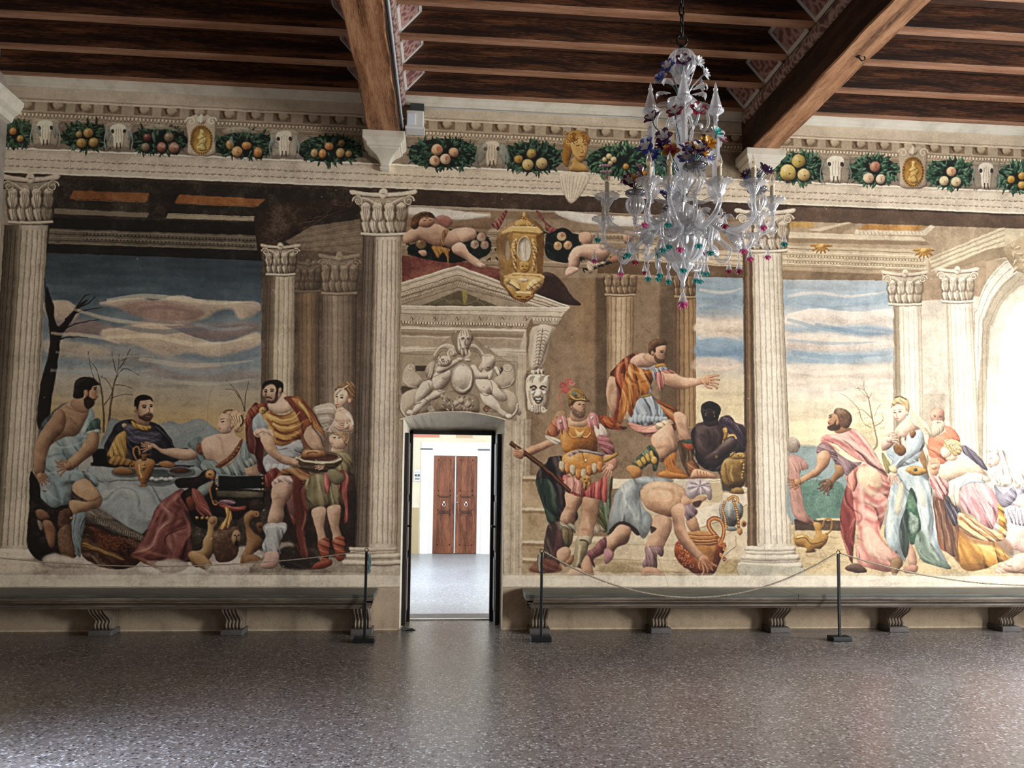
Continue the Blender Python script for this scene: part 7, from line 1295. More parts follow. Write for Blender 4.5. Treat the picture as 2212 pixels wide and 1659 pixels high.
# window frames in the openings (behind the camera, they only shape the light)
def winframe(name,plane,val,a,b,c,d):
    bm=bmesh.new()
    for u in(a,(a+b)/2,b):
        for s in[0]:
            (box(bm,(val-.03,u-.025,c),(val+.03,u+.025,d)) if plane=='x' else box(bm,(u-.025,val-.03,c),(u+.025,val+.03,d)))
    for z in(c,(c+d)/2,d):
        (box(bm,(val-.03,a,z-.025),(val+.03,b,z+.025)) if plane=='x' else box(bm,(a,val-.03,z-.025),(b,val+.03,z+.025)))
    struct(obj(name,bm,M['joist']))
winframe('window_1','x',XR+.02,.2,1.8,1.2,3.8);winframe('window_2','x',XR+.02,5.35,6.65,1.2,3.8);winframe('window_rear_added','y',YB-.02,5.3,7.3,1.1,3.7)  # the rear frame belongs to an added window, out of view
# cornice moulding under the ceiling
CP=[(WY+.02,5.72),(WY-.02,5.72),(WY-.03,5.735),(WY-.05,5.745),(WY-.075,5.77),(WY-.105,5.785),(WY-.115,5.80),(WY-.115,5.815),(WY+.02,5.815)]
bm=bmesh.new()
for a,b in((XL,-.86),(-.53,3.34),(3.63,XR)): extr(bm,CP,'x',a,b)
struct(obj('trim_cornice',bm,M['cream']))
bm=bmesh.new();extr(bm,[(XL-.02,5.30),(XL+.05,5.32),(XL+.07,5.38),(XL+.12,5.42),(XL+.16,5.5),(XL+.16,5.54),(XL-.02,5.54)],'y',YB,WY);struct(obj('trim_left',bm,M['cream']))
# ceiling boards
bm=bmesh.new();box(bm,(XL-.3,YB-.3,ZC),(XR+.3,WY+.3,ZC+.1));struct(obj('ceiling',bm,M['board']))
# hall beyond the doorway
bm=bmesh.new();HX0,HX1,HY=-.466,.985,16.62
def hq(P,mi):
    f=bm.faces.new([bm.verts.new(p) for p in P]);f.material_index=mi
hq([(-2.6,HY,0),(3.9,HY,0),(3.9,HY,4),(-2.6,HY,4)],0)
struct(obj('wall_hall',bm,[M['hall_wall']]))
wall_with_hole('wall_hall_left','x',-2.2,-.4,9.28,HY,0,4,[(11.2,14.,.9,3.5)],M['white']);wall_with_hole('wall_hall_right','x',3.5,.4,9.28,HY,0,4,[(10.2,12.8,.9,3.5)],M['white'])
struct(boxo('ceiling_hall',(-2.6,9.0,4),(3.9,16.9,4.1),M['white']))
m_=mat('door_surround_paint',(.86,.85,.82),.7)
bm=bmesh.new()
for a,b in(((HX0,HY-.03,0),(-.28,HY,2.33)),((.785,HY-.03,0),(HX1,HY,2.33)),((-.28,HY-.03,2.12),(.785,HY,2.33))):box(bm,a,b)
struct(obj('trim_1',bm,m_))
bm=bmesh.new()
for a,b in(((-.28,HY-.05,0),(-.20,HY,2.12)),((.705,HY-.05,0),(.785,HY,2.12)),((-.20,HY-.05,2.04),(.705,HY,2.12))):box(bm,a,b)
struct(obj('trim_2',bm,m_,bevel=.008))
struct(boxo('trim_3',(-2.2,HY-.012,2.42),(-.1,HY,2.75),mat('salmon_paint',(.62,.24,.17),.8)));struct(boxo('trim_4',(.25,HY-.01,2.42),(.6,HY,2.6),mat('tan_paint',(.55,.38,.24),.8)))
struct(boxo('trim_5',(-2.2,HY-.014,0),(-.5,HY,.95),mat('ochre_dado',(.46,.36,.2),.8)))
for x in(-.36,.84):
    v=empty('wall_vent',(x,HY-.03,2.175),'flat grey wall slot above the '+('left' if x<0 else 'right')+' side of the far brown door','vent','slots above the far door')
    boxo('frame',(-.13,-.008,-.018),(.13,0,.018),M['grey'],v)
    for k in range(3):boxo('slat',(-.12,-.012,-.012+k*.01),(.12,-.008,-.008+k*.01),M['box_dark'],v)
sw=empty('switch_panel',(-.545,HY-.01,1.63),'small white switch and socket panel on the ochre hall wall','switch')
boxo('plate',(-.07,-.02,-.13),(.07,0,.11),M['box'],sw,.005)
for k,(x,z) in enumerate(((-.03,.07),(.03,.07))):
    bm=bmesh.new();lathe(bm,[(.001,0),(.024,0),(.024,.012),(.001,.014)],14);bmesh.ops.rotate(bm,verts=bm.verts,matrix=Matrix.Rotation(math.pi/2,3,'X'));bmesh.ops.translate(bm,verts=bm.verts,vec=(x,-.02,z));obj('socket',bm,M['white'],sw,True)
for x in(-.03,.03):boxo('rocker',(x-.022,-.03,-.03),(x+.022,-.02,.015),M['box_dark'],sw)
boxo('indicator',(-.05,-.026,-.1),(.05,-.02,-.06),M['grey'],sw)
# brown double door at the end of the hall
door=struct(bpy.data.objects.new('door_1',None));COL.objects.link(door);door.location=(0,HY-.03,0)
for s,(a,b) in enumerate(((-.20,.246),(.258,.705))):
    L_=boxo('door_leaf',(a,-.03,.015),(b,.01,2.035),M['red_door'],door,.004)
    c=(a+b)/2;w=.135
    for z0,z1,mm in((1.30,1.96,'red_door'),(.18,.82,'red_door'),(.90,1.22,'red_door')):
        bm=bmesh.new()
        for p,q in(((c-w,-.042,z0),(c-w+.02,-.028,z1)),((c+w-.02,-.042,z0),(c+w,-.028,z1)),((c-w,-.042,z0),(c+w,-.028,z0+.02)),((c-w,-.042,z1-.02),(c+w,-.028,z1))):box(bm,p,q)
        obj('moulding',bm,M[mm],L_)
    for z in(1.19,.86):boxo('cross_rail',(c-w+.01,-.04,z-.03),(c+w-.01,-.03,z+.03),M['door_dark_panel'],L_,.004)
    bm=bmesh.new();lathe(bm,[(.001,0),(.03,.002),(.034,.012),(.02,.03),(.001,.036)],14);bmesh.ops.rotate(bm,verts=bm.verts,matrix=Matrix.Rotation(math.pi/2,3,'X'));bmesh.ops.translate(bm,verts=bm.verts,vec=(c,-.03,1.07))
    tube(bm,[(c+.032*math.sin(t/10*2*math.pi),-.05,1.04+.035*math.cos(t/10*2*math.pi)-.02) for t in range(11)],.007,6);obj('door_knocker',bm,M['chrome'],L_,True)
boxo('meeting_strip',(.240,-.045,.015),(.264,-.025,2.035),M['pvc'],door)
for z,r in((1.20,.014),(1.07,.018)):
    bm=bmesh.new();lathe(bm,[(.001,0),(r,0),(r,.02),(.001,.03)],12);bmesh.ops.rotate(bm,verts=bm.verts,matrix=Matrix.Rotation(math.pi/2,3,'X'));bmesh.ops.translate(bm,verts=bm.verts,vec=(.295,-.03,z));obj('lock',bm,M['chrome'],door,True)
# dark doors folded back into the reveal
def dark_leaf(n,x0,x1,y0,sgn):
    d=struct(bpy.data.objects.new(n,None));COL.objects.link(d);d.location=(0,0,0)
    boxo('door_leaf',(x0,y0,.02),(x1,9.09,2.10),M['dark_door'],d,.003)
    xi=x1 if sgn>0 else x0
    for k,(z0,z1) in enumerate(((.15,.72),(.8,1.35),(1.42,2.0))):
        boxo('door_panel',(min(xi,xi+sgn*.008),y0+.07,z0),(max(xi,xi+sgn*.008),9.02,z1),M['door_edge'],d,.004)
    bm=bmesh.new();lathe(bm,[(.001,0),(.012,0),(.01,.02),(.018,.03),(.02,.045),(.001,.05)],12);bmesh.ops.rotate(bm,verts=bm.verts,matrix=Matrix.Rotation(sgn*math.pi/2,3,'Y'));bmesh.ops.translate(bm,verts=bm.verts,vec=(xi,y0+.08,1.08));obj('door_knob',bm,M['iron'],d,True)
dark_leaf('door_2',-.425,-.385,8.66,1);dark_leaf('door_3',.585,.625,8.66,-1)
bm=bmesh.new()
for a,b in(((IL-.0,9.02,0),(IL+.034,9.1,IT)),((IR-.034,9.02,0),(IR,9.1,IT)),((IL,9.02,IT-.045),(IR,9.1,IT))):box(bm,a,b)
struct(obj('trim_doorframe',bm,M['dark_door'],bevel=.004))
bm=bmesh.new();loft(bm,[[(-.40,8.47,0),(-.26,8.5,0),(-.26,8.56,0),(-.40,8.60,0)],[(-.38,8.48,.03),(-.30,8.51,.022),(-.30,8.55,.022),(-.38,8.58,.03)]]);tag(obj('door_stop',bm,M['black'],bevel=.004),'small black wedge on the floor at the foot of the open left door','doorstop')
# ================================================================ beams and joists
G_J='ceiling joists running along the painted wall'
ys=[8.395-.57*i for i in range(20)]
xs_=[(XL,-.86),(-.53,3.34),(3.63,7.55),(7.86,XR)]
ordw=['nearest the painted wall','second','third','fourth','fifth','sixth','seventh','eighth','ninth','tenth','eleventh','twelfth','thirteenth','fourteenth','fifteenth','sixteenth','seventeenth','eighteenth','nineteenth','twentieth']
bayn=['left of the left great beam','between the two great beams','right of the right great beam','beyond the far right great beam']
protos=[]
for bi,(a,b) in enumerate(xs_):
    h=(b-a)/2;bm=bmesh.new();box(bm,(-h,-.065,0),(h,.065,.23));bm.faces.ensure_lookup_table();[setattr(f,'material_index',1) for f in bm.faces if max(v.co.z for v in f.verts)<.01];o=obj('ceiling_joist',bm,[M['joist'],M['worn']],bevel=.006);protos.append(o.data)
    for i,y in enumerate(ys):
        if bi==3 or y<1.6 and bi!=1 or y<.5:
            if bi==3 and y<3:continue
            if bi!=3:continue
        q=o if i==0 else o.copy()
        if i: COL.objects.link(q)
        q.location=((a+b)/2,y,5.79+.0*i)
        tag(q,'brown ceiling joist '+bayn[bi]+', '+(ordw[i] if i==0 else ordw[i]+' from the painted wall'),'joist',G_J)
rnd=random.Random(4)
def great_beam(x0,x1,label):
    e=empty('ceiling_beam',((x0+x1)/2,0,5.28),label,'beam','great beams crossing the ceiling');w=(x1-x0)/2
    bm=bmesh.new();N=60
    rings=[]
    for i in range(N+1):
        y=YB+(WY-YB)*i/N;j=lambda s:.006*math.sin(i*1.7+s)+.004*math.sin(i*.6+s*2)
        rings.append([(-w+j(1)+.012,y,0+j(2)*.4),(w+j(3)-.012,y,0+j(4)*.4),(w+j(3),y,.012),(w,y,.5),(-w,y,.5),(-w+j(1),y,.012)])
    loft(bm,rings)
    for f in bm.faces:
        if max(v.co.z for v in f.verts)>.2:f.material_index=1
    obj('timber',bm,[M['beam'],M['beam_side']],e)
    for s in(-1,1):
        bm=bmesh.new();pr=[(s*w,.37),(s*(w+.02),.375),(s*(w+.045),.42),(s*(w+.05),.47),(s*(w+.03),.5),(s*w,.5)];extr(bm,pr,'y',YB,WY-.12);obj('carved_moulding',bm,M['leafband'],e)
        for y in ys[:-7]:
            y1=y-.065;y0=y1-.44
            bm=bmesh.new();xa,xb=s*(w+.03),s*(w+.24);th=.012
            Fp=lambda u0,u1,v0,v1,o:[(xa+(xb-xa)*u+s*o*.7,v,.505+.235*u-o*.7) for u,v in((u0,v0),(u1,v0),(u1,v1),(u0,v1))]
            loft(bm,[Fp(0,1,y0,y1,0),Fp(0,1,y0,y1,th)])
            p=obj('painted_panel',bm,M['panel'],e)
            bm=bmesh.new()
            for q in((0,1,y0,y0+.035),(0,1,y1-.035,y1),(0,.12,y0,y1),(.88,1,y0,y1)):loft(bm,[Fp(*q,th),Fp(*q,th+.007)])
            obj('panel_border',bm,M['panel_edge'],p)
    return e
great_beam(-.86,-.53,'great brown wooden ceiling beam, the left one, resting on the uncovered stone corbel')
great_beam(3.34,3.63,'great wooden ceiling beam right of the chandelier, with an iron hook under it')
great_beam(7.55,7.86,'great wooden ceiling beam at the far right')
def corbel(x,label,w=.45):
    e=empty('stone_corbel',(x,WY,4.96),label,'corbel','stone corbels under the great beams')
    def ring(z,hw,d,c=.0):return[(-hw,0,z),(-hw,-d+c,z),(-hw+c,-d,z),(hw-c,-d,z),(hw,-d+c,z),(hw,0,z)]
    h=w/2;bm=bmesh.new()
    P=[(0,.04,.05),(.01,.058,.07),(.03,.062,.08),(.042,.05,.07),(.055,.052,.075),(.085,.06,.09),(.11,.075,.12),(.135,.10,.16),(.155,.135,.21),(.168,.165,.25),(.18,.172,.265)]
    loft(bm,[ring(z,hw,d,.008) for z,hw,d in P]);obj('scroll_body',bm,M['cream'],e,bevel=.004)
    bm=bmesh.new();P=[(.178,.178,.275),(.182,.186,.29),(.212,.188,.295),(.216,.198,.31),(.228,.212,.33),(.238,h-.002,.345),(.243,h,.35),(.318,h,.35)]
    loft(bm,[ring(z,hw,d,.006) for z,hw,d in P]);obj('top_slab',bm,M['cream'],e,bevel=.004);return e
corbel(-.695,'cream stone corbel under the left great beam, uncovered by the chandelier');corbel(3.485,'cream stone corbel behind the chandelier, under the right great beam');corbel(7.705,'cream stone corbel under the far right great beam')
# iron hook under the right beam
bm=bmesh.new();tube(bm,crv([(0,0,.03),(0,0,-.01),(.01,0,-.03),(.03,.0,-.045),(.055,0,-.03),(.05,0,0),(.07,0,.02)],5),.006,7);hk=tag(obj('iron_hook',bm,M['iron'],smooth=True),'dark curved iron hook under the right great beam','hook');hk.location=(3.5,6.27,5.285)
bm=bmesh.new();lathe(bm,[(.001,-.02),(.022,-.012),(.018,0),(.001,.002)],10);obj('rosette',bm,M['iron'],hk,True)
# conduit, cable and lamp box beside the left beam
bm=bmesh.new();tube(bm,[(0,y,.004*math.sin(y*2.)) for y in np.linspace(-2,8.36,30)],.013,8);o=tag(obj('conduit_pipe',bm,M['pvc'],smooth=True),'pale grey conduit pipe clipped along the right face of the left beam','pipe');o.location=(-.505,0,5.40)
for y in np.arange(2.2,8.3,.85):
    bm=bmesh.new();tube(bm,[(.0,y-.01,0),(.0,y+.01,0)],.018,8);obj('clip',bm,M['pvc'],o)
bm=bmesh.new();tube(bm,crv([(-.0,y,.01*math.sin(y*3.1)) for y in np.linspace(-2,8.2,24)]+[(.02,8.38,-.03),(.03,8.4,.03)],3),.008,6);o=tag(obj('power_cable',bm,M['cable'],smooth=True),'black power cable sagging along the lower edge of the left beam','cable');o.location=(-.51,0,5.325)
lb=empty('lamp_box',(-.40,WY,5.5),'cream emergency lamp box on the wall right of the left great beam','lamp')
boxo('bracket',(-.03,-.14,.10),(.12,-.0,.19),M['box_dark'],lb,.004);boxo('housing',(-.07,-.18,-.09),(.12,-.02,.09),M['box'],lb,.01);boxo('lens',(-.06,-.195,-.075),(.03,-.18,.05),mat('clear_lens',(.75,.8,.85),.15),lb,.004);boxo('cover_rim',(-.08,-.19,-.115),(.13,-.01,-.09),M['white'],lb,.004)
bm=bmesh.new();tube(bm,[(x,WY-.018,5.70+.004*math.sin(x*4)) for x in np.linspace(-.34,3.3,40)],.006,6);o=tag(obj('cornice_cable',bm,M['pvc'],smooth=True),'thin pale cable pinned under the cornice between the two great beams','cable')
# ================================================================ benches
def bench(xa,xb,sup,label,el=True,er=True):
    e=empty('wooden_bench',((xa+xb)/2,WY-.012,0),label,'bench','long benches against the painted wall');cx=(xa+xb)/2;a,b=xa-cx,xb-cx
    boxo('seat_top',(a,-.50,.418),(b,-.005,.446),M['bench_top'],e,.004)
    pr=[(-.44,.30),(-.445,.318),(-.46,.322),(-.458,.34),(-.47,.352),(-.485,.366),(-.485,.380),(-.496,.386),(-.50,.40),(-.498,.417),(-.42,.417),(-.42,.30)]
    bm=bmesh.new();ml=.06 if el else 0;mr=.06 if er else 0
    f=lambda t,u,v:(t,u,v)
    # mitred ends follow the moulding round the corner
    ring0=[(a+(ml and .5*max(0,(.50+u)) ) ,u,v) for u,v in pr];ring1=[(b-(mr and .5*max(0,(.50+u))),u,v) for u,v in pr];loft(bm,[ring0,ring1]);obj('moulded_edge',bm,M['bench'],e)
    for end,flag,sx in((a,el,1),(b,er,-1)):
        if not flag:continue
        bm=bmesh.new();pe=[(end+sx*(.50+u),v) for u,v in pr];loft(bm,[[(u,-.485,v) for u,v in pe],[(u,-.01,v) for u,v in pe]]);obj('end_moulding',bm,M['bench'],e)
    for x in sup:
        s=empty_part('support',e,(x-cx,0,0))
        w=.088
        def prof(t): # front edge depth of the scrolled bracket against height t (0 floor..1 top)
            return .17+.20*(.5-.5*math.cos(math.pi*min(max((t-.25)/.75,0),1)))+.03*math.sin(math.pi*min(t/.3,1))
        bm=bmesh.new();K=12;rings=[]
        for i in range(K+1):
            t=i/K;z=.055+(.30-.055)*t;d=prof(t)-.02;rings.append([(-w,-.0,z),(-w,-d,z),(w,-d,z),(w,0,z)])
        loft(bm,rings);sb=obj('bracket',bm,M['support'],s)
        for k in range(5):
            xk=-w+.018+k*(2*w-.036)/4;bm=bmesh.new();tube(bm,[(xk,-(prof(i/K)-.018),.055+.245*i/K) for i in range(K+1)],.0125,8);obj('reed',bm,M['support'],s,True)
        boxo('plinth',(-w-.022,-.24,0),(w+.022,-.0,.055),M['plinth'],s,.006)
def empty_part(n,parent,loc):
    o=bpy.data.objects.new(n,None);COL.objects.link(o);o.parent=parent;o.location=loc;return o
bench(-4.66,-.67,[-3.39,-2.106,-.81],'long dark wooden bench left of the doorway, under the painted banquet',el=False)
bench(.85,3.70,[1.03,2.32,3.62],'long grey-green topped wooden bench just right of the doorway',er=False)
bench(3.702,9.2,[4.95,6.24,7.5,8.8],'long wooden bench at the far right, beyond the seam behind the right rope post',el=False)
# ================================================================ rope posts
def rope_mesh(P,r,turn=70.,m=None):
    bm=bmesh.new();P=crv(P,10);
    # resample evenly
    d=[0]
    for a,b in zip(P,P[1:]):d.append(d[-1]+(b-a).length)
    n=max(int(d[-1]/.012),8);Q=[];j=0
    for i in range(n+1):
        t=d[-1]*i/n
        while j<len(d)-2 and d[j+1]<t:j+=1
        Q.append(P[j].lerp(P[j+1],(t-d[j])/max(d[j+1]-d[j],1e-6)))
    for s in range(3):
        pts_=[]
        for i,p in enumerate(Q):
            t=(Q[min(i+1,n)]-Q[max(i-1,0)]).normalized();u=Vector((0,0,1)).cross(t)
            if u.length<1e-3:u=Vector((1,0,0))
            u.normalize();v=t.cross(u);a=turn*d[-1]*i/n+s*2.0944
            pts_.append(p+(u*math.cos(a)+v*math.sin(a))*r*.5)
        tube(bm,pts_,r*.62,5)
    return bm
def post(x,y,label,coil=None,hgt=.875):
    e=empty('rope_post',(x,y,0),label,'barrier post','black rope posts before the painted wall')
    bm=bmesh.new();box(bm,(-.105,-.07,0),(.105,.07,.045));obj('base',bm,M['black'],e,bevel=.008)
    bm=bmesh.new();box(bm,(-.013,-.013,.045),(.013,.013,hgt));obj('pole',bm,M['black'],e,bevel=.003)
    bm=bmesh.new();tube(bm,[(.018*math.sin(t/12*2*math.pi),0,hgt+.018+.018*math.cos(t/12*2*math.pi)) for t in range(13)],.0045,6);obj('ring',bm,M['iron'],e,True)
    if coil:
        s,mm,n=coil;bm=bmesh.new()
        for k in range(n):
            o_=s*(.018+.006*(k%3));yy=-.024-.005*(k//3)
            tube(bm,crv([(o_,yy,hgt-.02),(o_+s*.012,yy,hgt-.09-.01*k),(o_+s*.004,yy,hgt-.165-.006*k),(o_+s*.018,yy,hgt-.10),(o_+s*.006,yy,hgt-.015)],5),.0048,5)
        obj('rope_coil',bm,M[mm],e,True)
post(-.745,7.945,'black metal rope post left of the doorway, with a teal rope coil',(1,'rope_teal',7))
post(1.00,7.945,'black metal rope post right beside the doorway, hung with a pale rope coil',(-1,'rope',5))
post(4.075,7.89,'black metal rope post standing alone right of the painted great column')
def span(name,a,b,sag,label,r=.0078,skew=0.):
    P=[];n=14
    for i in range(n+1):
        t=i/n;p=Vector(a).lerp(Vector(b),t);tt=t+skew*t*(1-t);p.z-=sag*4*tt*(1-tt);P.append(p)
    o=tag(obj(name,rope_mesh(P,r),M['rope'],smooth=True),label,'rope','ropes hung between the posts');return o
span('barrier_rope',(1.02,7.945,.885),(4.055,7.89,.885),.455,'beige twisted rope hanging deep between the two right posts',r=.0085)
span('barrier_rope',(4.095,7.89,.885),(8.3,7.95,.885),.33,'beige twisted rope running out of the picture right of the rightmost post')
span('barrier_rope',(-.765,7.945,.885),(-4.62,8.0,.85),.14,'thin twisted rope running left from the post left of the doorway',r=.0055)
# ================================================================ blown glass chandelier
CH_=empty('chandelier',(1.395,4.5,2.70),'large branching blown glass chandelier with candle bulbs and coloured flowers hanging on a chain','chandelier')
def part(name,bm,m,parent=CH_,smooth=True):return obj(name,bm,m,parent,smooth)
def Zp(y): # photo height on the axis -> height above the chandelier origin
    return (1.65+(1019.-y)/1700.*4.58)-2.70
bm=bmesh.new();lathe(bm,[(.004,Zp(602)),(.014,Zp(598)),(.012,Zp(590)),(.022,Zp(582)),(.036,Zp(568)),(.058,Zp(557)),(.066,Zp(550)),(.05,Zp(545)),(.03,Zp(544))],40,.06,10);part('bottom_finial',bm,M['frost'])
bm=bmesh.new();lathe(bm,[(.05,Zp(547)),(.085,Zp(541)),(.11,Zp(530)),(.126,Zp(516)),(.134,Zp(504)),(.139,Zp(499)),(.132,Zp(500)),(.122,Zp(516)),(.10,Zp(532))],120,.05,18,cap=False);part('bottom_bowl',bm,M['frost'])
bm=bmesh.new();lathe(bm,[(.03,Zp(530)),(.02,Zp(500)),(.03,Zp(492)),(.045,Zp(486)),(.03,Zp(478)),(.02,Zp(465)),(.05,Zp(450)),(.058,Zp(435)),(.045,Zp(420)),(.022,Zp(412)),(.03,Zp(408)),(.052,Zp(404)),(.04,Zp(400)),(.018,Zp(390)),(.016,Zp(360)),(.022,Zp(340)),(.018,Zp(300)),(.02,Zp(235)),(.03,Zp(222)),(.02,Zp(215))],48,.07,12);part('central_stem',bm,M['glass'])
bm=bmesh.new();tube(bm,[(0,0,Zp(520)),(0,0,Zp(60))],.006,6);part('steel_rod',bm,M['chrome'])
bm=bmesh.new();lathe(bm,[(.02,Zp(212)),(.06,Zp(207)),(.084,Zp(196)),(.088,Zp(186)),(.072,Zp(179)),(.05,Zp(177)),(.066,Zp(181)),(.078,Zp(188)),(.05,Zp(204))],60,.05,10,twist=9.,cap=False);part('crown_cup',bm,M['glass'])
bm=bmesh.new();lathe(bm,[(.012,Zp(178)),(.022,Zp(172)),(.026,Zp(166)),(.014,Zp(162)),(.024,Zp(157)),(.026,Zp(152)),(.012,Zp(148)),(.016,Zp(140)),(.036,Zp(134)),(.05,Zp(129)),(.03,Zp(126)),(.028,Zp(120))],36,.08,9);part('crown_stem',bm,M['glass'])
bm=bmesh.new();lathe(bm,[(.024,Zp(124)),(.05,Zp(117)),(.074,Zp(107)),(.084,Zp(95)),(.08,Zp(82)),(.064,Zp(71)),(.04,Zp(64)),(.02,Zp(62))],96,.055,14);part('glass_globe',bm,M['glass'])
bm=bmesh.new();z=Zp(62)
lathe(bm,[(.022,z),(.026,z+.008),(.014,z+.02),(.012,z+.03)],14)
def link(bm,cz,rx,rz,ang,r=.006):
    c,s=math.cos(ang),math.sin(ang);tube(bm,[(rx*math.cos(t)*c,rx*math.cos(t)*s,cz+rz*math.sin(t)) for t in np.linspace(0,2*math.pi,17)],r,6)
link(bm,z+.06,.032,.034,.1,.008);link(bm,z+.125,.02,.042,1.6);part('hanging_hook',bm,M['iron'])
bm=bmesh.new();zz=z+.19
while zz+2.70<5.86: link(bm,zz,.015,.036,(.1 if int(zz*20)%2 else 1.67));zz+=.058
part('chain',bm,M['iron'])
# ---- small makers -----------------------------------------------------------
MESH={}
def mk(key,fn):
    if key not in MESH:
        bm=bmesh.new();fn(bm);bmesh.ops.recalc_face_normals(bm,faces=bm.faces);me=bpy.data.meshes.new(key);bm.to_mesh(me);bm.free();me.shade_smooth();MESH[key]=me
    return MESH[key]
def put(name,me,mats,parent,loc=(0,0,0),rot=(0,0,0),sc=1.):
    key=(me.name,tuple(m.name for m in mats))
    if key not in MESH:
        q=me.copy()
        for m in mats:q.materials.append(m)
        MESH[key]=q
    o=bpy.data.objects.new(name,MESH[key]);COL.objects.link(o);o.parent=parent;o.location=loc;o.rotation_euler=rot;o.scale=(sc,)*3;return o
def petal(bm,a,L0,w,lift,mi,curl=.4,r0=.004,z0=0.):
    rings=[];c,s=math.cos(a),math.sin(a)
    for i in range(5):
        t=i/4;rr=r0+L0*t;ww=w*math.sin(math.pi*(.12+.80*t))**.8;zz=z0+lift*t+curl*L0*t*t*(1-.6*t)
        row=[]
        for j in(-1,-.5,0,.5,1):
            z_=zz+abs(j)*ww*.35;row.append((rr*c-ww*j*s,rr*s+ww*j*c,z_))
        rings.append(row)
    R=loft(bm,rings,close=False,cap=False,mi=mi)
    for k,f in enumerate(bm.faces[-16:]) if False else []:pass
    return R
def f_flower(bm):
    for k in range(5):petal(bm,k*1.2566,.030,.0135,.006,0)
    for k in range(5):petal(bm,k*1.2566+.63,.018,.0075,.012,1,z0=.003)
    lathe(bm,[(.001,.0),(.006,.004),(.006,.012),(.001,.016)],8,mi=1);bm.faces.ensure_lookup_table()
def f_daisy(bm):
    for k in range(9):petal(bm,k*.698,.026,.006,.004,0)
    for k in range(9):petal(bm,k*.698+.35,.017,.005,.012,0,z0=.004)
    lathe(bm,[(.001,.002),(.007,.006),(.006,.014),(.001,.018)],8,mi=1)
def f_bell(bm):
    lathe(bm,[(.003,.046),(.005,.040),(.003,.036),(.006,.032),(.010,.018),(.013,.006),(.016,-.002)],20,.05,8,mi=0,cap=False)
    for k in range(9):petal(bm,k*.698,.013,.0055,-.012,1,curl=-.4,r0=.008,z0=.002)
    for k in range(6):petal(bm,k*1.047,.009,.005,-.018,1,curl=-.3,r0=.003,z0=-.002)
    tube(bm,[(.006*math.sin(t),0,.052+.006*math.cos(t)) for t in np.linspace(0,2*math.pi,9)],.0014,5,mi=0)
def f_drop(bm):
    lathe(bm,[(.001,-.012),(.007,-.004),(.008,.004),(.003,.014),(.006,.02),(.007,.026),(.002,.033),(.002,.038)],14,.06,7)
def f_bulb(bm):lathe(bm,[(.009,0),(.013,.006),(.0172,.022),(.0172,.034),(.012,.056),(.006,.072),(.0015,.086),(.0005,.09)],16,cap=False)
def f_fil(bm):
    lathe(bm,[(.0095,-.002),(.0095,.006),(.006,.008)],12);tube(bm,[(-.004,0,.008),(-.005,0,.045)],.0013,5);tube(bm,[(.004,0,.008),(.005,0,.045)],.0013,5);tube(bm,[(-.005,0,.045),(.005,0,.02),(0,.004,.045)],.0011,5)
def f_sleeve(bm):lathe(bm,[(.0135,0),(.0138,.01),(.0132,.05),(.0135,.088),(.012,.092),(.008,.092)],18)
def f_bobeche(bm):
    lathe(bm,[(.006,-.055),(.011,-.05),(.007,-.044),(.012,-.036),(.024,-.014),(.030,.0),(.036,.004),(.050,.007),(.056,.012),(.054,.0155),(.04,.012),(.026,.008),(.018,-.01)],64,.075,14,cap=False)
def f_shell(bm):
    lathe(bm,[(.003,.016),(.012,.014),(.026,.010),(.036,.004),(.041,-.004),(.036,0.0),(.024,.005),(.01,.008)],84,.07,16,cap=False)
def f_vase(bm):
    lathe(bm,[(.004,-.10),(.012,-.092),(.008,-.084),(.014,-.074),(.032,-.052),(.040,-.028),(.036,-.008),(.024,.004),(.022,.01)],72,.075,14,mi=0,cap=False)
    lathe(bm,[(.022,.008),(.036,.014),(.044,.022),(.043,.03),(.034,.032),(.024,.026),(.021,.012)],36,mi=1,cap=False)
def f_curl(bm):
    P=[(.0,0,0)]+[(.045+.03*math.cos(a)*(1-.08*i),0,.018+.03*math.sin(a)*(1-.08*i)) for i,a in enumerate(np.linspace(-1.9,3.6,10))];P=crv(P,4);n=len(P);tube(bm,P,[.009*(1-.75*i/n)+.0015 for i in range(n)],8,rib=.12,nr=4)
def f_leaf(bm):
    rings=[]
    for i in range(11):
        t=i/10;a=t*2.6;x=.085*math.sin(a*.62);z=.05*math.sin(a)*1.1-.03*t;w=.024*math.sin(math.pi*(.1+.86*t))*(1+.16*math.cos(i*3.14))
        rings.append([(x,w*j,z-abs(j)*w*.4) for j in(-1,-.6,-.2,.2,.6,1)])
    loft(bm,rings,close=False,cap=False)
def f_obelisk(bm):
    lathe(bm,[(.008,-.05),(.013,-.045),(.010,-.038),(.012,-.02),(.022,-.012),(.034,-.004),(.039,.003),(.036,.010),(.032,.013)],48,.09,16);lathe(bm,[(.032,.012),(.026,.04),(.015,.085),(.009,.108)],32,.05,8);lathe(bm,[(.007,.107),(.012,.113),(.012,.121),(.006,.127),(.007,.133),(.001,.155)],16,.05,6)
def f_shaft(bm):
    lathe(bm,[(.005,-.27),(.018,-.262),(.012,-.252),(.02,-.242),(.042,-.215),(.048,-.19),(.040,-.165),(.022,-.150),(.019,-.14)],60,.05,14,cap=False);lathe(bm,[(.020,-.145),(.0175,-.05),(.0165,.10),(.02,.112),(.014,.122),(.017,.13),(.012,.14)],32,.10,8)
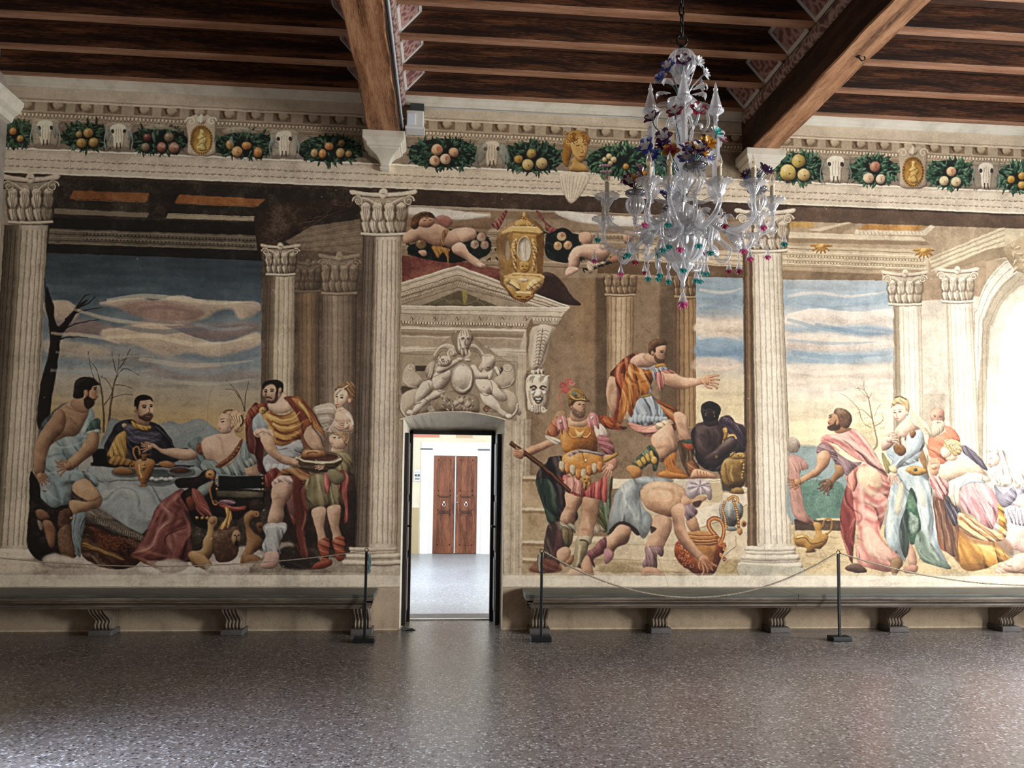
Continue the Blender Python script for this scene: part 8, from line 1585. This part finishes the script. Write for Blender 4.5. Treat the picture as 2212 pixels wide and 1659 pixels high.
flower=mk('flower',f_flower);daisy=mk('daisy',f_daisy);bell=mk('bell',f_bell);drop=mk('drop',f_drop);bulb=mk('bulb',f_bulb);fil=mk('filament',f_fil);sleeve=mk('sleeve',f_sleeve);bob=mk('bobeche',f_bobeche);shell=mk('shell',f_shell);vase=mk('vase',f_vase);curl=mk('curl',f_curl);leafm=mk('leaf',f_leaf);obel=mk('obelisk',f_obelisk);shaft=mk('shaft',f_shaft)
g,fz,dk=M['glass'],M['frost'],M['glass_dark']
RR=random.Random(11)
# camera side is -Y; az 0 faces the camera, positive to the right
def pol(az,r,z):a=math.radians(az);return Vector((r*math.sin(a),-r*math.cos(a),z))
def arm_curve(az,R,ztop,z0,dip,r=.011,swing=14):
    P=[pol(az,.03,z0),pol(az,.10,z0+.015),pol(az+swing*.4,R*.42,z0-.01),pol(az+swing*.6,R*.72,z0-dip),pol(az+swing*.25,R*.95,z0-dip*.55),pol(az,R*1.0,ztop-.10),pol(az,R,ztop-.05)]
    return crv(P,7)
bells=['teal','pink','teal','red','pink','teal','pink','teal','red','pink']
arms=[(10,.43,.0),(32,.50,0),(70,.51,0),(98,.50,.0),(150,.50,0),(190,.48,0),(238,.50,0),(285,.50,.0),(322,.50,0),(333,.40,.02)]
ZC0=Zp(428)
for i,(az,R,dz) in enumerate(arms):
    zt=ZC0+dz
    bm=bmesh.new();P=arm_curve(az,R,zt,Zp(474),.075,swing=14 if i%2 else -12);n=len(P);tube(bm,P,[.0155-.005*abs(2*k/n-1) for k in range(n)],12,rib=.10,nr=6)
    ar=part('arm',bm,g)
    p=pol(az,R,zt);put('drip_pan',bob,[g],ar,p,sc=1.28);cs=put('candle_sleeve',sleeve,[M['candle']],ar,p+Vector((0,0,.0)),(RR.uniform(-.05,.05),RR.uniform(-.05,.05),i))
    bp=p+Vector((0,0,.093));put('bulb',bulb,[M['bulb']],ar,bp);put('bulb_filament',fil,[M['filament']],ar,bp)
    pb=P[int(n*.55)];put('glass_drop',drop,[g],ar,pb+Vector((0,0,-.045)),(0,0,i));(put('bell_pendant',bell,[g,M[bells[i]]],ar,pb+Vector((0,0,-.125)),(0,0,i*.7),1.3) if i%2 else None)
    pe=pol(az,R*1.06,zt-.13);put('scroll_curl',curl,[g],ar,pol(az,R*.93,zt-.17),(0,0,math.radians(az-90)),.8);put('bell_pendant',bell,[g,M[bells[(i+3)%10]]],ar,pol(az,R*1.12,zt-.24),(0,0,i),1.15)
    put('shell_rosette',shell,[fz],ar,P[int(n*.33)]+pol(az,.02,.01),(math.radians(72),0,math.radians(az*.5)) ,1.15)
    if i%2==0:put('leaf',leafm,[g],ar,P[int(n*.15)]+Vector((0,0,.02)),(0,-.4,math.radians(az-90)),.9)
# vases of glass flowers between the arms
pal=[('violet','milk'),('milk','violet'),('red','milk'),('blue','milk'),('gold','red'),('milk','gold'),('violet','gold')]
def bouquet(par,base,n,h,spr,pal_,sc=1.,seed=0):
    R_=random.Random(seed)
    for k in range(n):
        a=k*6.283/n+R_.uniform(-.3,.3);rr=spr*R_.uniform(.35,1.);tip=base+Vector((rr*math.cos(a),rr*math.sin(a),h*R_.uniform(.7,1.1)))
        bm=bmesh.new();tube(bm,crv([base,base+Vector((rr*.15*math.cos(a),rr*.15*math.sin(a),h*.5)),tip],5),.0042*sc,7);st=part('flower_stem',bm,M['stem'],par)
        c=pal_[k%len(pal_)];me=daisy if R_.random()<.35 else flower
        put('flower',me,[M[c[0]],M[c[1]]],st,tip,(math.radians(60)+R_.uniform(-.5,.4),R_.uniform(-.5,.5),R_.uniform(-1.3,1.3)),sc*1.35)
for i,(az,R,zt,pp) in enumerate(((-4,.30,Zp(388),0),(60,.43,Zp(418),1),(302,.40,Zp(436),2),(178,.28,Zp(402),3))):
    bm=bmesh.new();P=arm_curve(az,R,zt-.05,Zp(468),.03,swing=6);n=len(P);tube(bm,P,.011,12,rib=.1,nr=6);va=part('vase_arm',bm,g)
    p=pol(az,R,zt);v=put('vase',vase,[g,dk],va,p,sc=1.5 if i in(0,) else 1.3)
    bouquet(va,p,6,.135 if i!=2 else .12,.062,[[('gold','milk'),('violet','milk'),('red','milk'),('blue','milk')],[('violet','milk'),('milk','violet'),('violet','blue')],[('gold','red'),('violet','gold'),('red','milk'),('violet','milk')],[('milk','blue'),('blue','milk')]][pp],1.,i)
# four tall shafts topped with obelisks round the stem
for i,(az,R) in enumerate(((-14,.17),(82,.20),(172,.17),(266,.19))):
    zt=Zp(300);bm=bmesh.new();p=pol(az,R,zt);tube(bm,crv([pol(az,.02,zt-.24),pol(az,R*.5,zt-.30),pol(az,R,zt-.26)],5),.012,8);sh_=part('shaft',bm,g)
    put('glass_shaft',shaft,[fz],sh_,p,sc=1.15);put('glass_obelisk',obel,[fz],sh_,pol(az,R,zt+.255),sc=1.18)
    bm=bmesh.new();tube(bm,crv([pol(az,R,zt+.13),pol(az,R,zt+.18),pol(az,R,zt+.24)],4),.010,10,rib=.1,nr=5);part('connector',bm,g,sh_)
    # S-scroll from crown cup to shaft top
    bm=bmesh.new();P=crv([pol(az,.05,Zp(200)),pol(az,.10,Zp(186)),pol(az,R*.85,Zp(196)),pol(az,R*.98,Zp(225)),pol(az,R*.90,Zp(250)),pol(az,R*.78,Zp(244))],7);n=len(P);tube(bm,P,[.011*(1-.5*k/n) for k in range(n)],12,rib=.12,nr=6);part('s_scroll',bm,g,sh_)
    for k in(-1,1):put('leaf',leafm,[fz],sh_,pol(az,R*.95,Zp(262+6*k)),(0,.5,math.radians(az-90+k*50)),.85)
    put('bell_pendant',bell,[g,M[('teal','pink','teal','red')[i]]],sh_,pol(az+14,R*1.12,Zp(318)),(0,0,i),.95)
for k in range(6):
    az=20+k*60;bm=bmesh.new();P=crv([pol(az,.04,Zp(205)),pol(az,.09,Zp(196)),pol(az,.14,Zp(206)),pol(az,.155,Zp(232)),pol(az,.13,Zp(250)),pol(az,.11,Zp(242))],6);n=len(P);tube(bm,P,[.012*(1-.55*j/n) for j in range(n)],10,rib=.14,nr=5);o=part('s_scroll',bm,g)
    put('leaf',leafm,[fz],o,pol(az,.12,Zp(254)),(0,.7,math.radians(az-90)),.8)
# flowers round the middle and crown
mid=[(-30,.17,236,'red','milk'),(18,.15,226,'red','milk'),(-62,.24,244,'violet','milk'),(88,.23,262,'pink','milk'),(-50,.2,305,'violet','blue'),(-34,.22,328,'gold','red'),(12,.2,318,'violet','milk'),(28,.2,305,'gold','gold'),(-75,.24,298,'blue','milk'),(-66,.22,322,'blue','milk'),(60,.2,270,'milk','teal'),(-100,.2,280,'violet','milk'),(130,.2,290,'milk','pink'),(-48,.20,288,'violet','milk'),(20,.24,345,'milk','blue'),(-12,.24,352,'blue','milk')]
for k,(az,R,yy,a,b) in enumerate(mid):
    tip=pol(az,R,Zp(yy));bm=bmesh.new();tube(bm,crv([pol(az,.02,Zp(yy+60)),pol(az,R*.5,Zp(yy+34)),pol(az,R*.92,Zp(yy+16)),tip],5),.004,7);st=part('flower_stem',bm,M['stem'])
    put('flower',daisy if k%5==4 else flower,[M[a],M[b]],st,tip,(math.radians(70)+RR.uniform(-.3,.3),RR.uniform(-.4,.4),math.radians(az*.6)),1.6)
for k,(az,R,yy,a,b) in enumerate(((-55,.13,118,'blue','milk'),(-70,.15,141,'milk','blue'),(-14,.08,104,'violet','milk'),(40,.11,106,'milk','milk'),(70,.13,124,'milk','milk'),(160,.12,118,'milk','blue'),(110,.13,136,'milk','milk'))):
    tip=pol(az,R,Zp(yy));bm=bmesh.new();tube(bm,crv([pol(az,.02,Zp(176)),pol(az,R*.45,Zp(150)),pol(az,R*.85,Zp(yy+6)),tip],5),.004,7);st=part('flower_stem',bm,M['stem'] if k<3 else g)
    put('flower',daisy if k in(3,4) else flower,[M[a],M[b]],st,tip,(math.radians(75),0,math.radians(az*.7)),1.45)
for az,yy in((-60,150),(50,160),(100,160),(190,155),(-120,155)):put('leaf',leafm,[fz],CH_,pol(az,.07,Zp(yy)),(0,.3,math.radians(az-90)),1.05)
# pendants round the bowl and below
for k in range(5):
    az=22+k*72;o=put('bell_pendant',bell,[g,M[('teal','red','pink','teal')[k%4]]],CH_,pol(az,.145,Zp(520)),(0,0,k),1.25)
for k in range(5):
    az=k*72+200;o=put('glass_drop',drop,[g],CH_,pol(az,.14,Zp(545)),(0,0,k),1.8);put('bell_pendant',bell,[g,M['teal']],o,(0,0,-.045),(0,0,k),.7)
put('glass_drop',drop,[g],CH_,(0,0,Zp(618)),(0,0,0),1.1);put('bell_pendant',bell,[g,M['pink']],CH_,(0,0,Zp(636)),(0,0,0),1.8)

# lower scroll arms sweeping down round the bowl, each ending in a curl and shell
for k in range(8):
    az=k*45+12;R=.30 if k%2 else .24
    bm=bmesh.new();P=crv([pol(az,.05,Zp(470)),pol(az,.13,Zp(462)),pol(az+8,R*.75,Zp(478)),pol(az+10,R,Zp(510)),pol(az+6,R*1.12,Zp(532)),pol(az,R*1.28,Zp(528)),pol(az,R*1.36,Zp(508)),pol(az,R*1.26,Zp(498))],7);n=len(P);tube(bm,P,[.0165*(1-.55*j/n) for j in range(n)],12,rib=.12,nr=6);o=part('scroll_arm',bm,g)
    put('shell_rosette',shell,[fz],o,P[int(n*.45)]+Vector((0,0,.02)),(math.radians(74),0,math.radians(az*.4)),1.1)
    put('leaf',leafm,[g],o,P[int(n*.25)],(0,-.2,math.radians(az-90)),1.2);put('bell_pendant',bell,[g,M[('teal','pink','red','teal')[k%4]]],o,P[int(n*.72)]+Vector((0,0,-.075)),(0,0,k),1.2)
for k in range(6):
    az=k*60+5;put('leaf',leafm,[g],CH_,pol(az,.05,Zp(438)),(0,-.7,math.radians(az-90)),1.05);put('scroll_curl',curl,[g],CH_,pol(az+18,.10,Zp(470)),(0,0,math.radians(az+18-90)),1.2)
